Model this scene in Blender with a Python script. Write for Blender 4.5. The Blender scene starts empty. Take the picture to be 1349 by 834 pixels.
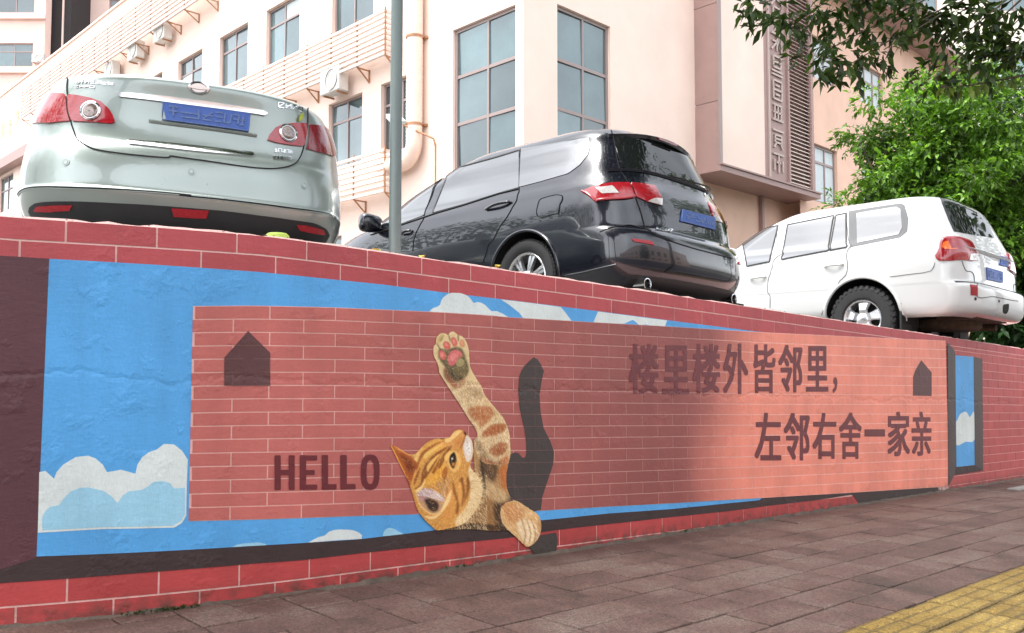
import bpy, bmesh, math, random
import numpy as np
from mathutils import Vector, Matrix

# ================================================================ camera, sky, sun, exposure
sc = bpy.context.scene
COL = sc.collection
RAD = math.radians
SL = math.tan(RAD(2.3))                      # the street falls 2.3 degrees towards +X
cd = bpy.data.cameras.new('camera'); cam = bpy.data.objects.new('camera', cd); COL.objects.link(cam)
cd.sensor_width = 36; cd.lens = 36*1134/1349; cd.clip_end = 600; cd.clip_start = .05
cam.location = (0, 0, 1.0); cam.rotation_euler = (RAD(93.1), 0, RAD(-43.3))
sc.camera = cam
SUN_EL, SUN_AZ = RAD(68), math.atan2(.22, -.97)   # light comes from the left, a little behind the wall
wd = bpy.data.worlds.new('World'); sc.world = wd; wd.use_nodes = True
wn = wd.node_tree.nodes; wl = wd.node_tree.links
sky = wn.new('ShaderNodeTexSky'); sky.sky_type = 'NISHITA'; sky.sun_disc = False
sky.sun_elevation = SUN_EL; sky.sun_rotation = math.pi/2-SUN_AZ
sky.altitude = 0; sky.air_density = 1.0; sky.dust_density = 3.0; sky.ozone_density = 1.0
bgn = wn['Background']; bgn.inputs[1].default_value = .15
hs = wn.new('ShaderNodeHueSaturation'); hs.inputs['Saturation'].default_value = .22
wl.new(sky.outputs[0], hs.inputs['Color']); ctc = wn.new('ShaderNodeTexCoord'); cno = wn.new('ShaderNodeTexNoise'); cno.inputs['Scale'].default_value = 2.6; cno.inputs['Detail'].default_value = 6; cno.inputs['Roughness'].default_value = .55
cmr = wn.new('ShaderNodeMapRange'); cmr.inputs[1].default_value = .35; cmr.inputs[2].default_value = .68; cmr.inputs[3].default_value = .72; cmr.inputs[4].default_value = 1.4
cvm = wn.new('ShaderNodeVectorMath'); cvm.operation = 'SCALE'           # broken overcast: lighter and darker cloud
wl.new(ctc.outputs['Generated'], cno.inputs['Vector']); wl.new(cno.outputs[0], cmr.inputs[0]); wl.new(cmr.outputs[0], cvm.inputs['Scale']); wl.new(hs.outputs[0], cvm.inputs[0])
wl.new(cvm.outputs[0], bgn.inputs[0])
sd = bpy.data.lights.new('sun', 'SUN'); sd.energy = .7; sd.angle = RAD(14); sd.color = (1, .965, .925)
sun = bpy.data.objects.new('sun', sd); COL.objects.link(sun)
sv = Vector((math.cos(SUN_EL)*math.cos(SUN_AZ), math.cos(SUN_EL)*math.sin(SUN_AZ), math.sin(SUN_EL)))
sun.rotation_euler = sv.to_track_quat('Z', 'Y').to_euler(); sun.location = sv*30
vs = sc.view_settings; vs.view_transform = 'Standard'; vs.look = 'None'; vs.exposure = 1.93; vs.gamma = 1; vs.use_curve_mapping = False
sc.cycles.max_bounces = 7; sc.cycles.diffuse_bounces = 3; sc.cycles.glossy_bounces = 3; sc.cycles.transmission_bounces = 3
random.seed(5); rng = np.random.default_rng(5)

# ================================================================ helpers
def lin(c):
    return tuple(((x/255)/12.92 if x <= 10 else (((x/255)+.055)/1.055)**2.4) for x in c)
def tag(o, label=None, cat=None, group=None, kind=None):
    for k, v in (('label', label), ('category', cat), ('group', group), ('kind', kind)):
        if v: o[k] = v
    return o
def empty(name, loc=(0, 0, 0), rz=0, parent=None):
    o = bpy.data.objects.new(name, None); COL.objects.link(o); o.location = loc; o.rotation_euler = (0, 0, rz)
    o.empty_display_size = .2; o.parent = parent
    return o
def new(name, verts, faces, mat, parent=None, smooth=False, sharp=None, col=None):
    me = bpy.data.meshes.new(name)
    me.from_pydata([tuple(map(float, v)) for v in verts], [], [tuple(int(i) for i in f) for f in faces])
    for m in (mat if isinstance(mat, (list, tuple)) else [mat]): me.materials.append(m)
    if smooth:
        me.polygons.foreach_set('use_smooth', [True]*len(me.polygons))
        if sharp: me.set_sharp_from_angle(angle=RAD(sharp))
    if col is not None:
        a = me.color_attributes.new('paint', 'FLOAT_COLOR', 'POINT')
        c = np.ones((len(verts), 4), np.float32); c[:, :3] = col; a.data.foreach_set('color', c.ravel())
    me.update()
    o = bpy.data.objects.new(name, me); COL.objects.link(o); o.parent = parent
    return o
class MB:
    """collects shapes into ONE mesh"""
    def __init__(s): s.v = []; s.f = []
    def add(s, v, f):
        n = len(s.v); s.v += [tuple(p) for p in v]; s.f += [tuple(i+n for i in q) for q in f]; return s
    def box(s, lo, hi, ch=0):
        (a, b, c), (d, e, g) = lo, hi
        return s.add([(a, b, c), (d, b, c), (d, e, c), (a, e, c), (a, b, g), (d, b, g), (d, e, g), (a, e, g)],
                     [(0, 3, 2, 1), (4, 5, 6, 7), (0, 1, 5, 4), (1, 2, 6, 5), (2, 3, 7, 6), (3, 0, 4, 7)])
    def bar(s, p, q, w, h=None, up=(0, 0, 1)):
        p, q = Vector(p), Vector(q); h = h or w; t = (q-p).normalized(); u = Vector(up)
        if abs(t.dot(u)) > .95: u = Vector((1, 0, 0))
        a = t.cross(u).normalized()*w/2; b = a.cross(t).normalized()*h/2
        v = [p-a-b, p+a-b, p+a+b, p-a+b, q-a-b, q+a-b, q+a+b, q-a+b]
        return s.add(v, [(0, 3, 2, 1), (4, 5, 6, 7), (0, 1, 5, 4), (1, 2, 6, 5), (2, 3, 7, 6), (3, 0, 4, 7)])
    def tube(s, pts, r, n=10, cap=True):
        pts = [Vector(p) for p in pts]; rr = r if isinstance(r, (list, tuple)) else [r]*len(pts); V = []; F = []
        up = Vector((0, 0, 1)); a = None
        for i, p in enumerate(pts):
            t = (pts[min(i+1, len(pts)-1)]-pts[max(i-1, 0)]).normalized()
            if a is None:
                a = t.cross(up if abs(t.z) < .95 else Vector((1, 0, 0))).normalized()
            a = (a-t*a.dot(t)).normalized(); b = t.cross(a)
            for k in range(n):
                th = 2*math.pi*k/n; V.append(p+(a*math.cos(th)+b*math.sin(th))*rr[i])
        for i in range(len(pts)-1):
            for k in range(n):
                F.append((i*n+k, i*n+(k+1) % n, (i+1)*n+(k+1) % n, (i+1)*n+k))
        if cap: F += [tuple(range(n-1, -1, -1)), tuple((len(pts)-1)*n+k for k in range(n))]
        return s.add(V, F)
    def lathe(s, prof, c, axis='y', n=40, cap=False):
        """prof = [(radius, along)]"""
        V = []; F = []
        for r, a in prof:
            for k in range(n):
                th = 2*math.pi*k/n; x, z = r*math.cos(th), r*math.sin(th)
                V.append((c[0]+x, c[1]+a, c[2]+z) if axis == 'y' else ((c[0]+x, c[1]+z, c[2]+a) if axis == 'z' else (c[0]+a, c[1]+x, c[2]+z)))
        for i in range(len(prof)-1):
            for k in range(n): F.append((i*n+k, (i+1)*n+k, (i+1)*n+(k+1) % n, i*n+(k+1) % n))
        if cap: F += [tuple(range(n)), tuple((len(prof)-1)*n+k for k in range(n-1, -1, -1))]
        return s.add(V, F)
    def build(s, name, mat, parent=None, smooth=False, sharp=None):
        return new(name, s.v, s.f, mat, parent, smooth, sharp)
def smooth_path(pts, n=6, closed=False):
    p = np.array(pts, float); N = len(p); out = []
    rngi = range(N if closed else N-1)
    for i in rngi:
        if closed: a, b, c, d = p[i-1], p[i], p[(i+1) % N], p[(i+2) % N]
        else: a, b, c, d = p[max(i-1, 0)], p[i], p[i+1], p[min(i+2, N-1)]
        for k in range(n):
            t = k/n
            out.append(.5*((2*b)+(-a+c)*t+(2*a-5*b+4*c-d)*t*t+(-a+3*b-3*c+d)*t**3))
    if not closed: out.append(p[-1])
    return np.array(out)

# ---------------------------------------------------------------- materials
def mat(name, col, rough=.6, metal=0., var=0., vscale=6., bump=0., bscale=60., coat=0., ior=None, rnd=0., spec=None, croughness=.03, stretch=None, cior=None):
    m = bpy.data.materials.new(name); m.use_nodes = True; nt = m.node_tree; b = nt.nodes['Principled BSDF']
    b.inputs['Base Color'].default_value = (*col, 1); b.inputs['Roughness'].default_value = rough; b.inputs['Metallic'].default_value = metal
    if coat: b.inputs['Coat Weight'].default_value = coat; b.inputs['Coat Roughness'].default_value = croughness
    if cior: b.inputs['Coat IOR'].default_value = cior
    if ior: b.inputs['IOR'].default_value = ior
    if spec is not None: b.inputs['Specular IOR Level'].default_value = spec
    if var or rnd or bump:
        tc = nt.nodes.new('ShaderNodeTexCoord'); src = tc.outputs['Object']
        if stretch:
            mp = nt.nodes.new('ShaderNodeMapping'); mp.inputs['Scale'].default_value = stretch
            nt.links.new(src, mp.inputs[0]); src = mp.outputs[0]
        fac = None
        if var:
            n = nt.nodes.new('ShaderNodeTexNoise'); n.inputs['Scale'].default_value = vscale; n.inputs['Detail'].default_value = 6; n.inputs['Roughness'].default_value = .62
            nt.links.new(src, n.inputs['Vector'])
            mr = nt.nodes.new('ShaderNodeMapRange'); mr.inputs[1].default_value = .3; mr.inputs[2].default_value = .7
            mr.inputs[3].default_value = 1-var; mr.inputs[4].default_value = 1+var
            nt.links.new(n.outputs[0], mr.inputs[0]); fac = mr.outputs[0]
            rr = nt.nodes.new('ShaderNodeMapRange'); rr.inputs[3].default_value = max(.02, rough*.75); rr.inputs[4].default_value = min(1, rough*1.25)
            nt.links.new(n.outputs[0], rr.inputs[0]); nt.links.new(rr.outputs[0], b.inputs['Roughness'])
        if rnd:
            oi = nt.nodes.new('ShaderNodeObjectInfo'); r2 = nt.nodes.new('ShaderNodeMapRange')
            r2.inputs[3].default_value = 1-rnd; r2.inputs[4].default_value = 1+rnd; nt.links.new(oi.outputs['Random'], r2.inputs[0])
            if fac is None: fac = r2.outputs[0]
            else:
                mm = nt.nodes.new('ShaderNodeMath'); mm.operation = 'MULTIPLY'; nt.links.new(fac, mm.inputs[0]); nt.links.new(r2.outputs[0], mm.inputs[1]); fac = mm.outputs[0]
        if fac is not None:
            vm = nt.nodes.new('ShaderNodeVectorMath'); vm.operation = 'SCALE'; vm.inputs[0].default_value = col
            nt.links.new(fac, vm.inputs['Scale']); nt.links.new(vm.outputs[0], b.inputs['Base Color'])
        if bump:
            n2 = nt.nodes.new('ShaderNodeTexNoise'); n2.inputs['Scale'].default_value = bscale; n2.inputs['Detail'].default_value = 5
            nt.links.new(src, n2.inputs['Vector'])
            bp = nt.nodes.new('ShaderNodeBump'); bp.inputs['Strength'].default_value = bump; bp.inputs['Distance'].default_value = .01
            nt.links.new(n2.outputs[0], bp.inputs['Height']); nt.links.new(bp.outputs[0], b.inputs['Normal'])
    return m
def wall_paint(name, col=None, rough=.55, lump=1.0, grain=.07):
    """brushed paint over rough render; col None = the 'paint' colour attribute"""
    m = bpy.data.materials.new(name); m.use_nodes = True; nt = m.node_tree; N = nt.nodes; L = nt.links; b = N['Principled BSDF']
    ge = N.new('ShaderNodeNewGeometry'); pos = ge.outputs['Position']
    def noise(scale, det=5, rg=.6, st=None):
        n = N.new('ShaderNodeTexNoise'); n.inputs['Scale'].default_value = scale; n.inputs['Detail'].default_value = det; n.inputs['Roughness'].default_value = rg
        if st:
            mp = N.new('ShaderNodeMapping'); mp.inputs['Scale'].default_value = st; L.new(pos, mp.inputs[0]); L.new(mp.outputs[0], n.inputs['Vector'])
        else: L.new(pos, n.inputs['Vector'])
        return n.outputs[0]
    def math_(op, a, c=None, v=None):
        q = N.new('ShaderNodeMath'); q.operation = op; L.new(a, q.inputs[0])
        if c is not None: L.new(c, q.inputs[1])
        elif v is not None: q.inputs[1].default_value = v
        return q.outputs[0]
    def rng_(a, i0, i1, o0, o1):
        q = N.new('ShaderNodeMapRange'); L.new(a, q.inputs[0])
        for k, v in enumerate((i0, i1, o0, o1)): q.inputs[k+1].default_value = v
        return q.outputs[0]
    mott = rng_(noise(2.2, 4), .3, .7, .90, 1.08); grainf = rng_(noise(150, 3, .7, (1, 1, .35)), .3, .7, 1-grain, 1+grain)
    streak = rng_(noise(9, 4, .6, (1, 1, .12)), .35, .75, 1.04, .92)
    fac = math_('MULTIPLY', math_('MULTIPLY', mott, grainf), streak)
    vm = N.new('ShaderNodeVectorMath'); vm.operation = 'SCALE'; L.new(fac, vm.inputs['Scale'])
    if col is None:
        at = N.new('ShaderNodeAttribute'); at.attribute_name = 'paint'; L.new(at.outputs['Color'], vm.inputs[0])
    else: vm.inputs[0].default_value = col
    # grime creeping up from the pavement: height above the sloping street
    sx = N.new('ShaderNodeSeparateXYZ'); L.new(pos, sx.inputs[0])
    hgt = math_('ADD', sx.outputs[2], math_('MULTIPLY', sx.outputs[0], None, SL))
    dirt = math_('MULTIPLY', rng_(hgt, .0, .10, 1, 0), rng_(noise(14, 5), .40, .62, 0, .85))
    mx = N.new('ShaderNodeMix'); mx.data_type = 'RGBA'; L.new(dirt, mx.inputs[0]); L.new(vm.outputs[0], mx.inputs[6]); mx.inputs[7].default_value = (.055, .050, .036, 1)
    L.new(mx.outputs[2], b.inputs['Base Color']); b.inputs['Roughness'].default_value = rough
    # relief: fine grain, trowel lumps, a ragged crack running along at mid height
    fine = noise(70, 3, .65); big = rng_(noise(7, 4, .6), .55, .80, 0, 1); trow = noise(22, 3, .6, (1, 1, 2.2))
    wob = math_('MULTIPLY', noise(3.1, 4, .7), None, .22)
    d = math_('ABSOLUTE', math_('SUBTRACT', math_('ADD', hgt, wob), None, 1.10))
    crack = rng_(d, 0, .022, -1, 0)
    h = math_('ADD', math_('MULTIPLY', fine, None, .10), math_('MULTIPLY', big, None, .9*lump))
    h = math_('ADD', h, math_('MULTIPLY', trow, None, .35)); h = math_('ADD', h, math_('MULTIPLY', crack, None, .5))
    bp = N.new('ShaderNodeBump'); bp.inputs['Strength'].default_value = .65; bp.inputs['Distance'].default_value = .008
    L.new(h, bp.inputs['Height']); L.new(bp.outputs[0], b.inputs['Normal'])
    return m
MT = {}
MT['chrome'] = mat('chrome', (.75, .76, .77), .12, 1.0)
MT['rubber'] = mat('tyre rubber', (.022, .022, .023), .75, var=.3, vscale=20, bump=.3, bscale=90)
MT['alloy'] = mat('alloy wheel', (.72, .72, .73), .28, .9, var=.06)
MT['plastic'] = mat('black plastic', (.018, .018, .020), .5, var=.2, bump=.1, bscale=200)
MT['dark'] = mat('dark underbody', (.012, .012, .012), .9, var=.3)
MT['carglass'] = mat('car window glass', (.012, .015, .018), .02, ior=3.0)
MT['tintglass'] = mat('tinted car glass', (.010, .012, .012), .03, ior=1.55)
MT['silver'] = mat('silver green car paint', lin((144, 155, 150)), .30, .5, coat=1.0, var=.02, vscale=3)
MT['black'] = mat('black car paint', (.006, .007, .014), .22, .2, coat=1.0, croughness=.02, cior=1.5, var=.3, vscale=40)
MT['white'] = mat('white car paint', (.64, .65, .64), .3, 0, coat=1.0, var=.015, vscale=3)
def lamp_mat(name, col, rough=.12):
    return mat(name, col, rough, 0, coat=1.0, var=.35, vscale=55, stretch=(1, .4, 3))
MT['redlamp'] = lamp_mat('red lamp lens', (.32, .008, .016)); MT['darkred'] = lamp_mat('deep red lamp lens', (.20, .006, .014))
MT['reflector'] = mat('red reflector', (.33, .012, .02), .25, var=.3, vscale=120); MT['clearlamp'] = mat('clear lamp lens', (.72, .68, .66), .1, .3, coat=1, var=.2, vscale=60)
MT['amber'] = mat('amber lamp lens', (.85, .16, .02), .15, coat=1, var=.3, vscale=60)
MT['plate'] = mat('blue number plate', lin((56, 90, 164)), .45, var=.1); MT['plate_white'] = mat('number plate white', (.72, .74, .78), .4)

# ---------------------------------------------------------------- shared surface maths
def pchip(vals):
    """monotone cubic through vals at 0,1,2,...; returns f(k)"""
    v = np.asarray(vals, float); n = len(v)
    d = np.diff(v); m = np.zeros(n)
    for i in range(1, n-1):
        if d[i-1]*d[i] > 0: m[i] = 2*d[i-1]*d[i]/(d[i-1]+d[i])
    m[0] = d[0]; m[-1] = d[-1]
    def f(k):
        k = np.clip(np.asarray(k, float), 0, n-1-1e-9); i = k.astype(int); t = k-i
        return ((2*t**3-3*t**2+1)*v[i] + (t**3-2*t**2+t)*m[i]
                + (-2*t**3+3*t**2)*v[i+1] + (t**3-t**2)*m[i+1])
    return f

class Shell:
    """car body: plan outlines stacked over k; q 0..1 rear quarter, 1..2 side, 2..3 front (sign = side)"""
    def __init__(s, rows):
        r = np.array(rows, float)          # z, rear x, front x, half width, corner a, exponent n, front b
        s.K = len(r)-1
        s.z, s.xr, s.xf, s.w, s.a, s.n, s.b = [pchip(r[:, i]) for i in range(7)]
    def P(s, q, k):
        q = np.asarray(q, float); k = np.asarray(k, float); sg = np.where(q < 0, -1., 1.); u = np.abs(q)
        z, xr, xf, w, a, n, b = s.z(k), s.xr(k), s.xf(k), s.w(k), s.a(k), s.n(k), s.b(k)
        th = np.clip(u, 0, 1)*np.pi/2
        xR = xr + a*(1-np.cos(th)**(2/n)); yR = w*np.sin(th)**(2/n)
        t = np.clip(u-1, 0, 1); xS = xr+a + (xf-b-xr-a)*t
        tf = np.clip(u-2, 0, 1)*np.pi/2; nf = 2.6
        xF = xf - b + b*np.sin(tf)**(2/nf); yF = w*np.cos(tf)**(2/nf)
        x = np.where(u <= 1, xR, np.where(u <= 2, xS, xF))
        y = np.where(u <= 1, yR, np.where(u <= 2, w, yF))*sg
        return np.stack(np.broadcast_arrays(x, y, z), -1)
    def N(s, q, k):
        e = 2e-3
        a = s.P(q+e, k)-s.P(q-e, k); b = s.P(q, k+e)-s.P(q, k-e)
        n = np.cross(a, b); n /= np.linalg.norm(n, axis=-1, keepdims=True)+1e-12
        return -n
    def k_of_z(s, z):
        lo, hi = 0., float(s.K)
        for _ in range(40):
            m = (lo+hi)/2
            if s.z(m) < z: lo = m
            else: hi = m
        return (lo+hi)/2
    def qL(s, x, k):
        xr, a, n, xf, b = float(s.xr(k)), float(s.a(k)), float(s.n(k)), float(s.xf(k)), float(s.b(k))
        if x < xr+a:
            c = min(1, max(0, 1-(x-xr)/a)); return math.acos(c**(n/2))/(math.pi/2)
        return min(2, 1+(x-xr-a)/(xf-b-xr-a))
    def qR(s, y, k):
        w, n = float(s.w(k)), float(s.n(k)); c = min(1, abs(y)/w)
        return math.copysign(math.asin(c**(n/2))/(math.pi/2), y)

#            z     xr    xf    w     a    n   b
MPV = Shell([(.19, .30, 4.55, .72, .40, 3.2, .9),
             (.22, .16, 4.68, .80, .50, 3.2, .9),
             (.30, .06, 4.76, .865, .55, 3.3, .9),
             (.45, .00, 4.80, .895, .58, 3.3, .95),
             (.60, .01, 4.79, .90, .60, 3.3, 1.0),
             (.665, .045, 4.76, .90, .62, 3.3, 1.05),
             (.70, .10, 4.72, .90, .62, 3.4, 1.1),
             (.84, .13, 4.58, .895, .62, 3.5, 1.1),
             (.96, .16, 4.25, .88, .62, 3.5, 1.0),
             (1.03, .19, 3.78, .865, .60, 3.5, .75),
             (1.12, .24, 3.52, .825, .58, 3.4, .65),
             (1.27, .30, 3.20, .775, .56, 3.3, .60),
             (1.42, .365, 2.82, .715, .55, 3.2, .58),
             (1.51, .41, 2.55, .685, .52, 3.2, .55),
             (1.57, .47, 2.30, .64, .52, 3.0, .5),
             (1.608, .62, 2.05, .54, .5, 2.6, .45),
             (1.625, 1.0, 1.75, .30, .3, 2.4, .3)])
SUV = Shell([(.40, .20, 4.70, .84, .30, 3.6, .7),
             (.43, .07, 4.82, .92, .36, 3.8, .7),
             (.52, .01, 4.90, .965, .40, 3.8, .75),
             (.70, .00, 4.94, .98, .40, 3.8, .8),
             (.755, .02, 4.94, .982, .40, 3.8, .8),
             (.785, .10, 4.93, .985, .36, 4.0, .8),
             (.95, .115, 4.88, .985, .36, 4.2, .8),
             (1.12, .13, 4.75, .975, .38, 4.2, .8),
             (1.24, .155, 4.30, .955, .40, 4.2, .8),
             (1.29, .175, 3.75, .94, .40, 4.2, .7),
             (1.36, .20, 3.50, .905, .40, 4.0, .6),
             (1.52, .27, 3.22, .85, .40, 4.0, .55),
             (1.68, .34, 2.92, .795, .40, 3.8, .5),
             (1.77, .385, 2.70, .75, .42, 3.4, .5),
             (1.83, .46, 2.52, .69, .45, 3.0, .45),
             (1.87, .62, 2.3, .58, .45, 2.8, .4),
             (1.885, .95, 1.95, .36, .35, 2.5, .3)])
SEDAN = Shell([(.17, .40, 4.40, .68, .45, 2.9, .8),
               (.20, .20, 4.52, .76, .56, 2.9, .85),
               (.28, .07, 4.60, .835, .62, 3.0, .9),
               (.38, .015, 4.65, .878, .65, 3.0, .95),
               (.425, .00, 4.66, .885, .65, 3.0, 1.0),
               (.445, .012, 4.66, .885, .65, 3.0, 1.0),
               (.56, .03, 4.63, .884, .65, 3.0, 1.0),
               (.665, .065, 4.58, .878, .64, 3.0, 1.05),
               (.72, .10, 4.52, .872, .62, 3.0, 1.1),
               (.83, .125, 4.35, .858, .60, 3.0, 1.1),
               (.95, .13, 4.05, .825, .58, 2.9, 1.0),
               (1.06, .122, 3.75, .765, .58, 2.8, .9),
               (1.094, .15, 3.55, .725, .58, 2.75, .8),
               (1.112, .30, 3.42, .70, .60, 2.7, .7),
               (1.128, .70, 3.30, .68, .60, 2.6, .65),
               (1.155, .98, 3.18, .66, .60, 2.6, .6),
               (1.27, 1.25, 2.88, .605, .55, 2.6, .55),
               (1.40, 1.58, 2.48, .53, .40, 2.6, .45),
               (1.47, 1.80, 2.25, .45, .20, 2.5, .22),
               (1.50, 1.92, 2.10, .33, .08, 2.4, .08)])

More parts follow.
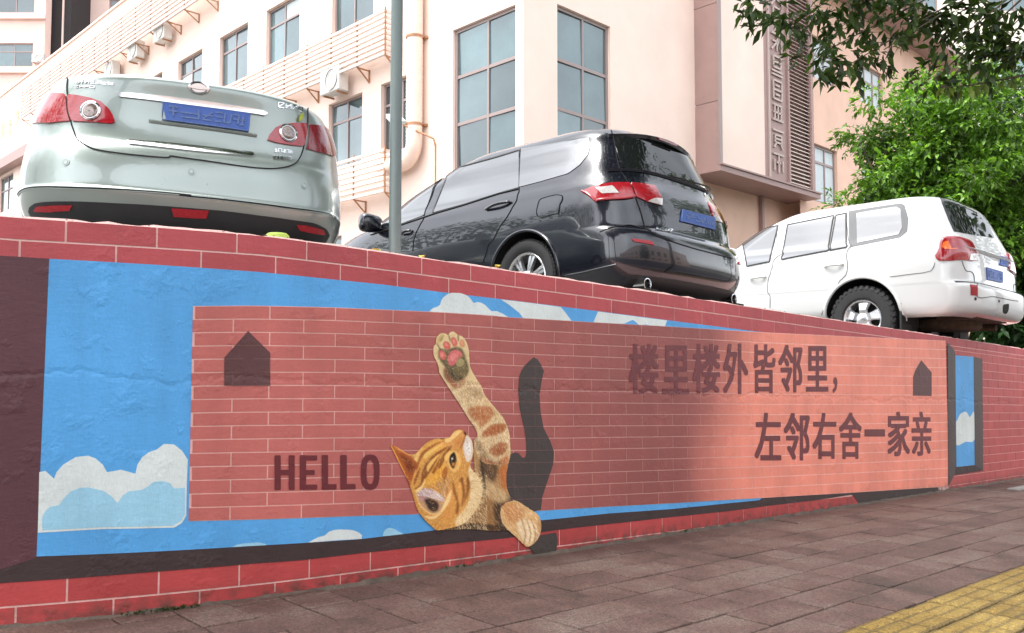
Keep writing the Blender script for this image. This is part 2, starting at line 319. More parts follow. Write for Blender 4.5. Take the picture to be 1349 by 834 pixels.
FEAT = {'sedan': {'lampLq': [(0.8375,9.0714),(0.8375,9.2714),(0.8236,9.7),(0.8167,9.9857),(0.8029,10.2429),(0.796,10.4429),(0.4957,10.093),(0.4039,8.7825),(0.5496,8.7282),(0.7927,8.9633)],'lampLl': [(0.4797,10.0662),(0.4236,10.0314),(0.3324,9.8944),(0.2741,9.7392),(0.2313,9.4529),(0.2063,9.1581),(0.1936,8.8665),(0.2002,8.7507),(0.2565,8.7537),(0.3939,8.7729)],'lampRl': [(-0.2053,8.8561),(-0.217,9.1608),(-0.2506,9.5422),(-0.2989,9.7867),(-0.374,9.9782),(-0.4712,10.1542),(-0.4027,8.8902),(-0.3192,8.8111),(-0.2472,8.7968)],'lampRq': [(-0.4902,10.115),(-0.582,10.2458),(-0.7207,10.3946),(-0.8149,10.3571),(-0.8357,10.0714),(-0.8495,9.6429),(-0.7858,9.18),(-0.7131,8.9515),(-0.535,8.8177),(-0.4194,8.8062)],'lensL': [(0.3069,9.2869)],'lensR': [(-0.3137,9.3842)],'lid': [(0.637,11.4429),(0.5363,10.5197),(0.4501,9.6856),(0.3964,8.6838),(0.3677,8.1983),(0.3296,7.346),(0.2799,6.8442),(0.2252,6.6593),(0.1149,6.5685),(0.0344,6.5908),(0.0216,6.7123),(-0.0106,6.6615),(-0.0876,6.5982),(-0.1648,6.6089),(-0.2417,6.7438),(-0.3115,7.1415),(-0.3619,8.0165),(-0.3955,8.6279),(-0.4281,9.3654),(-0.4858,10.23),(-0.6006,11.6143)],'strip': [(0.1408,7.9511),(0.0003,8.0304),(-0.1491,8.0768),(-0.1518,7.8854),(-0.1486,7.5826),(0.0001,7.3431),(0.1329,7.4038),(0.1418,7.6968)],'garnish': [(0.222,10.2332),(0.0033,10.2856),(-0.2219,10.247),(-0.2267,10.1568),(-0.2165,10.0354),(0.0027,10.0172),(0.2083,10.0365),(0.2212,10.1319)],'plate': [(0.0592,10.0694),(-0.1509,10.0576),(-0.1331,9.1307),(0.0521,9.1796)],'emblem': [(-0.0045,10.9066)],'sensors': [(0.3807,5.9888),(-0.001,6.025),(-0.395,6.0643)],'crease': [(0.8124,3.6689),(0.747,3.8511),(0.6507,4.0354),(0.5322,4.0052),(0.3428,3.872),(0.1857,3.9463),(0.0115,4.1419),(0.0046,3.8966),(-0.0345,3.9164),(-0.1691,3.8576),(-0.325,3.8832),(-0.4724,4.1232),(-0.6296,4.5284),(-0.7062,4.1481)],'diffT': [(0.7076,2.321),(0.6641,2.5114),(0.5941,2.6326),(0.5201,2.6664),(0.3521,2.6847),(0.174,2.7028),(0.0109,2.773),(0.0066,2.7693),(-0.0366,2.8041),(-0.1763,2.7498),(-0.3386,2.75),(-0.4931,2.7968),(-0.6175,2.663),(-0.7018,2.4216)],'refL': [(0.6249,2.3087),(0.5852,2.4909),(0.4831,2.5011),(0.3441,2.5205),(0.3599,2.2999),(0.4999,2.2419)],'refC': [(0.0161,2.6921),(-0.0297,2.7501),(-0.027,2.3737),(0.0125,2.3261)],'refR': [(-0.3716,2.5367),(-0.4166,2.5961),(-0.5839,2.5901),(-0.6269,2.3802),(-0.5078,2.3081),(-0.401,2.3211)],'badge1': [(0.5037,10.7786),(0.2562,10.6963),(0.2503,10.5325),(0.4771,10.588)],'badge1b': [(0.4717,10.4846),(0.3411,10.4545),(0.3374,10.3616),(0.4624,10.3853)],'badge2': [(-0.3059,10.8471),(-0.5113,11.1283),(-0.4726,10.6341),(-0.2935,10.5482)],'badge3': [(-0.2333,8.5114),(-0.3376,8.583),(-0.3364,8.3767),(-0.2349,8.3043)],'badge4': [(-0.2259,8.0766),(-0.3262,8.1927),(-0.3224,7.9357),(-0.223,7.6975)],'leafpos': [(-0.4004,10.0605),(-0.46,10.5664)]},'mpv': {'quarter': [(1.4862,13.1773),(1.3976,13.0948),(1.3141,13.0166),(1.2352,12.9426),(1.1599,12.8735),(1.0878,12.8085),(1.0185,12.7471),(0.9827,12.6897),(0.9336,12.646),(0.8689,12.6289),(0.7957,12.6461),(0.7939,12.5513),(0.7921,12.4612),(0.7902,12.3749),(0.7885,12.2919),(0.7869,12.2117),(0.7855,12.134),(0.7843,12.0584),(0.7835,11.9848),(0.7828,11.9156),(0.782,11.8508),(0.7854,11.7876),(0.7888,11.7271),(0.7922,11.6688),(0.7955,11.6122),(0.7988,11.5568),(0.8021,11.5026),(0.8053,11.4491),(0.8086,11.3962),(0.8118,11.3437),(0.815,11.2914),(0.8238,11.2367),(0.8325,11.1819),(0.8411,11.1269),(0.8495,11.0716),(0.8578,11.0155),(0.866,10.9594),(0.8739,10.905),(0.8817,10.852),(0.8892,10.8001),(0.8966,10.749),(0.9067,10.7122),(0.9164,10.6759),(0.9257,10.6399),(0.9347,10.6042),(0.9432,10.5686),(0.9513,10.5331),(0.9589,10.4975),(0.966,10.4617),(0.9725,10.4257),(0.9785,10.3894),(0.9913,10.3739),(0.999,10.3587),(1.01,10.3433),(1.0264,10.3278),(1.0429,10.312),(1.0594,10.296),(1.076,10.2797),(1.0926,10.2632),(1.1092,10.2463),(1.1258,10.2292),(1.1369,10.2225),(1.1481,10.2158),(1.1593,10.209),(1.1705,10.2022),(1.1817,10.1953),(1.193,10.1883),(1.2043,10.1812),(1.2156,10.1741),(1.227,10.1669),(1.2383,10.1596),(1.2483,10.4121),(1.2589,10.6421),(1.271,10.8725),(1.2861,11.1183),(1.3052,11.3589),(1.3283,11.605),(1.3559,11.8799),(1.3887,12.225),(1.4301,12.6373)],'rearwin': [(2.241,12.4579),(2.2272,12.4965),(2.2341,12.5737),(2.2341,12.6509),(2.2202,12.6895),(2.2272,12.7667),(2.2133,12.8053),(2.177,12.8057),(2.1249,12.7515),(2.093,12.7311),(2.0684,12.7219),(2.0286,12.721),(2.0025,12.7313),(1.9702,12.7446),(1.9335,12.758),(1.8969,12.7713),(1.8604,12.7847),(1.824,12.798),(1.7877,12.8114),(1.7515,12.8248),(1.7154,12.8382),(1.6936,12.8569),(1.6718,12.8757),(1.6499,12.8946),(1.6279,12.9138),(1.6059,12.933),(1.5838,12.9525),(1.5616,12.9722),(1.5394,12.992),(1.5171,13.0121),(1.4946,13.0322),(1.4396,12.5387),(1.3977,12.1497),(1.3638,11.8248),(1.335,11.5624),(1.3109,11.323),(1.2909,11.0863),(1.2749,10.8462),(1.2619,10.6212),(1.2504,10.395),(1.2394,10.1453),(1.2517,10.135),(1.2641,10.1245),(1.2764,10.1138),(1.2888,10.103),(1.3011,10.092),(1.3135,10.0808),(1.3259,10.0694),(1.3384,10.0578),(1.3508,10.0459),(1.3633,10.0338),(1.3816,9.9982),(1.3998,9.961),(1.418,9.9224),(1.4362,9.8824),(1.4544,9.841),(1.4725,9.798),(1.4907,9.7536),(1.5088,9.7076),(1.5269,9.66),(1.545,9.6108),(1.5639,9.579),(1.5827,9.5464),(1.6017,9.5132),(1.6206,9.4793),(1.6396,9.4447),(1.6587,9.4096),(1.6777,9.3738),(1.6968,9.3375),(1.7159,9.3007),(1.735,9.2634),(1.7599,9.7662),(1.7875,10.1522),(1.8126,10.4405),(1.8398,10.702),(1.8743,10.9699),(1.9227,11.2477),(1.9848,11.5208),(2.0575,11.8254),(2.241,12.3035)],'frontwin': [(2.241,9.0614),(2.241,9.1772),(2.241,9.293),(2.241,9.3702),(2.241,9.486),(2.2479,9.6018),(2.241,9.6789),(2.241,9.7947),(2.241,9.8719),(2.241,9.9491),(2.241,10.0263),(2.2479,10.1807),(2.2548,10.2965),(2.2548,10.4123),(2.2548,10.5281),(2.2548,10.6053),(2.2479,10.7211),(2.2479,10.7982),(2.241,10.8754),(2.241,10.9526),(2.241,11.0684),(2.2341,11.1456),(2.2272,11.2228),(2.2341,11.3386),(2.2341,11.4158),(2.2272,11.493),(2.2341,11.6088),(2.2341,11.686),(2.2202,11.7632),(2.2272,11.8789),(2.2341,11.9947),(2.2272,11.8789),(2.2202,11.7632),(2.068,11.4582),(1.9957,11.1793),(1.9442,10.9023),(1.9067,10.6409),(1.8759,10.3789),(1.8462,10.0799),(1.8147,9.6699),(1.7862,9.157),(1.8023,9.0749),(1.818,8.9934),(1.8332,8.9085),(1.8477,8.8173),(1.8615,8.7204),(1.8748,8.6192),(1.8877,8.5161),(1.9004,8.4139),(1.9132,8.3149),(1.9262,8.2208),(1.9361,8.1809),(1.9461,8.142),(1.9561,8.1043),(1.9662,8.0676),(1.9764,8.0321),(1.9867,7.9976),(1.9971,7.9642),(2.0036,7.9319),(2.0113,7.9007),(2.0207,7.8708),(2.0474,8.0823),(2.0992,8.3712),(2.2064,8.714),(2.2133,8.7526),(2.2133,8.7912),(2.2272,8.8684),(2.2272,8.907),(2.2341,8.9456),(2.241,9.0228)],'gap1': [(1.5042,13.2497),(1.3051,11.3136),(1.2344,10.0145),(1.2249,9.3529),(1.2135,8.5403),(1.2194,7.7305),(1.232,7.2079),(1.2592,6.5636),(1.2946,5.2731),(1.3137,3.8719),(1.328,3.2965)],'gap2': [(2.2341,12.0719),(1.9266,10.8494),(1.7689,8.9327),(1.7125,7.8792),(1.6919,7.2562),(1.6822,6.9643),(1.677,6.7177),(1.6668,6.4313),(1.6587,6.0409)],'belt': [(2.0122,7.7857),(1.9661,7.9349),(1.9148,8.1063),(1.8228,8.5922),(1.7237,9.053),(1.632,9.2883),(1.5396,9.5104),(1.4497,9.754),(1.3594,9.9598),(1.297,10.0025),(1.2355,10.0424)],'handle1': [(1.357,8.2319),(1.2426,8.6758)],'handle2': [(1.7733,7.3287),(1.7327,7.5021)],'fuel': [(1.093,8.0704),(1.0747,8.382),(1.0009,8.3799),(1.0069,7.0651),(1.0236,6.965),(1.0926,7.0008)],'lampq': [(0.8853,8.3713),(0.804,8.7698),(0.6435,8.9439),(0.7197,9.0045),(0.5708,9.1775),(0.4011,9.326),(0.3833,7.7883),(0.4994,7.5723),(0.7354,7.468),(0.7727,7.4279)],'lampt': [(0.3886,9.3439),(0.1524,9.5336),(0.1325,8.0368),(0.1395,7.474),(0.2701,7.5475),(0.3722,7.7635)],'lampq_red': [(0.5708,9.1775),(0.4011,9.326),(0.3826,7.8259),(0.4701,7.9052)],'lampt_red': [(0.3886,9.3439),(0.1673,9.513),(0.1701,8.3142),(0.263,7.9089),(0.3746,7.9978)],'glass': [(0.5124,12.8697),(0.472,12.8271),(0.4316,12.797),(0.3911,12.7787),(0.3506,12.7719),(0.3102,12.7766),(0.2699,12.7933),(0.2298,12.8228),(0.1901,12.8661),(0.1511,12.9251),(0.1132,13.0023),(0.083,13.0308),(0.0553,13.069),(0.0312,13.1158),(0.0121,13.1697),(0.0006,13.229),(-0.0071,13.2921),(-0.0263,13.362),(-0.0559,13.4477),(-0.1002,13.5739),(-0.1789,13.8088),(-0.2134,13.7316),(-0.248,13.6544),(-0.2757,13.5386),(-0.2964,13.3842),(-0.324,13.2298),(-0.3448,13.0754),(-0.3655,12.9211),(-0.3863,12.8053),(-0.4001,12.6509),(-0.4001,12.4965),(-0.407,12.3421),(-0.4001,12.1491),(-0.3932,11.9561),(-0.3932,11.8404),(-0.3932,11.7246),(-0.3932,11.6088),(-0.3932,11.5316),(-0.4001,11.4544),(-0.4001,11.3386),(-0.4001,11.2614),(-0.4001,11.1842),(-0.407,11.107),(-0.407,10.9912),(-0.4139,10.914),(-0.4139,10.8368),(-0.4139,10.7596),(-0.4208,10.6825),(-0.4208,10.5667),(-0.4208,10.4895),(-0.4208,10.3737),(-0.4208,10.4895),(-0.4208,10.5667),(-0.4208,10.6825),(-0.4139,10.7596),(-0.4139,10.8368),(-0.3369,10.8263),(-0.2369,10.7317),(-0.1788,10.6831),(-0.1352,10.6489),(-0.1004,10.622),(-0.0659,10.6084),(-0.0388,10.5987),(-0.0185,10.5913),(-0.0049,10.5851),(0.0003,10.5793),(0.0082,10.5737),(0.0229,10.5686),(0.0425,10.5647),(0.0662,10.5626),(0.0929,10.5627),(0.1246,10.5399),(0.1585,10.5208),(0.194,10.5059),(0.2307,10.4953),(0.2683,10.4892),(0.3067,10.4878),(0.3455,10.491),(0.3848,10.4989),(0.4243,10.5115),(0.4641,10.5288),(0.4693,10.7095),(0.4746,10.8941),(0.4796,11.0903),(0.4849,11.2819),(0.4903,11.4731),(0.4956,11.6736),(0.5003,11.8989),(0.5042,12.1744),(0.5092,12.4892)],'tail': [(0.5107,13.6125),(0.5002,10.8612),(0.437,9.7184),(0.3785,7.7931),(0.3312,6.3363),(0.3421,5.2723),(0.2882,4.2658),(0.0281,3.8313),(-0.2107,3.8073)],'bump2': [(0.3421,5.2723),(0.4865,6.052),(0.8223,4.5673)],'plate': [(0.0186,7.5819),(-0.1538,7.7123),(-0.1207,6.8255),(0.0334,6.7856)],'emblem': [(-0.1309,10.4153)],'script': [(0.2178,6.2002),(0.085,6.2758),(0.0991,5.9261),(0.2387,5.8075)],'script2': [(-0.1761,6.2012),(-0.3171,5.2018),(-0.3448,5.1246),(-0.1534,5.7303)],'refL': [(0.5494,3.8667),(0.3509,3.8001),(0.3428,3.6045),(0.5455,3.7039)],'refR': [(-0.3986,3.9539),(-0.4623,3.8895),(-0.4692,3.6579),(-0.4485,3.7351)],'exL': [(0.3989,1.8934)],'exR': [(-0.5176,2.1526)],'wiper': [(0.0564,10.873),(-0.0102,11.1788),(-0.2764,11.3293)],'spoil': [(0.4973,13.9444),(0.2152,14.1175),(-0.006,14.0404),(-0.248,13.6544),(-0.3794,12.8439)],'wheel': [(1.1677,2.4755)],'arch': [(1.3066,3.2197),(1.2723,4.5821),(1.2175,6.3449),(1.1757,6.5665),(1.133,6.4239),(1.0984,5.3689),(1.0788,3.5757),(1.0638,2.9897)],'crease': [(0.9032,6.4098),(0.7839,7.39)],'side': [(1.0434,2.174),(0.997,2.335),(0.7049,2.642)],'garn': [(0.0463,10.9426),(-0.0141,11.302),(-0.3173,11.4615),(-0.2635,11.1542)]},'suv': {'qframe': [(1.5054,12.9397),(1.4586,12.9453),(1.4122,12.951),(1.3662,12.9566),(1.3204,12.9621),(1.2749,12.9677),(1.2298,12.9732),(1.185,12.9786),(1.1405,12.9841),(1.0962,12.9895),(1.0523,12.9948),(1.0498,12.9502),(1.0474,12.9066),(1.0449,12.864),(1.0423,12.8224),(1.0398,12.7817),(1.0373,12.7419),(1.0347,12.703),(1.0322,12.6649),(1.0296,12.6276),(1.0271,12.5912),(1.0295,12.3789),(1.0306,12.1896),(1.0308,12.0188),(1.0307,11.871),(1.0306,11.745),(1.0306,11.6305),(1.0306,11.5227),(1.0306,11.4187),(1.0306,11.3163),(1.0306,11.2139),(1.0331,11.1207),(1.0355,11.0244),(1.0378,10.9267),(1.0401,10.8343),(1.0425,10.745),(1.0447,10.6572),(1.047,10.5693),(1.0491,10.4798),(1.0511,10.387),(1.053,10.2882),(1.0573,10.2421),(1.0615,10.1933),(1.0657,10.1412),(1.0697,10.0842),(1.0735,10.02),(1.0772,9.9463),(1.0808,9.8667),(1.0843,9.7807),(1.0878,9.6878),(1.0912,9.5874),(1.1159,9.5058),(1.1405,9.4193),(1.165,9.3284),(1.1893,9.2339),(1.2133,9.1373),(1.2369,9.0402),(1.2599,8.9417),(1.2814,8.8309),(1.3011,8.7067),(1.319,8.5732),(1.3499,9.4764),(1.364,10.0788),(1.3744,10.4128),(1.3837,10.6872),(1.3943,10.9666),(1.4069,11.2589),(1.4206,11.5424),(1.4385,11.8617),(1.4672,12.3142)],'qglass': [(1.4062,12.3506),(1.3744,12.3612),(1.3427,12.3718),(1.3111,12.3823),(1.2797,12.3929),(1.2483,12.4035),(1.217,12.414),(1.1858,12.4245),(1.1548,12.435),(1.1238,12.4456),(1.0929,12.4561),(1.0902,12.4102),(1.0875,12.3656),(1.0848,12.3221),(1.0822,12.2797),(1.0795,12.2383),(1.0768,12.198),(1.0741,12.1585),(1.0715,12.1199),(1.0688,12.0822),(1.0662,12.0454),(1.0668,11.8514),(1.0677,11.6917),(1.0687,11.5474),(1.0697,11.4107),(1.0707,11.2766),(1.0717,11.1411),(1.0725,10.9996),(1.0734,10.8603),(1.0745,10.7293),(1.0755,10.6009),(1.0781,10.5552),(1.0806,10.509),(1.083,10.4621),(1.0854,10.4141),(1.0878,10.3647),(1.0901,10.3136),(1.0923,10.26),(1.0944,10.2033),(1.0965,10.142),(1.0984,10.0741),(1.1195,10.0288),(1.1405,9.9781),(1.1613,9.9235),(1.1821,9.8657),(1.2029,9.8042),(1.2236,9.7387),(1.2443,9.6689),(1.2649,9.5946),(1.2854,9.5157),(1.3057,9.4322),(1.3156,9.9622),(1.324,10.2827),(1.3303,10.5195),(1.3366,10.7392),(1.3438,10.9681),(1.3522,11.2073),(1.361,11.4362),(1.3714,11.6755),(1.3855,11.9606)],'vent': [(1.5789,12.4126),(1.5712,12.4223),(1.5634,12.4321),(1.5557,12.4419),(1.5479,12.4517),(1.5402,12.4616),(1.5324,12.4715),(1.5246,12.4815),(1.5168,12.4915),(1.5089,12.5015),(1.5011,12.5116),(1.4698,12.0373),(1.4478,11.6963),(1.4328,11.4238),(1.42,11.1635),(1.4081,10.8911),(1.3982,10.6385),(1.3891,10.3826),(1.3787,10.0675),(1.3651,9.5153),(1.3399,8.7162),(1.3459,8.6764),(1.3517,8.6358),(1.3574,8.5948),(1.3629,8.5535),(1.3682,8.5123),(1.3735,8.4714),(1.3787,8.4311),(1.3839,8.3916),(1.389,8.3531),(1.3942,8.3156),(1.4441,9.2391),(1.4589,9.9074),(1.4712,10.2925),(1.4801,10.5639),(1.4892,10.8193),(1.5004,11.0948),(1.5125,11.3621),(1.5265,11.6336),(1.5466,11.9561)],'rearwin': [(1.9421,12.0038),(1.9085,12.0416),(1.8748,12.0799),(1.8409,12.1187),(1.8068,12.158),(1.7726,12.1979),(1.7382,12.2383),(1.7036,12.2794),(1.6688,12.3211),(1.6337,12.3634),(1.5985,12.4064),(1.5644,11.9522),(1.5432,11.6312),(1.5282,11.3603),(1.5152,11.0935),(1.5031,10.8186),(1.4933,10.5638),(1.4838,10.293),(1.4707,9.9094),(1.4553,9.2439),(1.4042,8.3235),(1.4183,8.2215),(1.4327,8.1296),(1.4477,8.0468),(1.4632,7.9723),(1.4791,7.9064),(1.4952,7.8468),(1.5114,7.7913),(1.5278,7.7391),(1.5442,7.6892),(1.5608,7.6411),(1.6133,8.1864),(1.7074,9.1442),(1.7371,9.8599),(1.7635,10.2748),(1.7848,10.5563),(1.8072,10.8193),(1.8337,11.103),(1.8624,11.3778),(1.8955,11.6593)],'frontwin': [(2.3723,11.0684),(2.3723,11.1456),(2.3723,11.2228),(2.3723,11.3),(2.3654,11.3386),(2.3654,11.4158),(2.3654,11.493),(2.3654,11.5702),(2.3516,11.6088),(2.3516,11.686),(2.3516,11.7632),(2.3516,11.8404),(2.3447,11.9175),(2.3378,11.9947),(2.3239,12.0719),(2.2511,12.0686),(2.1781,12.0355),(2.1311,12.0294),(2.0945,12.0334),(2.0645,12.0429),(2.0394,12.0559),(1.9796,11.6809),(1.9424,11.3858),(1.9106,11.099),(1.8813,10.8038),(1.8567,10.5291),(1.8327,10.2277),(1.8026,9.7458),(1.763,8.9478),(1.6506,7.9794),(1.6055,7.5166),(1.6133,7.4917),(1.6212,7.4671),(1.629,7.4428),(1.637,7.4186),(1.6449,7.3945),(1.6529,7.3706),(1.6609,7.3468),(1.669,7.3231),(1.6772,7.2995),(1.6854,7.2759),(1.7206,7.594),(1.7811,8.0353),(1.9146,8.9155),(1.9706,9.6445),(2.0153,10.1328),(2.0868,10.4315),(2.2,10.7112),(2.3585,10.9526),(2.3723,11.0298)],'handle1': [(1.3448,6.6004),(1.2749,6.6457)],'handle2': [(1.634,6.187),(1.5689,6.249)],'gap1': [(2.1054,12.4256),(1.8455,10.635),(1.5896,7.5499),(1.5573,6.6731),(1.5583,5.9624),(1.5512,4.3345),(1.5513,2.3779)],'gap2': [(1.5183,12.8814),(1.3996,10.8791),(1.2963,8.0766),(1.2629,6.8521),(1.2636,6.0229),(1.2771,5.6927),(1.291,5.3677),(1.3202,3.5092),(1.3404,2.6086),(1.3502,2.1977),(1.3621,1.4949)],'bline': [(1.1169,5.582),(1.0507,5.646),(1.099,5.6131),(0.9969,5.7314),(0.9663,6.2414)],'lamp': [(0.9464,6.3164),(0.8883,7.1483),(0.8122,8.1914),(0.7265,8.8299),(0.4362,9.027),(0.2242,8.6581),(0.1603,7.437),(0.1327,6.5516),(0.4546,6.3916)],'lampw': [(0.3144,6.8424),(0.1592,7.0172),(0.1388,6.5575),(0.335,6.4454)],'lampo': [(0.7761,7.7348),(0.5295,7.7739),(0.5617,7.1429),(0.8228,7.1286)],'glass': [(0.4653,13.7249),(0.4306,13.7597),(0.3923,13.8209),(0.3462,13.936),(0.2251,14.0818),(0.2636,14.0789),(0.236,14.0404),(0.2152,14.0018),(0.1476,14.0032),(0.1599,13.9632),(0.1323,13.9246),(0.1115,13.886),(0.0839,13.886),(0.0631,13.8474),(0.0024,13.8488),(0.0216,13.8088),(-0.0322,13.8102),(-0.0391,13.7716),(-0.0129,13.8088),(-0.0268,13.7702),(-0.0475,13.7316),(-0.0613,13.7316),(-0.0752,13.693),(-0.0821,13.6544),(-0.0959,13.6158),(-0.1097,13.5772),(-0.1235,13.5386),(-0.1374,13.5),(-0.1512,13.4614),(-0.165,13.4228),(-0.1719,13.3456),(-0.1996,13.2684),(-0.2203,13.1526),(-0.1667,12.8161),(-0.1553,12.5888),(-0.1543,12.4044),(-0.1565,12.2409),(-0.1593,12.09),(-0.1616,11.9495),(-0.1655,11.8299),(-0.1708,11.7242),(-0.1619,11.5925),(-0.1547,11.4694),(-0.1485,11.3504),(-0.1431,11.2324),(-0.1383,11.1125),(-0.134,10.9874),(-0.1297,10.865),(-0.1254,10.7487),(-0.1212,10.6349),(-0.1172,10.5206),(-0.0731,10.4762),(-0.0416,10.436),(-0.0198,10.3975),(-0.0063,10.3595),(-0.0004,10.3212),(0.0016,10.2821),(0.0098,10.2421),(0.0244,10.2012),(0.045,10.1598),(0.0707,10.1183),(0.1069,10.0763),(0.1478,10.0373),(0.1922,10.0027),(0.239,9.9747),(0.2873,9.9551),(0.3366,9.9445),(0.3862,9.943),(0.4357,9.9504),(0.4848,9.9664),(0.5332,9.9902),(0.5376,10.3142),(0.5385,10.5628),(0.5388,10.799),(0.5399,11.0526),(0.5413,11.3042),(0.5422,11.5552),(0.5423,11.8373),(0.5409,12.2263),(0.5332,12.7662)],'plate': [(0.0426,6.2683),(-0.0303,6.2708),(-0.0227,5.5513),(0.0465,5.4947)],'plate2': [(-0.0281,7.5295),(-0.4139,7.8263),(-0.2452,6.8506),(-0.014,6.678)],'ref': [(0.3719,5.1859),(0.244,5.2292),(0.4419,2.6764),(0.5547,2.7364)],'sens': [(0.4326,2.3656),(0.0358,2.4581)],'hole': [(0.007,2.2171),(0.0001,2.4),(-0.0078,2.3996),(-0.0064,2.0047),(-0.0021,1.6272),(0.0033,1.7529)],'wheel': [(1.2162,0.18)],'arch': [(1.3533,1.2158),(1.3402,2.4039),(1.2977,5.0148),(1.2408,5.6441),(1.1762,5.6957),(1.1262,5.3049),(1.1108,2.7968),(1.0934,1.8672)],'flap': [(1.1101,2.6848),(1.081,1.3628),(0.9794,0.18),(1.0343,0.18)],'gatel': [(0.4771,6.3596),(0.4115,5.7829),(0.2427,5.4286),(0.4305,2.6587),(0.0808,2.6327),(-0.116,2.7159)],'garn': [(0.0893,8.7504),(-0.0383,9.5766),(-0.3794,9.4088)]}}
POSE = {'mpv': (5.8,3.93,1.55,1.2),'suv': (10.92,3.3,1.53,-1.67),'sedan': (1.838,4.487,1.54,-23.475)}
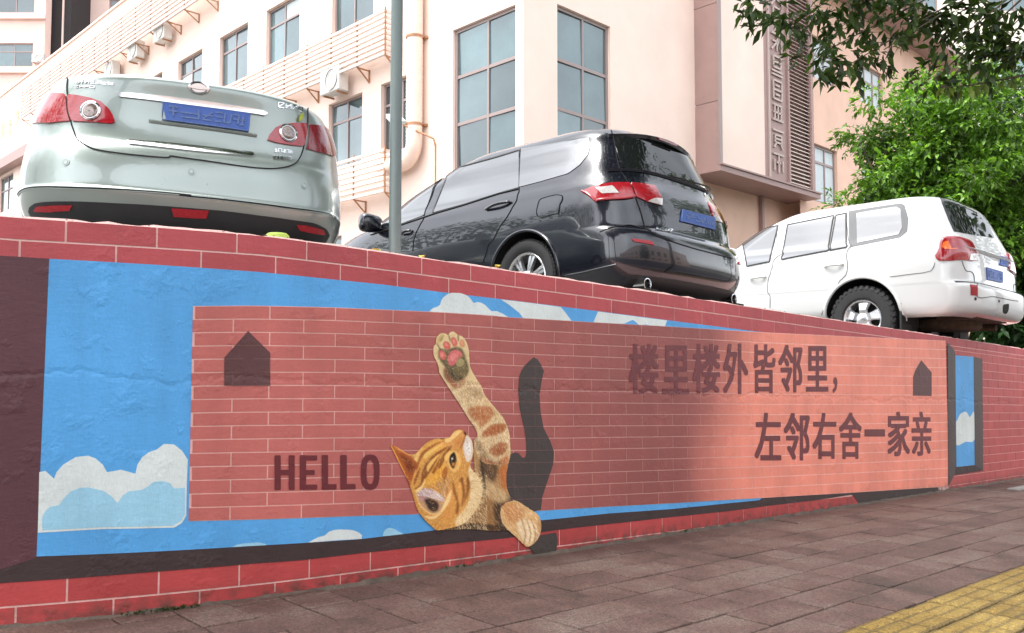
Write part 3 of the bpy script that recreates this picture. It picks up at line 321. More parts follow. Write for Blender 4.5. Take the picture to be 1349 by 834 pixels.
GLYPH = {'楼': ([(0.416,0.941),(0.46,0.864),(0.496,0.793),(0.56,0.827),(0.525,0.895),(0.478,0.97),(0.867,0.98),(0.826,0.898),(0.778,0.82),(0.834,0.793),(0.885,0.866),(0.94,0.95),(0.633,1.0),(0.633,0.788),(0.376,0.788),(0.376,0.719),(0.582,0.719),(0.469,0.624),(0.346,0.553),(0.374,0.525),(0.397,0.494),(0.519,0.573),(0.633,0.678),(0.633,0.502),(0.71,0.502),(0.71,0.681),(0.825,0.578),(0.947,0.499),(0.971,0.532),(1.0,0.56),(0.875,0.628),(0.76,0.719),(0.974,0.719),(0.974,0.788),(0.71,0.788),(0.71,1.0),(0.786,0.337),(0.745,0.253),(0.684,0.186),(0.611,0.213),(0.538,0.238),(0.568,0.285),(0.598,0.337),(0.425,0.206),(0.519,0.174),(0.61,0.14),(0.489,0.097),(0.337,0.07),(0.355,0.037),(0.369,0.001),(0.554,0.043),(0.697,0.106),(0.816,0.053),(0.915,0.003),(0.971,0.062),(0.875,0.107),(0.761,0.156),(0.825,0.237),(0.868,0.337),(0.985,0.337),(0.985,0.408),(0.636,0.408),(0.655,0.447),(0.672,0.485),(0.593,0.501),(0.573,0.455),(0.551,0.408),(0.353,0.408),(0.353,0.337),(0.512,0.337),(0.468,0.267),(0.158,1.0),(0.158,0.79),(0.026,0.79),(0.026,0.714),(0.153,0.714),(0.089,0.486),(0.0,0.3),(0.023,0.262),(0.043,0.221),(0.104,0.346),(0.158,0.504),(0.158,0.0),(0.232,0.0),(0.232,0.569),(0.274,0.488),(0.306,0.42),(0.355,0.479),(0.297,0.572),(0.232,0.67),(0.232,0.714),(0.338,0.714),(0.338,0.79),(0.232,0.79),(0.232,1.0)],[[72,94,71],[72,93,94],[13,35,12],[13,34,35],[7,11,6],[0,4,5],[7,10,11],[1,4,0],[8,10,7],[1,3,4],[8,9,10],[2,3,1],[74,72,73],[74,93,72],[74,92,93],[74,91,92],[15,13,14],[15,34,13],[15,33,34],[15,32,33],[16,32,15],[17,22,16],[22,31,16],[31,32,16],[22,25,31],[25,30,31],[75,91,74],[76,90,75],[90,91,75],[76,89,90],[22,24,25],[26,30,25],[17,21,22],[23,24,22],[76,84,89],[84,88,89],[26,29,30],[18,21,17],[27,28,26],[28,29,26],[18,19,21],[19,20,21],[84,87,88],[76,81,84],[81,83,84],[85,87,84],[76,80,81],[82,83,81],[65,63,64],[86,87,85],[77,80,76],[65,62,63],[66,62,65],[66,61,62],[68,66,67],[68,61,66],[68,60,61],[68,59,60],[77,78,80],[78,79,80],[69,59,68],[70,42,69],[42,59,69],[70,41,42],[36,59,42],[37,58,36],[58,59,36],[37,57,58],[70,40,41],[43,40,70],[38,57,37],[43,39,40],[38,56,57],[43,38,39],[44,38,43],[44,56,38],[45,56,44],[45,55,56],[46,51,45],[51,55,45],[51,54,55],[46,50,51],[52,54,51],[47,50,46],[48,50,47],[52,53,54],[48,49,50]]),'里': ([(0.196,0.699),(0.463,0.699),(0.463,0.549),(0.196,0.549),(0.544,0.699),(0.815,0.699),(0.815,0.549),(0.544,0.549),(0.196,0.92),(0.463,0.92),(0.463,0.773),(0.196,0.773),(0.544,0.92),(0.815,0.92),(0.815,0.773),(0.544,0.773),(0.076,0.334),(0.076,0.251),(0.457,0.251),(0.457,0.082),(0.0,0.082),(0.0,0.0),(1.0,0.0),(1.0,0.082),(0.548,0.082),(0.548,0.251),(0.94,0.251),(0.94,0.334),(0.548,0.334),(0.548,0.47),(0.903,0.47),(0.903,1.0),(0.112,1.0),(0.112,0.47),(0.457,0.47),(0.457,0.334)],[[33,8,32],[8,31,32],[8,13,31],[13,30,31],[33,11,8],[9,13,8],[10,12,9],[12,13,9],[10,15,12],[14,30,13],[33,0,11],[0,10,11],[0,15,10],[0,14,15],[0,5,14],[5,30,14],[33,3,0],[1,5,0],[2,4,1],[4,5,1],[2,7,4],[6,30,5],[33,2,3],[33,7,2],[33,6,7],[33,30,6],[34,30,33],[35,29,34],[29,30,34],[35,28,29],[17,35,16],[17,28,35],[17,27,28],[17,26,27],[18,26,17],[19,25,18],[25,26,18],[19,24,25],[21,19,20],[21,24,19],[21,23,24],[21,22,23]]),'外': ([(0.617,0.999),(0.617,0.0),(0.702,0.0),(0.702,0.593),(0.831,0.476),(0.933,0.366),(1.0,0.424),(0.878,0.545),(0.731,0.67),(0.702,0.647),(0.702,0.999),(0.208,1.0),(0.127,0.729),(0.001,0.516),(0.037,0.491),(0.07,0.464),(0.154,0.596),(0.223,0.755),(0.429,0.755),(0.394,0.594),(0.345,0.454),(0.266,0.516),(0.183,0.573),(0.135,0.518),(0.226,0.452),(0.309,0.382),(0.173,0.199),(0.0,0.075),(0.037,0.044),(0.068,0.008),(0.361,0.3),(0.525,0.818),(0.469,0.836),(0.453,0.833),(0.249,0.833),(0.27,0.907),(0.289,0.985)],[[12,36,11],[12,35,36],[12,34,35],[33,31,32],[12,33,34],[12,17,33],[17,31,33],[17,18,31],[18,30,31],[12,16,17],[19,30,18],[13,16,12],[13,14,16],[14,15,16],[20,30,19],[23,21,22],[24,21,23],[24,20,21],[24,25,20],[25,30,20],[26,30,25],[26,29,30],[27,28,26],[28,29,26],[1,10,0],[1,9,10],[9,7,8],[1,3,9],[3,7,9],[1,2,3],[4,7,3],[4,6,7],[5,6,4]]),'皆': ([(0.169,0.22),(0.76,0.22),(0.76,0.107),(0.169,0.107),(0.169,0.285),(0.169,0.393),(0.76,0.393),(0.76,0.285),(0.393,0.573),(0.372,0.519),(0.346,0.462),(0.078,0.462),(0.078,0.0),(0.169,0.0),(0.169,0.038),(0.76,0.038),(0.76,0.0),(0.854,0.0),(0.854,0.462),(0.437,0.462),(0.49,0.552),(0.034,0.524),(0.122,0.549),(0.449,0.614),(0.446,0.648),(0.446,0.686),(0.149,0.633),(0.149,0.803),(0.435,0.803),(0.435,0.874),(0.149,0.874),(0.149,1.0),(0.055,1.0),(0.055,0.661),(0.036,0.615),(0.0,0.595),(0.02,0.56),(0.504,1.0),(0.504,0.654),(0.534,0.564),(0.653,0.54),(0.76,0.54),(0.869,0.54),(0.966,0.572),(1.0,0.693),(0.958,0.705),(0.92,0.723),(0.906,0.633),(0.861,0.614),(0.758,0.614),(0.661,0.614),(0.605,0.621),(0.593,0.654),(0.593,0.757),(0.779,0.805),(0.947,0.865),(0.883,0.927),(0.753,0.874),(0.593,0.825),(0.593,1.0)],[[33,31,32],[33,30,31],[38,59,37],[38,58,59],[57,55,56],[58,55,57],[33,27,30],[27,29,30],[27,28,29],[58,54,55],[38,53,58],[53,54,58],[33,26,27],[38,52,53],[47,45,46],[47,44,45],[47,43,44],[26,24,25],[34,26,33],[39,52,38],[39,51,52],[26,23,24],[48,43,47],[34,23,26],[39,50,51],[35,23,34],[35,22,23],[39,49,50],[39,48,49],[39,43,48],[36,22,35],[9,20,8],[39,42,43],[40,42,39],[21,22,36],[9,19,20],[41,42,40],[10,19,9],[12,5,11],[5,10,11],[5,19,10],[5,18,19],[5,6,18],[6,17,18],[12,4,5],[7,17,6],[12,0,4],[0,7,4],[0,1,7],[1,17,7],[12,3,0],[2,17,1],[12,14,3],[14,2,3],[14,15,2],[15,17,2],[12,13,14],[16,17,15]]),'邻': ([(0.101,0.505),(0.101,0.432),(0.439,0.432),(0.369,0.312),(0.293,0.201),(0.242,0.248),(0.193,0.291),(0.136,0.248),(0.265,0.125),(0.367,0.007),(0.429,0.058),(0.392,0.101),(0.345,0.15),(0.451,0.304),(0.545,0.477),(0.491,0.509),(0.477,0.505),(0.245,0.681),(0.304,0.614),(0.352,0.55),(0.412,0.591),(0.365,0.652),(0.303,0.716),(0.309,1.0),(0.182,0.803),(0.0,0.634),(0.032,0.607),(0.059,0.579),(0.201,0.706),(0.318,0.857),(0.451,0.733),(0.556,0.618),(0.607,0.682),(0.497,0.797),(0.355,0.921),(0.385,0.977),(0.647,0.941),(0.647,0.0),(0.723,0.0),(0.723,0.866),(0.898,0.866),(0.846,0.722),(0.784,0.572),(0.884,0.438),(0.91,0.326),(0.904,0.274),(0.882,0.24),(0.861,0.232),(0.837,0.229),(0.798,0.229),(0.752,0.232),(0.768,0.192),(0.774,0.155),(0.823,0.153),(0.868,0.156),(0.906,0.163),(0.936,0.177),(0.975,0.233),(0.987,0.319),(0.962,0.44),(0.864,0.582),(0.935,0.745),(1.0,0.909),(0.944,0.945),(0.931,0.941)],[[24,35,23],[24,34,35],[24,29,34],[29,33,34],[24,28,29],[30,33,29],[25,28,24],[30,32,33],[31,32,30],[17,21,22],[25,26,28],[26,27,28],[18,21,17],[18,20,21],[19,20,18],[64,62,63],[37,39,36],[39,64,36],[39,62,64],[39,40,62],[40,61,62],[37,38,39],[41,61,40],[41,60,61],[42,60,41],[42,59,60],[43,59,42],[43,58,59],[44,58,43],[45,58,44],[45,57,58],[46,57,45],[47,57,46],[47,56,57],[48,56,47],[51,49,50],[51,48,49],[51,56,48],[52,56,51],[52,55,56],[52,54,55],[52,53,54],[16,14,15],[1,16,0],[1,14,16],[1,2,14],[2,13,14],[3,13,2],[4,13,3],[4,12,13],[7,5,6],[8,5,7],[8,4,5],[8,12,4],[8,11,12],[9,11,8],[9,10,11]]),'，': ([(0.113,0.0),(0.758,0.254),(1.0,0.664),(0.888,0.909),(0.564,1.0),(0.29,0.946),(0.174,0.789),(0.288,0.634),(0.559,0.582),(0.646,0.588),(0.462,0.331),(0.0,0.155)],[[5,3,4],[6,3,5],[6,2,3],[7,2,6],[7,9,2],[9,1,2],[8,9,7],[10,1,9],[11,1,10],[11,0,1]]),'左': ([(0.371,1.0),(0.355,0.899),(0.334,0.797),(0.042,0.797),(0.042,0.716),(0.316,0.716),(0.197,0.377),(0.0,0.101),(0.029,0.069),(0.055,0.035),(0.219,0.245),(0.334,0.495),(0.334,0.42),(0.578,0.42),(0.578,0.082),(0.221,0.082),(0.221,0.0),(1.0,0.0),(1.0,0.082),(0.66,0.082),(0.66,0.42),(0.951,0.42),(0.951,0.501),(0.337,0.501),(0.371,0.607),(0.401,0.716),(0.979,0.716),(0.979,0.797),(0.419,0.797),(0.439,0.893),(0.456,0.988)],[[1,30,0],[1,29,30],[2,29,1],[2,28,29],[4,2,3],[4,28,2],[4,27,28],[4,26,27],[5,26,4],[6,25,5],[25,26,5],[6,24,25],[6,23,24],[6,11,23],[11,22,23],[11,21,22],[6,10,11],[12,21,11],[13,21,12],[14,20,13],[20,21,13],[14,19,20],[7,10,6],[7,8,10],[8,9,10],[16,14,15],[16,19,14],[16,18,19],[16,17,18]]),'右': ([(0.42,1.0),(0.395,0.898),(0.363,0.797),(0.037,0.797),(0.037,0.718),(0.334,0.718),(0.199,0.473),(0.0,0.28),(0.03,0.249),(0.056,0.215),(0.167,0.308),(0.261,0.417),(0.261,0.0),(0.344,0.0),(0.344,0.061),(0.834,0.061),(0.834,0.005),(0.92,0.005),(0.92,0.507),(0.322,0.507),(0.377,0.61),(0.424,0.718),(1.0,0.718),(1.0,0.797),(0.453,0.797),(0.481,0.89),(0.506,0.984),(0.344,0.14),(0.344,0.428),(0.834,0.428),(0.834,0.14)],[[1,26,0],[1,25,26],[2,25,1],[2,24,25],[4,2,3],[4,24,2],[4,23,24],[4,22,23],[5,22,4],[6,21,5],[21,22,5],[6,20,21],[6,19,20],[6,18,19],[6,29,18],[29,17,18],[7,11,6],[11,28,6],[28,29,6],[11,27,28],[30,17,29],[7,10,11],[12,27,11],[7,8,10],[8,9,10],[12,14,27],[14,30,27],[14,15,30],[15,17,30],[12,13,14],[16,17,15]]),'舍': ([(0.501,1.0),(0.276,0.805),(0.0,0.657),(0.029,0.626),(0.053,0.593),(0.146,0.639),(0.24,0.692),(0.24,0.648),(0.454,0.648),(0.454,0.541),(0.066,0.541),(0.066,0.468),(0.454,0.468),(0.454,0.352),(0.159,0.352),(0.159,0.0),(0.24,0.0),(0.24,0.049),(0.755,0.049),(0.755,0.001),(0.839,0.001),(0.839,0.352),(0.538,0.352),(0.538,0.468),(0.932,0.468),(0.932,0.541),(0.538,0.541),(0.538,0.648),(0.758,0.648),(0.758,0.693),(0.85,0.645),(0.946,0.602),(0.969,0.639),(1.0,0.673),(0.756,0.783),(0.547,0.94),(0.567,0.963),(0.282,0.719),(0.395,0.801),(0.497,0.89),(0.603,0.797),(0.715,0.719),(0.24,0.122),(0.24,0.28),(0.755,0.28),(0.755,0.122)],[[1,36,0],[1,35,36],[1,39,35],[39,34,35],[1,38,39],[40,34,39],[2,38,1],[2,37,38],[41,34,40],[41,33,34],[2,6,37],[6,41,37],[6,29,41],[29,33,41],[6,28,29],[30,33,29],[2,5,6],[7,28,6],[30,32,33],[3,5,2],[8,28,7],[9,27,8],[27,28,8],[9,26,27],[31,32,30],[3,4,5],[11,9,10],[11,26,9],[11,25,26],[11,24,25],[12,24,11],[13,23,12],[23,24,12],[13,22,23],[15,43,14],[43,13,14],[43,22,13],[43,21,22],[43,44,21],[44,20,21],[15,42,43],[45,20,44],[15,17,42],[17,45,42],[17,18,45],[18,20,45],[15,16,17],[19,20,18]]),'一': ([(0.0,1.0),(0.0,0.0),(1.0,0.0),(1.0,1.0)],[[1,3,0],[1,2,3]]),'家': ([(0.4,0.975),(0.422,0.936),(0.442,0.895),(0.025,0.895),(0.025,0.672),(0.106,0.672),(0.106,0.822),(0.867,0.822),(0.867,0.672),(0.952,0.672),(0.952,0.895),(0.541,0.895),(0.516,0.948),(0.486,1.0),(0.806,0.604),(0.693,0.513),(0.564,0.423),(0.516,0.51),(0.449,0.589),(0.489,0.617),(0.526,0.646),(0.804,0.646),(0.804,0.718),(0.164,0.718),(0.164,0.646),(0.417,0.646),(0.231,0.554),(0.021,0.489),(0.046,0.457),(0.066,0.425),(0.229,0.48),(0.387,0.552),(0.416,0.522),(0.441,0.489),(0.246,0.385),(0.019,0.308),(0.042,0.277),(0.061,0.244),(0.276,0.327),(0.473,0.435),(0.49,0.396),(0.503,0.359),(0.276,0.217),(0.0,0.119),(0.024,0.085),(0.043,0.05),(0.293,0.148),(0.518,0.281),(0.513,0.165),(0.475,0.095),(0.444,0.077),(0.404,0.074),(0.36,0.075),(0.304,0.079),(0.319,0.04),(0.326,0.002),(0.377,0.001),(0.42,0.0),(0.483,0.008),(0.535,0.038),(0.598,0.163),(0.586,0.358),(0.639,0.389),(0.761,0.181),(0.945,0.043),(0.97,0.079),(1.0,0.109),(0.819,0.236),(0.703,0.429),(0.792,0.49),(0.874,0.551)],[[0,12,13],[1,12,0],[1,11,12],[2,11,1],[4,6,3],[6,2,3],[6,11,2],[6,10,11],[6,7,10],[7,9,10],[4,5,6],[8,9,7],[24,22,23],[24,21,22],[25,21,24],[26,20,25],[20,21,25],[26,19,20],[26,18,19],[15,70,14],[26,31,18],[31,17,18],[27,31,26],[27,30,31],[32,17,31],[15,69,70],[33,17,32],[16,69,15],[33,16,17],[16,68,69],[28,30,27],[34,39,33],[39,16,33],[28,29,30],[34,38,39],[40,16,39],[16,62,68],[62,67,68],[40,62,16],[41,62,40],[41,61,62],[63,67,62],[35,38,34],[42,61,41],[42,47,61],[47,60,61],[35,36,38],[36,37,38],[42,46,47],[48,60,47],[63,66,67],[43,46,42],[64,65,63],[65,66,63],[49,60,48],[49,59,60],[43,44,46],[44,45,46],[50,59,49],[54,52,53],[51,59,50],[54,51,52],[54,59,51],[55,59,54],[55,58,59],[55,57,58],[56,57,55]]),'亲': ([(0.406,0.98),(0.438,0.924),(0.466,0.866),(0.071,0.866),(0.071,0.795),(0.944,0.795),(0.944,0.866),(0.563,0.866),(0.532,0.933),(0.492,1.0),(0.229,0.306),(0.139,0.187),(0.021,0.089),(0.06,0.065),(0.094,0.04),(0.213,0.149),(0.314,0.282),(0.665,0.27),(0.788,0.153),(0.882,0.042),(0.958,0.088),(0.861,0.198),(0.737,0.31),(0.024,0.42),(0.024,0.347),(0.458,0.347),(0.458,0.094),(0.453,0.079),(0.435,0.075),(0.382,0.074),(0.295,0.075),(0.312,0.038),(0.325,0.0),(0.431,0.002),(0.501,0.013),(0.537,0.04),(0.547,0.093),(0.547,0.347),(0.983,0.347),(0.983,0.42),(0.547,0.42),(0.547,0.535),(1.0,0.535),(1.0,0.608),(0.701,0.608),(0.746,0.685),(0.789,0.765),(0.701,0.782),(0.66,0.696),(0.61,0.608),(0.339,0.608),(0.375,0.618),(0.34,0.699),(0.288,0.784),(0.21,0.765),(0.254,0.685),(0.286,0.608),(0.0,0.608),(0.0,0.535),(0.458,0.535),(0.458,0.42)],[[54,52,53],[48,46,47],[55,52,54],[48,45,46],[55,51,52],[49,45,48],[56,51,55],[49,44,45],[56,50,51],[58,56,57],[58,50,56],[58,49,50],[58,44,49],[58,43,44],[58,42,43],[59,42,58],[60,41,59],[41,42,59],[60,40,41],[24,60,23],[24,40,60],[24,39,40],[24,38,39],[25,38,24],[26,37,25],[37,38,25],[26,36,37],[17,21,22],[11,16,10],[11,15,16],[18,21,17],[18,20,21],[12,15,11],[19,20,18],[12,13,15],[13,14,15],[27,36,26],[27,35,36],[28,35,27],[31,29,30],[29,35,28],[31,35,29],[31,34,35],[32,34,31],[32,33,34],[0,8,9],[1,8,0],[1,7,8],[2,7,1],[4,2,3],[4,7,2],[4,6,7],[4,5,6]]),'流': ([(0.562,0.981),(0.587,0.921),(0.609,0.858),(0.301,0.858),(0.301,0.784),(0.514,0.784),(0.441,0.691),(0.386,0.628),(0.35,0.608),(0.314,0.598),(0.325,0.559),(0.335,0.519),(0.444,0.536),(0.863,0.566),(0.892,0.524),(0.916,0.486),(0.982,0.53),(0.896,0.646),(0.79,0.768),(0.729,0.731),(0.77,0.683),(0.812,0.632),(0.472,0.613),(0.539,0.696),(0.606,0.784),(0.979,0.784),(0.979,0.858),(0.693,0.858),(0.668,0.928),(0.635,1.0),(0.581,0.478),(0.581,0.044),(0.654,0.044),(0.654,0.478),(0.39,0.479),(0.39,0.366),(0.366,0.207),(0.242,0.053),(0.274,0.028),(0.3,0.0),(0.436,0.177),(0.463,0.364),(0.463,0.479),(0.027,0.067),(0.095,0.011),(0.196,0.182),(0.292,0.364),(0.234,0.418),(0.129,0.227),(0.774,0.479),(0.774,0.132),(0.779,0.064),(0.795,0.034),(0.822,0.02),(0.855,0.015),(0.881,0.015),(0.908,0.015),(0.936,0.018),(0.96,0.027),(0.978,0.044),(0.989,0.07),(0.996,0.122),(1.0,0.195),(0.969,0.208),(0.943,0.226),(0.941,0.158),(0.938,0.116),(0.934,0.096),(0.927,0.086),(0.917,0.083),(0.904,0.082),(0.888,0.082),(0.873,0.082),(0.863,0.083),(0.856,0.086),(0.851,0.099),(0.85,0.124),(0.85,0.479),(0.049,0.928),(0.15,0.859),(0.233,0.787),(0.281,0.852),(0.199,0.921),(0.096,0.986),(0.0,0.628),(0.109,0.57),(0.197,0.507),(0.242,0.575),(0.153,0.635),(0.043,0.688)],[[31,33,30],[31,32,33],[35,42,34],[35,41,42],[48,46,47],[36,41,35],[48,45,46],[36,40,41],[43,45,48],[37,40,36],[43,44,45],[37,38,40],[38,39,40],[50,77,49],[50,76,77],[65,63,64],[65,62,63],[65,61,62],[66,61,65],[51,76,50],[51,75,76],[66,60,61],[67,60,66],[51,74,75],[68,60,67],[51,73,74],[69,60,68],[70,60,69],[51,72,73],[51,71,72],[51,70,71],[51,60,70],[51,59,60],[52,59,51],[52,58,59],[53,58,52],[53,57,58],[54,57,53],[54,56,57],[55,56,54],[78,82,83],[79,82,78],[79,81,82],[80,81,79],[84,88,89],[84,87,88],[85,87,84],[85,86,87],[0,28,29],[1,28,0],[1,27,28],[2,27,1],[4,2,3],[4,27,2],[4,26,27],[4,25,26],[5,25,4],[6,24,5],[24,25,5],[6,23,24],[19,17,18],[20,17,19],[6,22,23],[7,22,6],[21,17,20],[21,16,17],[22,13,21],[13,16,21],[8,22,7],[8,13,22],[9,13,8],[10,13,9],[10,12,13],[14,16,13],[11,12,10],[14,15,16]]),'不': ([(0.562,0.656),(0.767,0.492),(0.933,0.331),(1.0,0.4),(0.829,0.556),(0.623,0.712),(0.027,1.0),(0.027,0.909),(0.513,0.909),(0.297,0.619),(0.0,0.393),(0.029,0.355),(0.056,0.315),(0.27,0.468),(0.453,0.659),(0.453,0.0),(0.541,0.0),(0.541,0.781),(0.582,0.844),(0.618,0.909),(0.968,0.909),(0.968,1.0)],[[7,21,6],[7,20,21],[8,20,7],[9,19,8],[19,20,8],[9,18,19],[9,17,18],[9,14,17],[14,16,17],[0,4,5],[9,13,14],[15,16,14],[1,4,0],[10,13,9],[1,3,4],[2,3,1],[10,11,13],[11,12,13]])}
MURAL = {'blue': [(1.025,1.426),(1.412,1.427),(1.881,1.425),(2.224,1.416),(2.571,1.408),(2.922,1.392),(3.265,1.38),(3.53,1.37),(4.212,1.342),(5.02,1.306),(6.348,1.249),(6.613,1.207),(6.571,-0.078),(6.215,-0.095),(5.043,-0.031),(4.359,0.019),(3.73,0.052),(3.291,0.081),(2.914,0.1),(2.44,0.118),(1.866,0.165),(1.438,0.195),(1.011,0.227)],'frame_left': [(0.708,1.43),(0.856,1.428),(1.025,1.426),(1.011,0.227),(1.006,0.221),(0.89,0.191),(0.745,0.133)],'sill': [(0.745,0.133),(0.89,0.191),(1.006,0.221),(1.011,0.227),(1.438,0.195),(1.866,0.165),(2.44,0.118),(2.914,0.1),(3.291,0.081),(3.73,0.052),(4.359,0.019),(5.043,-0.031),(6.215,-0.095),(6.332,-0.054),(7.375,-0.114),(8.116,-0.165),(9.849,-0.3),(9.884,-0.402),(7.965,-0.313),(7.83,-0.218),(7.163,-0.196),(6.329,-0.154),(5.766,-0.13),(5.101,-0.09),(4.43,-0.053),(4.089,-0.034),(3.871,-0.023),(3.451,-0.015),(3.122,0.007),(2.782,0.028),(2.451,0.048),(2.104,0.065),(1.886,0.083),(1.433,0.11),(1.109,0.126),(0.891,0.138),(0.745,0.145)],'cloud': [(1.012,0.562),(1.033,0.566),(1.064,0.532),(1.072,0.558),(1.095,0.587),(1.139,0.615),(1.185,0.618),(1.213,0.604),(1.24,0.577),(1.256,0.545),(1.309,0.552),(1.365,0.531),(1.372,0.569),(1.391,0.6),(1.417,0.619),(1.447,0.628),(1.477,0.651),(1.519,0.646),(1.551,0.618),(1.577,0.577),(1.575,0.467),(1.575,0.332),(1.557,0.303),(1.526,0.287),(1.239,0.312),(1.013,0.321)],'cloud_pale': [(1.026,0.38),(1.037,0.405),(1.054,0.421),(1.086,0.425),(1.098,0.448),(1.124,0.476),(1.157,0.488),(1.188,0.488),(1.244,0.469),(1.273,0.446),(1.299,0.412),(1.316,0.442),(1.341,0.459),(1.39,0.461),(1.41,0.47),(1.439,0.491),(1.47,0.493),(1.501,0.482),(1.522,0.456),(1.567,0.455),(1.569,0.341),(1.553,0.312),(1.519,0.296),(1.239,0.32),(1.029,0.329)],'cloud_sill1': [(1.771,0.169),(1.802,0.18),(1.834,0.181),(1.902,0.176),(1.932,0.167),(1.947,0.156)],'cloud_sill2': [(2.152,0.142),(2.205,0.16),(2.242,0.164),(2.264,0.178),(2.291,0.183),(2.325,0.182),(2.376,0.174),(2.405,0.167),(2.434,0.154),(2.457,0.135),(2.452,0.118),(2.326,0.13)],'cloud_sill3': [(2.58,0.114),(2.585,0.131),(2.595,0.145),(2.613,0.151),(2.631,0.15),(2.654,0.141),(2.675,0.129),(2.713,0.107),(2.644,0.11)],'cloud_top1': [(2.872,1.274),(2.884,1.29),(2.901,1.3),(2.928,1.308),(2.949,1.32),(2.956,1.342),(2.969,1.361),(3.004,1.383),(3.032,1.391),(3.089,1.393),(3.125,1.387),(3.155,1.375),(3.177,1.356),(3.192,1.341),(3.221,1.349),(3.251,1.346),(3.281,1.333),(3.304,1.316),(3.327,1.301),(3.366,1.303),(3.408,1.293),(3.46,1.272)],'cloud_top2': [(3.401,1.373),(3.657,1.363),(3.911,1.351),(3.96,1.312),(4.013,1.264),(3.789,1.264),(3.591,1.264),(3.547,1.302),(3.468,1.344)],'cloud_top3': [(4.264,1.337),(4.601,1.322),(5.011,1.304),(4.984,1.259),(4.852,1.259),(4.767,1.268),(4.699,1.259),(4.625,1.295),(4.536,1.268),(4.48,1.262),(4.219,1.266)],'house1': [(1.835,1.148),(1.943,1.048),(1.946,0.895),(1.729,0.899),(1.727,1.025)],'house2': [(9.495,1.032),(9.564,0.997),(9.766,0.897),(9.749,0.644),(9.257,0.661),(9.27,0.857),(9.338,0.93)],'win_blue': [(10.457,1.09),(11.045,1.076),(10.981,-0.198),(10.398,-0.175)],'win_cloud': [(10.404,0.302),(10.465,0.347),(10.515,0.384),(10.57,0.417),(10.649,0.431),(10.74,0.434),(10.798,0.41),(10.857,0.369),(10.933,0.397),(11.009,0.412),(10.994,0.099),(10.711,0.09),(10.405,0.074)],'bar_l': [(10.239,1.23),(10.427,1.154),(10.464,1.09),(10.4,-0.177),(10.358,-0.246),(10.147,-0.37)],'bar_r': [(11.045,1.076),(11.337,1.054),(11.252,-0.284),(10.981,-0.198)],'bar_b': [(10.4,-0.177),(10.98,-0.2),(11.252,-0.285),(10.373,-0.262)],'shadow': [(3.668,1.036),(3.703,1.022),(3.728,0.995),(3.755,0.951),(3.738,0.898),(3.717,0.81),(3.727,0.704),(3.752,0.606),(3.81,0.523),(3.841,0.458),(3.835,0.379),(3.797,0.303),(3.766,0.244),(3.741,0.194),(3.728,0.117),(3.622,0.112),(3.433,0.176),(3.433,0.377),(3.456,0.44),(3.48,0.467),(3.508,0.476),(3.541,0.469),(3.574,0.439),(3.594,0.441),(3.606,0.463),(3.603,0.535),(3.587,0.614),(3.551,0.728),(3.539,0.831),(3.546,0.917),(3.565,0.955),(3.594,0.987)],'shadow2': [(3.622,-0.025),(3.733,-0.035),(3.859,-0.036),(3.875,-0.086),(3.859,-0.146),(3.82,-0.163),(3.745,-0.163),(3.683,-0.154),(3.651,-0.11),(3.612,-0.075)]}
HELLO = {'H': [(1.972,0.57),(2.073,0.563),(2.076,0.4),(1.975,0.409)],'E': [(2.1,0.562),(2.192,0.555),(2.194,0.389),(2.102,0.398)],'L': [(2.217,0.554),(2.3,0.548),(2.302,0.379),(2.22,0.387)],'L2': [(2.321,0.547),(2.41,0.54),(2.412,0.369),(2.324,0.378)],'O': [(2.44,0.541),(2.555,0.533),(2.556,0.353),(2.442,0.364)]}
CHARS = [('楼',[(4.574,1.131),(4.907,1.136),(4.902,0.784),(4.571,0.792)]),('里',[(4.951,1.126),(5.271,1.13),(5.264,0.775),(4.945,0.783)]),('楼',[(5.314,1.142),(5.677,1.148),(5.668,0.771),(5.307,0.78)]),('外',[(5.713,1.151),(6.075,1.157),(6.064,0.756),(5.704,0.765)]),('皆',[(6.148,1.15),(6.495,1.156),(6.482,0.752),(6.137,0.76)]),('邻',[(6.537,1.154),(6.945,1.16),(6.93,0.748),(6.524,0.757)]),('里',[(7.004,1.148),(7.414,1.154),(7.397,0.744),(6.99,0.753)]),('，',[(7.482,0.872),(7.577,0.871),(7.571,0.726),(7.475,0.728)]),('左',[(6.155,0.605),(6.568,0.588),(6.555,0.195),(6.144,0.227)]),('邻',[(6.605,0.587),(7.05,0.569),(7.034,0.158),(6.592,0.192)]),('右',[(7.097,0.568),(7.541,0.55),(7.523,0.133),(7.081,0.166)]),('舍',[(7.593,0.552),(8.054,0.534),(8.033,0.094),(7.574,0.129)]),('一',[(8.106,0.37),(8.557,0.347),(8.553,0.276),(8.102,0.302)]),('家',[(8.624,0.52),(9.167,0.499),(9.139,0.039),(8.6,0.079)]),('亲',[(9.207,0.498),(9.733,0.477),(9.701,0.002),(9.179,0.04)])]
PANEL = ([(1.579,0.309),(1.864,0.284),(2.427,0.235),(2.781,0.201),(3.291,0.151),(3.726,0.11),(4.359,0.063),(5.044,0.009),(6.331,-0.088),(7.831,-0.201),(10.125,-0.368)],[(1.59,1.253),(1.848,1.266),(2.278,1.276),(2.928,1.28),(3.289,1.277),(3.468,1.271),(4.138,1.266),(5.019,1.262),(6.348,1.251),(8.269,1.25),(10.241,1.252)])
CATH = [0.002125579506732236,0.00010832228502920607,0.7892551464535367,-0.0005399042582098224,-0.0028854063409634034,2.3952453634096726,-0.0005399042582103961,3.0983508525293975e-05,1.0]

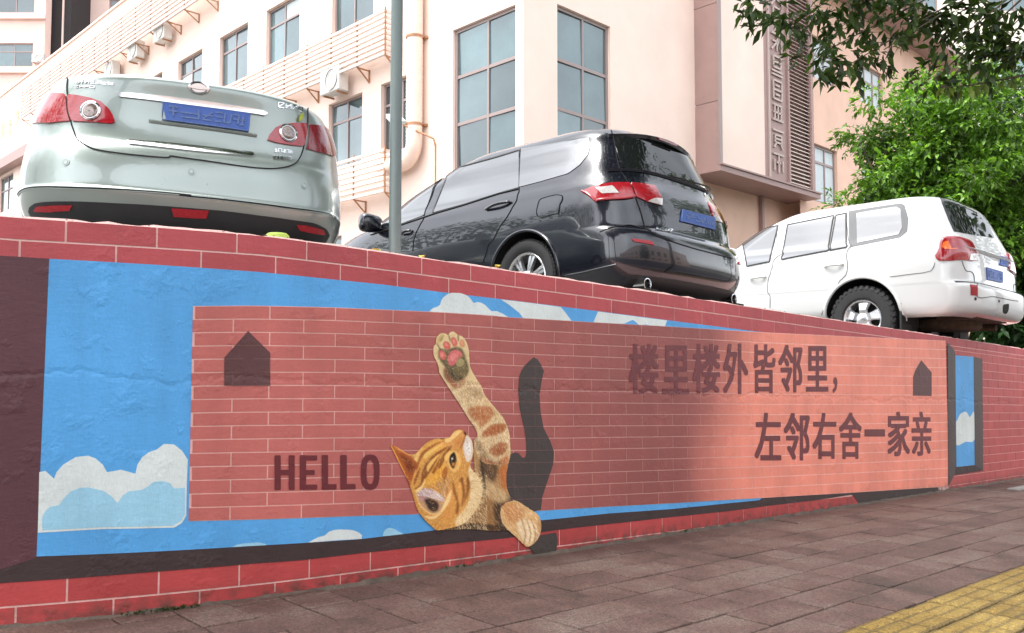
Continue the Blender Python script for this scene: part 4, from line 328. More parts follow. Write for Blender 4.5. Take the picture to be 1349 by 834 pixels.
# ================================================================ the wall surface
def wy(X):
    X = np.asarray(X, float); d = np.clip(2.3-X, 0, None); k, l = .085, 1.9
    return 3.71+np.where(d < l, k*d*d, k*l*l+2*k*l*(d-l))
def wtop(X): return np.interp(X, [-3, .9, 1.9, 2.6, 4.9, 9.9, 15], [1.58, 1.629, 1.68, 1.688, 1.70, 1.712, 1.72])
def on_wall(X, z, off=0.):
    X = np.asarray(X, float); e = 1e-3; s = (wy(X+e)-wy(X-e))/(2*e); n = np.sqrt(1+s*s)
    return np.stack(np.broadcast_arrays(X+off*s/n, wy(X)-off/n, z), -1)
def gz(X): return -SL*np.asarray(X, float)
X0, X1 = -2.6, 16.0

# ================================================================ ground, pavement, road, car park
MT['ground'] = mat('ground', (.10, .095, .085), .9, var=.3, vscale=.7)
MT['bed'] = mat('paving bed', (.018, .015, .012), .95, var=.4, vscale=9, bump=.6, bscale=80)
MT['asphalt'] = mat('asphalt', (.055, .055, .056), .9, var=.3, vscale=3, bump=.5, bscale=160)
MT['carpark'] = mat('car park concrete', (.16, .155, .145), .9, var=.3, vscale=1.5, bump=.4, bscale=90)
MT['kerb'] = mat('kerb stone', (.33, .32, .30), .85, var=.2, vscale=9, bump=.4, bscale=70)
def sheet(name, x0, x1, y0, y1, off, m, ny=1):
    v = []; f = []
    for x in (x0, x1):
        for y in (y0, y1): v.append((x, y, off-SL*x))
    o = new(name, v, [(0, 2, 3, 1)], m); return tag(o, kind='structure')
g = sheet('ground', -160, 160, -160, 160, -.16, MT['ground'])
pav = sheet('pavement', -4, 18, .60, 3.95, -.035, MT['bed'])
road = sheet('road', -40, 40, -7.0, .44, -.13, MT['asphalt'])
def mk_kerb(y0, y1):
    for i in range(22):
        x = -4+i*1.0; b = MB(); b.box((x+.004, y0, -.13), (x+.996, y1, .004))
        v = [(p[0], p[1], p[2]-SL*p[0]) for p in b.v]
        new('kerb_stone', v, b.f, MT['kerb'], kerbroot)
kerbroot = sheet('kerb', -4, 18, .45, .59, -.14, MT['bed'])
mk_kerb(.45, .59)
v = []; f = []
for i, x in enumerate(np.linspace(-30, 45, 76)):
    y0 = float(wy(x))+.1 if x > -2.5 else float(wy(-2.5))+.1
    v += [(x, y0, 1.54-SL*x), (x, 70, 1.54-SL*x)]
    if i: f.append((2*i-2, 2*i, 2*i+1, 2*i-1))
tag(new('car_park', v, f, MT['carpark']), kind='structure')

# --- pavers
def paver_mat(name, c1, c2, c3):
    m = bpy.data.materials.new(name); m.use_nodes = True; nt = m.node_tree; N = nt.nodes; L = nt.links; b = N['Principled BSDF']
    ge = N.new('ShaderNodeNewGeometry'); oi = N.new('ShaderNodeObjectInfo')
    n1 = N.new('ShaderNodeTexNoise'); n1.inputs['Scale'].default_value = 2.6; n1.inputs['Detail'].default_value = 6; n1.inputs['Roughness'].default_value = .68
    n2 = N.new('ShaderNodeTexVoronoi'); n2.inputs['Scale'].default_value = 210
    n3 = N.new('ShaderNodeTexNoise'); n3.inputs['Scale'].default_value = 60; n3.inputs['Detail'].default_value = 4
    for n in (n1, n2, n3): L.new(ge.outputs['Position'], n.inputs['Vector'])
    add = N.new('ShaderNodeMath'); add.operation = 'MULTIPLY_ADD'; add.inputs[1].default_value = .16; L.new(oi.outputs['Random'], add.inputs[0]); L.new(n1.outputs[0], add.inputs[2])
    rp = N.new('ShaderNodeValToRGB'); e = rp.color_ramp.elements; e[0].position = .34; e[0].color = (*c1, 1); e[1].position = .76; e[1].color = (*c3, 1)
    k = e.new(.56); k.color = (*c2, 1); L.new(add.outputs[0], rp.inputs[0])
    sp = N.new('ShaderNodeMapRange'); sp.inputs[3].default_value = .42; sp.inputs[4].default_value = 1.58; L.new(n2.outputs['Color'], sp.inputs[0])
    g2 = N.new('ShaderNodeMapRange'); g2.inputs[1].default_value = .3; g2.inputs[2].default_value = .7; g2.inputs[3].default_value = .70; g2.inputs[4].default_value = 1.25; L.new(n3.outputs[0], g2.inputs[0])
    ml = N.new('ShaderNodeMath'); ml.operation = 'MULTIPLY'; L.new(sp.outputs[0], ml.inputs[0]); L.new(g2.outputs[0], ml.inputs[1])
    vm = N.new('ShaderNodeVectorMath'); vm.operation = 'SCALE'; L.new(rp.outputs[0], vm.inputs[0]); L.new(ml.outputs[0], vm.inputs['Scale'])
    L.new(vm.outputs[0], b.inputs['Base Color']); b.inputs['Roughness'].default_value = .8
    rr = N.new('ShaderNodeMapRange'); rr.inputs[3].default_value = .45; rr.inputs[4].default_value = .95; L.new(n1.outputs[0], rr.inputs[0]); L.new(rr.outputs[0], b.inputs['Roughness'])
    bp = N.new('ShaderNodeBump'); bp.inputs['Strength'].default_value = .5; bp.inputs['Distance'].default_value = .003
    L.new(n2.outputs['Distance'], bp.inputs['Height']); L.new(bp.outputs[0], b.inputs['Normal'])
    return m
MT['paver'] = paver_mat('red grey pavers', lin((72, 59, 51)), lin((106, 81, 72)), lin((122, 104, 93)))
MT['tactile'] = paver_mat('yellow tactile pavers', lin((112, 90, 40)), lin((150, 122, 56)), lin((168, 142, 76)))
def slab_mesh(lx, ly, h, ch):
    b = MB(); c = ch
    v = [(0, 0, -h), (lx, 0, -h), (lx, ly, -h), (0, ly, -h), (0, 0, -c), (lx, 0, -c), (lx, ly, -c), (0, ly, -c), (c, c, 0), (lx-c, c, 0), (lx-c, ly-c, 0), (c, ly-c, 0)]
    f = [(0, 1, 5, 4), (1, 2, 6, 5), (2, 3, 7, 6), (3, 0, 4, 7), (4, 5, 9, 8), (5, 6, 10, 9), (6, 7, 11, 10), (7, 4, 8, 11), (8, 9, 10, 11)]
    return v, f
NP = [0]; REST = MB()
def place(meshes, name, x, y, parent):
    if name == 'paver':
        NP[0] += 1
        if NP[0] > 296 or x < .4 or x > 12.6:
            NP[0] -= 1; me_ = meshes[0]; dz = random.uniform(-.003, .0015)
            REST.add([(v_.co.x+x, v_.co.y+y, v_.co.z+dz-SL*(v_.co.x+x)) for v_ in me_.vertices], [tuple(p_.vertices) for p_ in me_.polygons]); return
    o = bpy.data.objects.new(name, random.choice(meshes)); COL.objects.link(o); o.parent = parent
    o.location = (x, y, -SL*x+random.uniform(-.003, .0015))
    o.rotation_euler = (random.gauss(0, .0035), math.atan(SL)+random.gauss(0, .0025), random.gauss(0, .003))
    return o
def proto(name, v, f, m):
    me = bpy.data.meshes.new(name); me.from_pydata(v, [], f); me.materials.append(m); return me
PL, PW = .480, .2375
full = [proto('paver', *slab_mesh(PL-.013, PW-.011, .05, .0025), MT['paver'])]
half = [proto('paver', *slab_mesh(PL/2-.010, PW-.011, .05, .0025), MT['paver'])]
n = 0
for r in range(9):
    y = 1.765+r*PW; sh = (0, .24, 0, 0, .24, 0, .24, .24, 0)[r]
    for i in range(-1, 31):
        x = -.16+i*PL+sh+random.uniform(-.003, .003)
        if x > 13.3 or x < 0.25 - (r-4)*.1 - (.0 if r > 3 else -.6*(4-r)): continue
        if r == 8 and x > 1.9: continue
        if random.random() < .30:
            place(half, 'paver', x, y, pav); place(half, 'paver', x+PL/2, y, pav); n += 2
        else: place(full, 'paver', x, y, pav); n += 1
# sliver of cut pavers against the wall foot where the wall bends back, and mortar fillet
b = MB()
xs = np.arange(-2.4, 15.6, .04)
for i in range(len(xs)-1):
    a, c = xs[i], xs[i+1]
    def pt(x, o, h): p = on_wall(x, 0, o); return (p[0], p[1], -SL*x+h)
    h0 = [.012+.016*random.random() for _ in range(2)]; w0 = .006+.016*abs(math.sin(a*3.1)+.6*math.sin(a*7.7))
    w1 = .006+.016*abs(math.sin(c*3.1)+.6*math.sin(c*7.7))
    b.add([pt(a, w0+.02, -.02), pt(c, w1+.02, -.02), pt(c, w1*.5, .006), pt(a, w0*.5, .006), pt(c, 0, .010+.006*math.sin(c*23)+.004*math.sin(c*61)), pt(a, 0, .010+.006*math.sin(a*23)+.004*math.sin(a*61))], [(0, 1, 2, 3), (3, 2, 4, 5)])
MT['mortar'] = mat('old mortar', lin((96, 84, 74)), .95, var=.45, vscale=7, bump=.8, bscale=60)
b.build('mortar_fillet', MT['mortar'], pav, True)
MT['tactile_base'] = paver_mat('grimy yellow paver', lin((86, 70, 36)), lin((120, 98, 50)), lin((140, 118, 66)))
tp = MB(); tv, tf = slab_mesh(.250, .232, .05, .004); tp.add(tv, tf); nb = len(tp.f)
for k in range(3):
    y0 = .014+k*.072; tp.add([(.012, y0, -.002), (.239, y0, -.002), (.239, y0+.056, -.002), (.012, y0+.056, -.002), (.020, y0+.008, .005), (.231, y0+.008, .005), (.231, y0+.048, .005), (.020, y0+.048, .005)],
                             [(0, 1, 5, 4), (1, 2, 6, 5), (2, 3, 7, 6), (3, 0, 4, 7), (4, 5, 6, 7)])
tact = [proto('tactile_paver', tp.v, tp.f, MT['tactile_base'])]; tact[0].materials.append(MT['tactile'])
for i_, p_ in enumerate(tact[0].polygons): p_.material_index = 1 if i_ >= nb else 0
for r in range(2):
    for i in range(36):
        x = 2.67+i*.260
        place(tact, 'tactile_paver', x, 1.523-r*.242, pav)
outer = [proto('paver', *slab_mesh(PL-.013, PW-.011, .05, .0025), MT['paver'])]
for r in range(3):
    for i in range(14):
        place(outer, 'paver', 2.4+i*PL+(.24 if r % 2 else 0), 1.043-r*PW-.005, pav)
REST.build('outer_pavers', MT['paver'], pav)['kind'] = 'stuff'
# pale kerb strip at the far end of the pavement
b = MB(); b.box((10.9, 3.22, -.02), (13.4, 3.34, .012)); v = [(p[0], p[1], p[2]-SL*p[0]) for p in b.v]
new('threshold_strip', v, b.f, MT['kerb'], pav)

# ================================================================ retaining wall with its mural
RED = lin((186, 80, 84)); MORT = lin((232, 190, 181))
MT['wallbase'] = wall_paint('pale pink joint paint', MORT)
MT['brickpaint'] = wall_paint('painted brick colours', None, grain=.05)
xs = np.concatenate([np.arange(X0, 2.4, .06), np.arange(2.4, X1+.01, .10)])
v = []; f = []; TH = .24
rr = [0]*len(xs)
for i, x in enumerate(xs):
    zt = float(wtop(x)+gz(x))+random.uniform(-.004, .004); zb = float(gz(x))-.25
    a = on_wall(x, 0, 0); c = on_wall(x, 0, -TH); zj = zt+random.uniform(-.006, .006)
    v += [(a[0], a[1], zb), (a[0], a[1], zt-.012), (a[0], a[1]+.012, zt+random.uniform(-.003, .003)), (c[0], c[1], zj), (c[0], c[1], zb)]
    if i:
        k = 5*i
        for j in range(4): f.append((k-5+j, k+j, k+j+1, k+j-4))
        f.append((k-1, k+4, k, k-5))
k = 5*(len(xs)-1); f += [(4, 3, 2, 1, 0), (k, k+1, k+2, k+3, k+4)]
wallo = new('retaining_wall', v, [q[::-1] for q in f], MT['wallbase'])
tag(wallo, 'long low painted wall with kitten mural holding up the car park', 'wall')

def inside(poly, x, z):
    c = False; n = len(poly)
    for i in range(n):
        (x1, y1), (x2, y2) = poly[i], poly[i-1]
        if (y1 > z) != (y2 > z) and x < (x2-x1)*(z-y1)/(y2-y1)+x1: c = not c
    return c
def brick(xa, xb, zfun0, zfun1, off, colfun, parent, hide=None):
    """thin painted brick between two (sloping) lines; zfun(x) -> z"""
    nx = max(1, int((xb-xa)/.10)); X = np.linspace(xa, xb, nx+1)
    lo = np.array([zfun0(x) for x in X]); hi = np.array([zfun1(x) for x in X])
    if (hi-lo).max() < .004: return None
    hi = np.maximum(hi, lo)
    V = []; F = []; C = []
    for i, x in enumerate(X):
        for z, o in ((lo[i], -.001), (lo[i], off), (hi[i], off), (hi[i], -.001)):
            V.append(on_wall(x, z, o)); C.append(colfun(x, z))
    for i in range(nx):
        for j in range(3): F.append((4*i+j, 4*i+j+1, 4*i+j+5, 4*i+j+4))
    F += [(0, 3, 2, 1), (4*nx, 4*nx+1, 4*nx+2, 4*nx+3)]
    xm, zm = (xa+xb)/2, float((lo+hi).mean()/2); dep = .686*xm+.728*float(wy(xm)); area = (xb-xa)*float((hi-lo).mean())/dep**3 * (1 if xa > .8 and xm < 12.9 else 1e-3)
    BRICKS.append((area, V, [q[::-1] for q in F], np.array(C)))
BRICKS = []
def jit(c, a): return tuple(max(0, x*(1+a)) for x in c)
GAP = .0040
# --- red rows along the top
def top_z(x): return float(wtop(x)+gz(x))
for row in range(2):
    x = (1.05 if row == 0 else .89)-.345*9
    while x < 13.6:
        t = random.uniform(-.07, .09)
        c0 = jit(RED, t-.05)
        cf = lambda xx, z, c0=c0: tuple(np.array(c0)*(1+.10*(xx < 2.2)*(2.2-xx)/1.4))
        xa, xb = x+GAP, x+.3485-GAP
        if row == 0: brick(xa, xb, lambda q: top_z(q)-.098+GAP, lambda q: top_z(q)-.009, .0025, cf, wallo)
        elif x < 9.6: brick(xa, xb, lambda q: top_z(q)-.196, lambda q: top_z(q)-.098-GAP, .0025, cf, wallo)
        x += .3485
# --- red rows along the foot
def foot(x): return float(gz(x))+.092-.0156*x
RED2 = lin((184, 70, 70))
for row in range(2):
    x = (1.105 if row == 0 else .93)-.345*8
    while x < 10.3:
        c0 = jit(RED2, random.uniform(-.08, .08)); cf = lambda xx, z, c0=c0: c0
        xa, xb = x+GAP, x+.347-GAP
        if row == 0 and x < 7.9: brick(xa, xb, lambda q: max(foot(q)+GAP, float(gz(q))-.02), lambda q: foot(q)+.11, .0025, cf, wallo)
        elif row == 1 and x < 6: brick(xa, xb, lambda q: float(gz(q))-.02, lambda q: foot(q)-GAP, .0025, cf, wallo)
        x += .347
# --- plain red rows left of the mural
for r in range(13):
    x = -2.6+(.17 if r % 2 else 0)
    while x < .70:
        c0 = jit(RED2, random.uniform(-.06, .08)); cf = lambda xx, z, c0=c0: c0
        brick(x+GAP, min(x+.347-GAP, .735), lambda q, r=r: foot(q)+.112+(top_z(q)-.199-foot(q)-.112)*r/13+.003, lambda q, r=r: foot(q)+.112+(top_z(q)-.199-foot(q)-.112)*(r+1)/13-.003, .0025, cf, wallo)
        x += .347
# --- the salmon brick panel: 16 fanning rows
zl0, zl1, zr0, zr1 = .310, 1.254, -.368, 1.262; xl, xrr = 1.586, 10.19
PB_, PT_ = np.array(PANEL[0]), np.array(PANEL[1])
def row_z(r): return lambda x: float(np.interp(x, PB_[:, 0], PB_[:, 1]))*(1-r/16)+float(np.interp(x, PT_[:, 0], PT_[:, 1]))*r/16
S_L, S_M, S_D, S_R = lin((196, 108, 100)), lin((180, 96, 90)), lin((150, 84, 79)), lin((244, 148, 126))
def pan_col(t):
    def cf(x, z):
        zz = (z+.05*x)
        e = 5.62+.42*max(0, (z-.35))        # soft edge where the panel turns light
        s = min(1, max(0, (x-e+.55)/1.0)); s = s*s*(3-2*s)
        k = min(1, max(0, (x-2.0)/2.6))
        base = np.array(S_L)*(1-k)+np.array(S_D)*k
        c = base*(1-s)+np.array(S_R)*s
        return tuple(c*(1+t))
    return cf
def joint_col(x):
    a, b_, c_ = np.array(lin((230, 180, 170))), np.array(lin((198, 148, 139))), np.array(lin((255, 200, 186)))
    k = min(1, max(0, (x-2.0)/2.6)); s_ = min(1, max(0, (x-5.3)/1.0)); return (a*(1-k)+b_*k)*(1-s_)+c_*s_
joint_even = 1.94-.3475*2
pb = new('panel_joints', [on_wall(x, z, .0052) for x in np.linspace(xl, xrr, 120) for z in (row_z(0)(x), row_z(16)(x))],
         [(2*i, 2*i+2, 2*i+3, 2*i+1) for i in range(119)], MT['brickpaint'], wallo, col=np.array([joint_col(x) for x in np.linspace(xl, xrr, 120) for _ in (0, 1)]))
for r in range(16):
    x = joint_even+(.174 if r % 2 == 0 else 0)-.3475
    wdt = .3475
    while x < xrr:
        xa, xb = max(x+GAP*.9, xl), min(x+wdt-GAP*.9, xrr)
        if xb-xa > .02:
            g0 = .0034+.0012*(xa-2)/8
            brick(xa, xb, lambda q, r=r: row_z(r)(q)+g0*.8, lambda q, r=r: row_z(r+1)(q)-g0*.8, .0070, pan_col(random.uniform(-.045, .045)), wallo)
        x += wdt
# --- red bricks beyond the painted window, rows parallel to the street
RED3 = lin((186, 84, 82))
for r in range(-1, 17):
    x = 10.19+(.19 if r % 2 else 0)-.38
    while x < 14.5:
        xa, xb = max(x+GAP, 10.193), x+.38-GAP
        if xb > xa+.02:
            c0 = jit(RED3, random.uniform(-.06, .06)); cf = lambda xx, z, c0=c0: c0
            za = .039+r*.102
            brick(xa, xb, lambda q, za=za: float(gz(q))+max(za, -.02)+.003, lambda q, za=za: min(float(gz(q))+za+.099, top_z(q)-.102), .0025, cf, wallo)
        x += .38
# the 300 bricks that show largest are pieces of their own, the rest one part
BRICKS.sort(key=lambda b_: -b_[0])
for _, V, F, C in BRICKS[:298]: new('brick', V, F, MT['brickpaint'], wallo, col=C)
V, F, C = [], [], []
for _, v_, f_, c_ in BRICKS[298:]: F += [tuple(i+len(V) for i in q) for q in f_]; V += list(v_); C.append(c_)
new('small_bricks', V, F, MT['brickpaint'], wallo, col=np.concatenate(C))['kind'] = 'stuff'
# --- flat painted shapes
def wall_poly(name, poly, off, m, zs=None, ngon=None):
    bm = bmesh.new()
    if ngon is None:
        vs_ = [bm.verts.new((x, 0, z)) for x, z in poly]; bm.faces.new(vs_)
    else:
        vs_ = [bm.verts.new((x, 0, z)) for x, z in poly]
        for q in ngon:
            try: bm.faces.new([vs_[i] for i in q])
            except ValueError: pass
    bm.normal_update(); bmesh.ops.triangulate(bm, faces=bm.faces[:])
    xa, xb = min(p[0] for p in poly), max(p[0] for p in poly)
    x = math.ceil(xa/.08)*.08
    while x < min(xb, 2.4):
        bmesh.ops.bisect_plane(bm, geom=bm.verts[:]+bm.edges[:]+bm.faces[:], plane_co=(x, 0, 0), plane_no=(1, 0, 0)); x += .08
    bm.verts.index_update(); bm.normal_update()
    V = [on_wall(q.co.x, q.co.z, off) for q in bm.verts]
    F = []
    for fc in bm.faces:
        ids = [q.index for q in fc.verts]
        a_, b_, c_ = V[ids[0]], V[ids[1]], V[ids[2]]
        if np.cross(b_-a_, c_-a_)[1] > 0: ids = ids[::-1]
        F.append(ids)
    bm.free()
    return new(name, V, F, m, wallo)
P_ = {}
P_['blue'] = wall_paint('sky blue wall paint', lin((88, 168, 228)), lump=1.3); P_['dark'] = wall_paint('plum brown wall paint', lin((92, 56, 62)), lump=1.2)
P_['sill'] = wall_paint('dark brown wall paint', lin((62, 48, 48))); P_['cloud'] = wall_paint('cream white wall paint', lin((222, 232, 228)))
P_['pale'] = wall_paint('pale blue wall paint', lin((160, 212, 234))); P_['house'] = wall_paint('umber wall paint', lin((96, 60, 60)))
P_['ink'] = wall_paint('maroon lettering paint', lin((116, 58, 62))); P_['hello'] = wall_paint('dark maroon lettering paint', lin((108, 40, 46)))
P_['shade'] = wall_paint('charcoal wall paint', lin((70, 62, 60))); P_['grey'] = wall_paint('grey brown wall paint', lin((82, 72, 70)))
for nm, key, off, m in (('sky_panel', 'blue', .0040, 'blue'), ('frame_side', 'frame_left', .0046, 'dark'), ('frame_sill', 'sill', .0050, 'sill'),
                        ('cloud', 'cloud', .0050, 'cloud'), ('cloud', 'cloud_pale', .0060, 'pale'), ('cloud', 'cloud_sill1', .0048, 'pale'),
                        ('cloud', 'cloud_sill2', .0048, 'cloud'), ('cloud', 'cloud_sill3', .0048, 'pale'), ('cloud', 'cloud_top1', .0050, 'cloud'),
                        ('cloud', 'cloud_top2', .0050, 'cloud'), ('cloud', 'cloud_top3', .0050, 'cloud'), ('house_silhouette', 'house1', .0090, 'house'),
                        ('house_silhouette', 'house2', .0090, 'house'), ('window_sky', 'win_blue', .0090, 'blue'), ('cloud', 'win_cloud', .0100, 'cloud'),
                        ('window_frame_side', 'bar_l', .0110, 'grey'), ('window_frame_side', 'bar_r', .0110, 'grey'), ('window_frame_sill', 'bar_b', .0110, 'sill'),
                        ('kitten_shadow', 'shadow', .0090, 'shade'), ('kitten_shadow', 'shadow2', .0096, 'shade')):
    poly = MURAL[key]
    if 'cloud' in nm: poly = [tuple(p) for p in smooth_path(poly, 3, True)] if key in ('win_cloud',) else poly
    wall_poly(nm, poly, off, P_[m])
# joint lines that ghost through the silhouettes
def ghost(poly, m, parent_name):
    b = MB(); xa, xb = min(p[0] for p in poly), max(p[0] for p in poly)
    for r in range(0, 17):
        X = np.linspace(xa, xb, 60); run = []
        for x in X:
            if inside(poly, x, row_z(r)(x)): run.append(x)
            elif run:
                if len(run) > 1: b.add([on_wall(q, row_z(r)(q)+s*.0016, .0098) for q in (run[0], run[-1]) for s in (-1, 1)], [(0, 2, 3, 1)])
                run = []
        if len(run) > 1: b.add([on_wall(q, row_z(r)(q)+s*.0016, .0098) for q in (run[0], run[-1]) for s in (-1, 1)], [(0, 2, 3, 1)])
        x = joint_even+(.174 if r % 2 == 0 else 0)
        while x < xb:
            za, zb = row_z(r)(x), row_z(r+1)(x)
            if x > xa and inside(poly, x, za+.01) and inside(poly, x, zb-.01):
                b.add([on_wall(x+s*.0016, z, .0098) for z in (za, zb) for s in (-1, 1)], [(0, 1, 3, 2)])
            x += .3475
    if b.v: b.build(parent_name, m, wallo)
P_['gh'] = wall_paint('faded joint paint', lin((118, 84, 80)))
for key in ('house1', 'house2', 'shadow'): ghost(MURAL[key], P_['gh'], 'ghost_joints')
def quad_map(Q):
    (a, b_, c, d) = [np.array(p) for p in Q]        # TL TR BR BL
    return lambda u, w: tuple((a*(1-u)+b_*u)*w+(d*(1-u)+c*u)*(1-w))
for ch, Q in CHARS:
    qm = quad_map(Q); vv, ff = GLYPH[ch]
    V5 = []; F5 = []
    bo = .030 if ch != '，' else .06
    for dx, dz, do in ((0, 0, .0004), (-bo, -bo*.5, .0003), (bo, -bo*.5, .0002), (-bo, bo*.5, .0001), (bo, bo*.5, 0)):
        n0 = len(V5); V5 += [on_wall(*qm(min(1, max(0, .5+(u-.5)*(1-2*bo)))+dx, .5+(w-.5)*(1-bo)+dz), .0094+do) for u, w in vv]; F5 += [[i+n0 for i in q] for q in ff]
    F6 = []
    for q in F5:
        a_, b_, c_ = V5[q[0]], V5[q[1]], V5[q[2]]
        F6.append(q[::-1] if np.cross(b_-a_, c_-a_)[1] > 0 else q)
    new('lettering', V5, F6, P_['ink'], wallo)
def stroke_glyph(Q, shapes):
    qm = quad_map(Q); V = []; F = []
    for poly in shapes:
        n0 = len(V); V += [qm(u, w) for u, w in poly]; F.append(list(range(n0, len(V))))
    wall_poly('lettering', V, .0100, P_['hello'], ngon=F)
def rbox(a, b_, c, d, r=.03): return [(a+r, b_), (c-r, b_), (c, b_+r*.6), (c, d-r*.6), (c-r, d), (a+r, d), (a, d-r*.6), (a, b_+r*.6)]
stroke_glyph(HELLO['H'], [rbox(0, 0, .30, 1), rbox(.70, 0, 1, 1), [(.30, .43), (.70, .43), (.70, .58), (.30, .58)]])
stroke_glyph(HELLO['E'], [rbox(0, 0, .36, 1), [(.36, .006), (.98, .006), (1, .02), (1, .13), (.98, .15), (.36, .15)], [(.36, .43), (.86, .43), (.86, .57), (.36, .57)], [(.36, .85), (.97, .85), (1, .87), (1, .98), (.97, .994), (.36, .994)]])
for q in ('L', 'L2'): stroke_glyph(HELLO[q], [rbox(0, 0, .42, 1), [(.42, .006), (.97, .006), (1, .02), (1, .14), (.97, .16), (.42, .16)]])
N_ = 20
outer_ = [(.5+.5*math.copysign(abs(math.cos(t))**.75, math.cos(t)), .5+.5*math.copysign(abs(math.sin(t))**.75, math.sin(t))) for t in np.linspace(0, 2*math.pi, N_, False)]
inner_ = [(.5+.20*math.copysign(abs(math.cos(t))**.8, math.cos(t)), .5+.34*math.copysign(abs(math.sin(t))**.7, math.sin(t))) for t in np.linspace(0, 2*math.pi, N_, False)]
stroke_glyph(HELLO['O'], [[outer_[i], outer_[(i+1) % N_], inner_[(i+1) % N_], inner_[i]] for i in range(N_)])
# ---------------------------------------------------------------- the painted kitten: a fine sheet on the wall, coloured stroke by stroke
CS = 2.0; CX0, CY0, CW, CH_ = 506, 430, 212, 300          # canvas in painting units
Wc, Hc = int(CW*CS), int(CH_*CS)
YY, XX = np.mgrid[0:Hc, 0:Wc]; PX = CX0+(XX+.5)/CS; PY = CY0+(YY+.5)/CS
def zc(s, ox, oy, pts): return [(x/s+ox, y/s+oy) for x, y in pts]
kc = lambda *p: zc(2.607, 480, 420, p)
kh = lambda *p: zc(5.56, 505, 560, p)
kp = lambda *p: zc(5.957, 500, 420, p)
kl = lambda *p: zc(3.208, 590, 480, p)
def pmask(poly, sm=4):
    P = smooth_path(poly, sm, True) if sm else np.array(poly)
    m = np.zeros((Hc, Wc), bool); n = len(P)
    xmin, xmax, ymin, ymax = P[:, 0].min(), P[:, 0].max(), P[:, 1].min(), P[:, 1].max()
    i0, i1 = max(0, int((ymin-CY0)*CS)-1), min(Hc, int((ymax-CY0)*CS)+2); j0, j1 = max(0, int((xmin-CX0)*CS)-1), min(Wc, int((xmax-CX0)*CS)+2)
    x, y = PX[i0:i1, j0:j1], PY[i0:i1, j0:j1]; c = np.zeros(x.shape, bool)
    for i in range(n):
        (x1, y1), (x2, y2) = P[i], P[i-1]
        if y1 == y2: continue
        c ^= ((y1 > y) != (y2 > y)) & (x < (x2-x1)*(y-y1)/(y2-y1)+x1)
    m[i0:i1, j0:j1] = c; return m
def blur(a, r):
    a = a.astype(float); k = max(1, int(r*CS))
    for _ in range(2):
        for ax in (0, 1):
            p = np.pad(a, [(k, k) if q == ax else (0, 0) for q in range(2)], mode='edge'); cs_ = np.cumsum(p, ax)
            cs_ = np.concatenate([np.zeros_like(np.take(cs_, [0], ax)), cs_], ax)
            n = a.shape[ax]; w = 2*k+1
            a = (np.take(cs_, range(w, w+n), ax)-np.take(cs_, range(0, n), ax))/w
    return a
canvas = np.zeros((Hc, Wc, 3)); cover = np.zeros((Hc, Wc), bool)
def paint(poly, col, soft=0., alpha=1., sm=4, clip=None, grow=False):
    m = pmask(poly, sm); global cover
    if grow: cover |= m
    a = blur(m, soft*.55) if soft else m.astype(float)
    if clip is not None: a = a*clip
    a = (a*alpha)[..., None]; canvas[:] = canvas*(1-a)+np.array(lin(col))*a
    return m
def strokes(mask, n, ang, length, width, cols, alpha=.7, spread=.25):
    ii, jj = np.nonzero(mask)
    if not len(ii): return
    pick = rng.integers(0, len(ii), n); x, y = jj[pick].astype(float), ii[pick].astype(float)
    a = np.array([ang(CX0+q/CS, CY0+w/CS) for q, w in zip(x, y)])+rng.normal(0, spread, n)
    ln = length*CS*rng.uniform(.6, 1.3, n); c = np.array([lin(q) for q in cols])[rng.integers(0, len(cols), n)]
    steps = int(length*CS*1.3)+1; curve = rng.normal(0, .25, n)
    for s in range(steps):
        t = s/CS*CS; live = t < ln
        aa = a+curve*t/(length*CS)
        xi = x+np.cos(aa)*t; yi = y+np.sin(aa)*t
        fade = alpha*(1-t/ln)*live
        for ox in range(-width, width+1):
            px = np.clip(np.round(xi-np.sin(aa)*ox*.7).astype(int), 0, Wc-1); py = np.clip(np.round(yi+np.cos(aa)*ox*.7).astype(int), 0, Hc-1)
            ok = mask[py, px] & live; f_ = fade[ok][:, None]*(1-.4*abs(ox)/(width+1))
            canvas[py[ok], px[ok]] = canvas[py[ok], px[ok]]*(1-f_)+c[ok]*f_
A_ = math.radians
# body behind the head
body = kc((372, 415), (430, 440), (497, 440), (490, 500), (483, 540), (487, 585), (499, 622), (470, 640), (466, 690), (490, 722), (440, 728), (350, 722), (245, 724), (290, 690), (370, 600))
mb = paint(body, (176, 140, 96), grow=True, sm=3)
paint(kc((395, 480), (440, 490), (455, 520), (440, 560), (410, 590), (395, 560)), (84, 64, 48), 4, .9, clip=mb)
paint(kc((400, 600), (470, 610), (470, 720), (400, 725), (350, 715)), (140, 102, 64), 5, .8, clip=mb)
paint(kc((440, 620), (500, 610), (480, 700), (500, 725), (455, 725)), (58, 46, 38), 3, .85, clip=mb)
paint(kc((400, 540), (470, 590), (490, 620), (450, 630), (400, 590)), (206, 176, 132), 4, .8, clip=mb)
paint(kc((455, 520), (483, 510), (484, 570), (465, 580)), (190, 112, 56), 4, .7, clip=mb)
paint(kc((245, 715), (340, 700), (480, 712), (500, 730), (245, 730)), (40, 34, 32), 2.5, .8, clip=mb)
strokes(mb, 1500, lambda x, y: A_(60), 6, 0, [(214, 190, 150), (120, 90, 60), (180, 130, 80), (90, 70, 52)], .55)
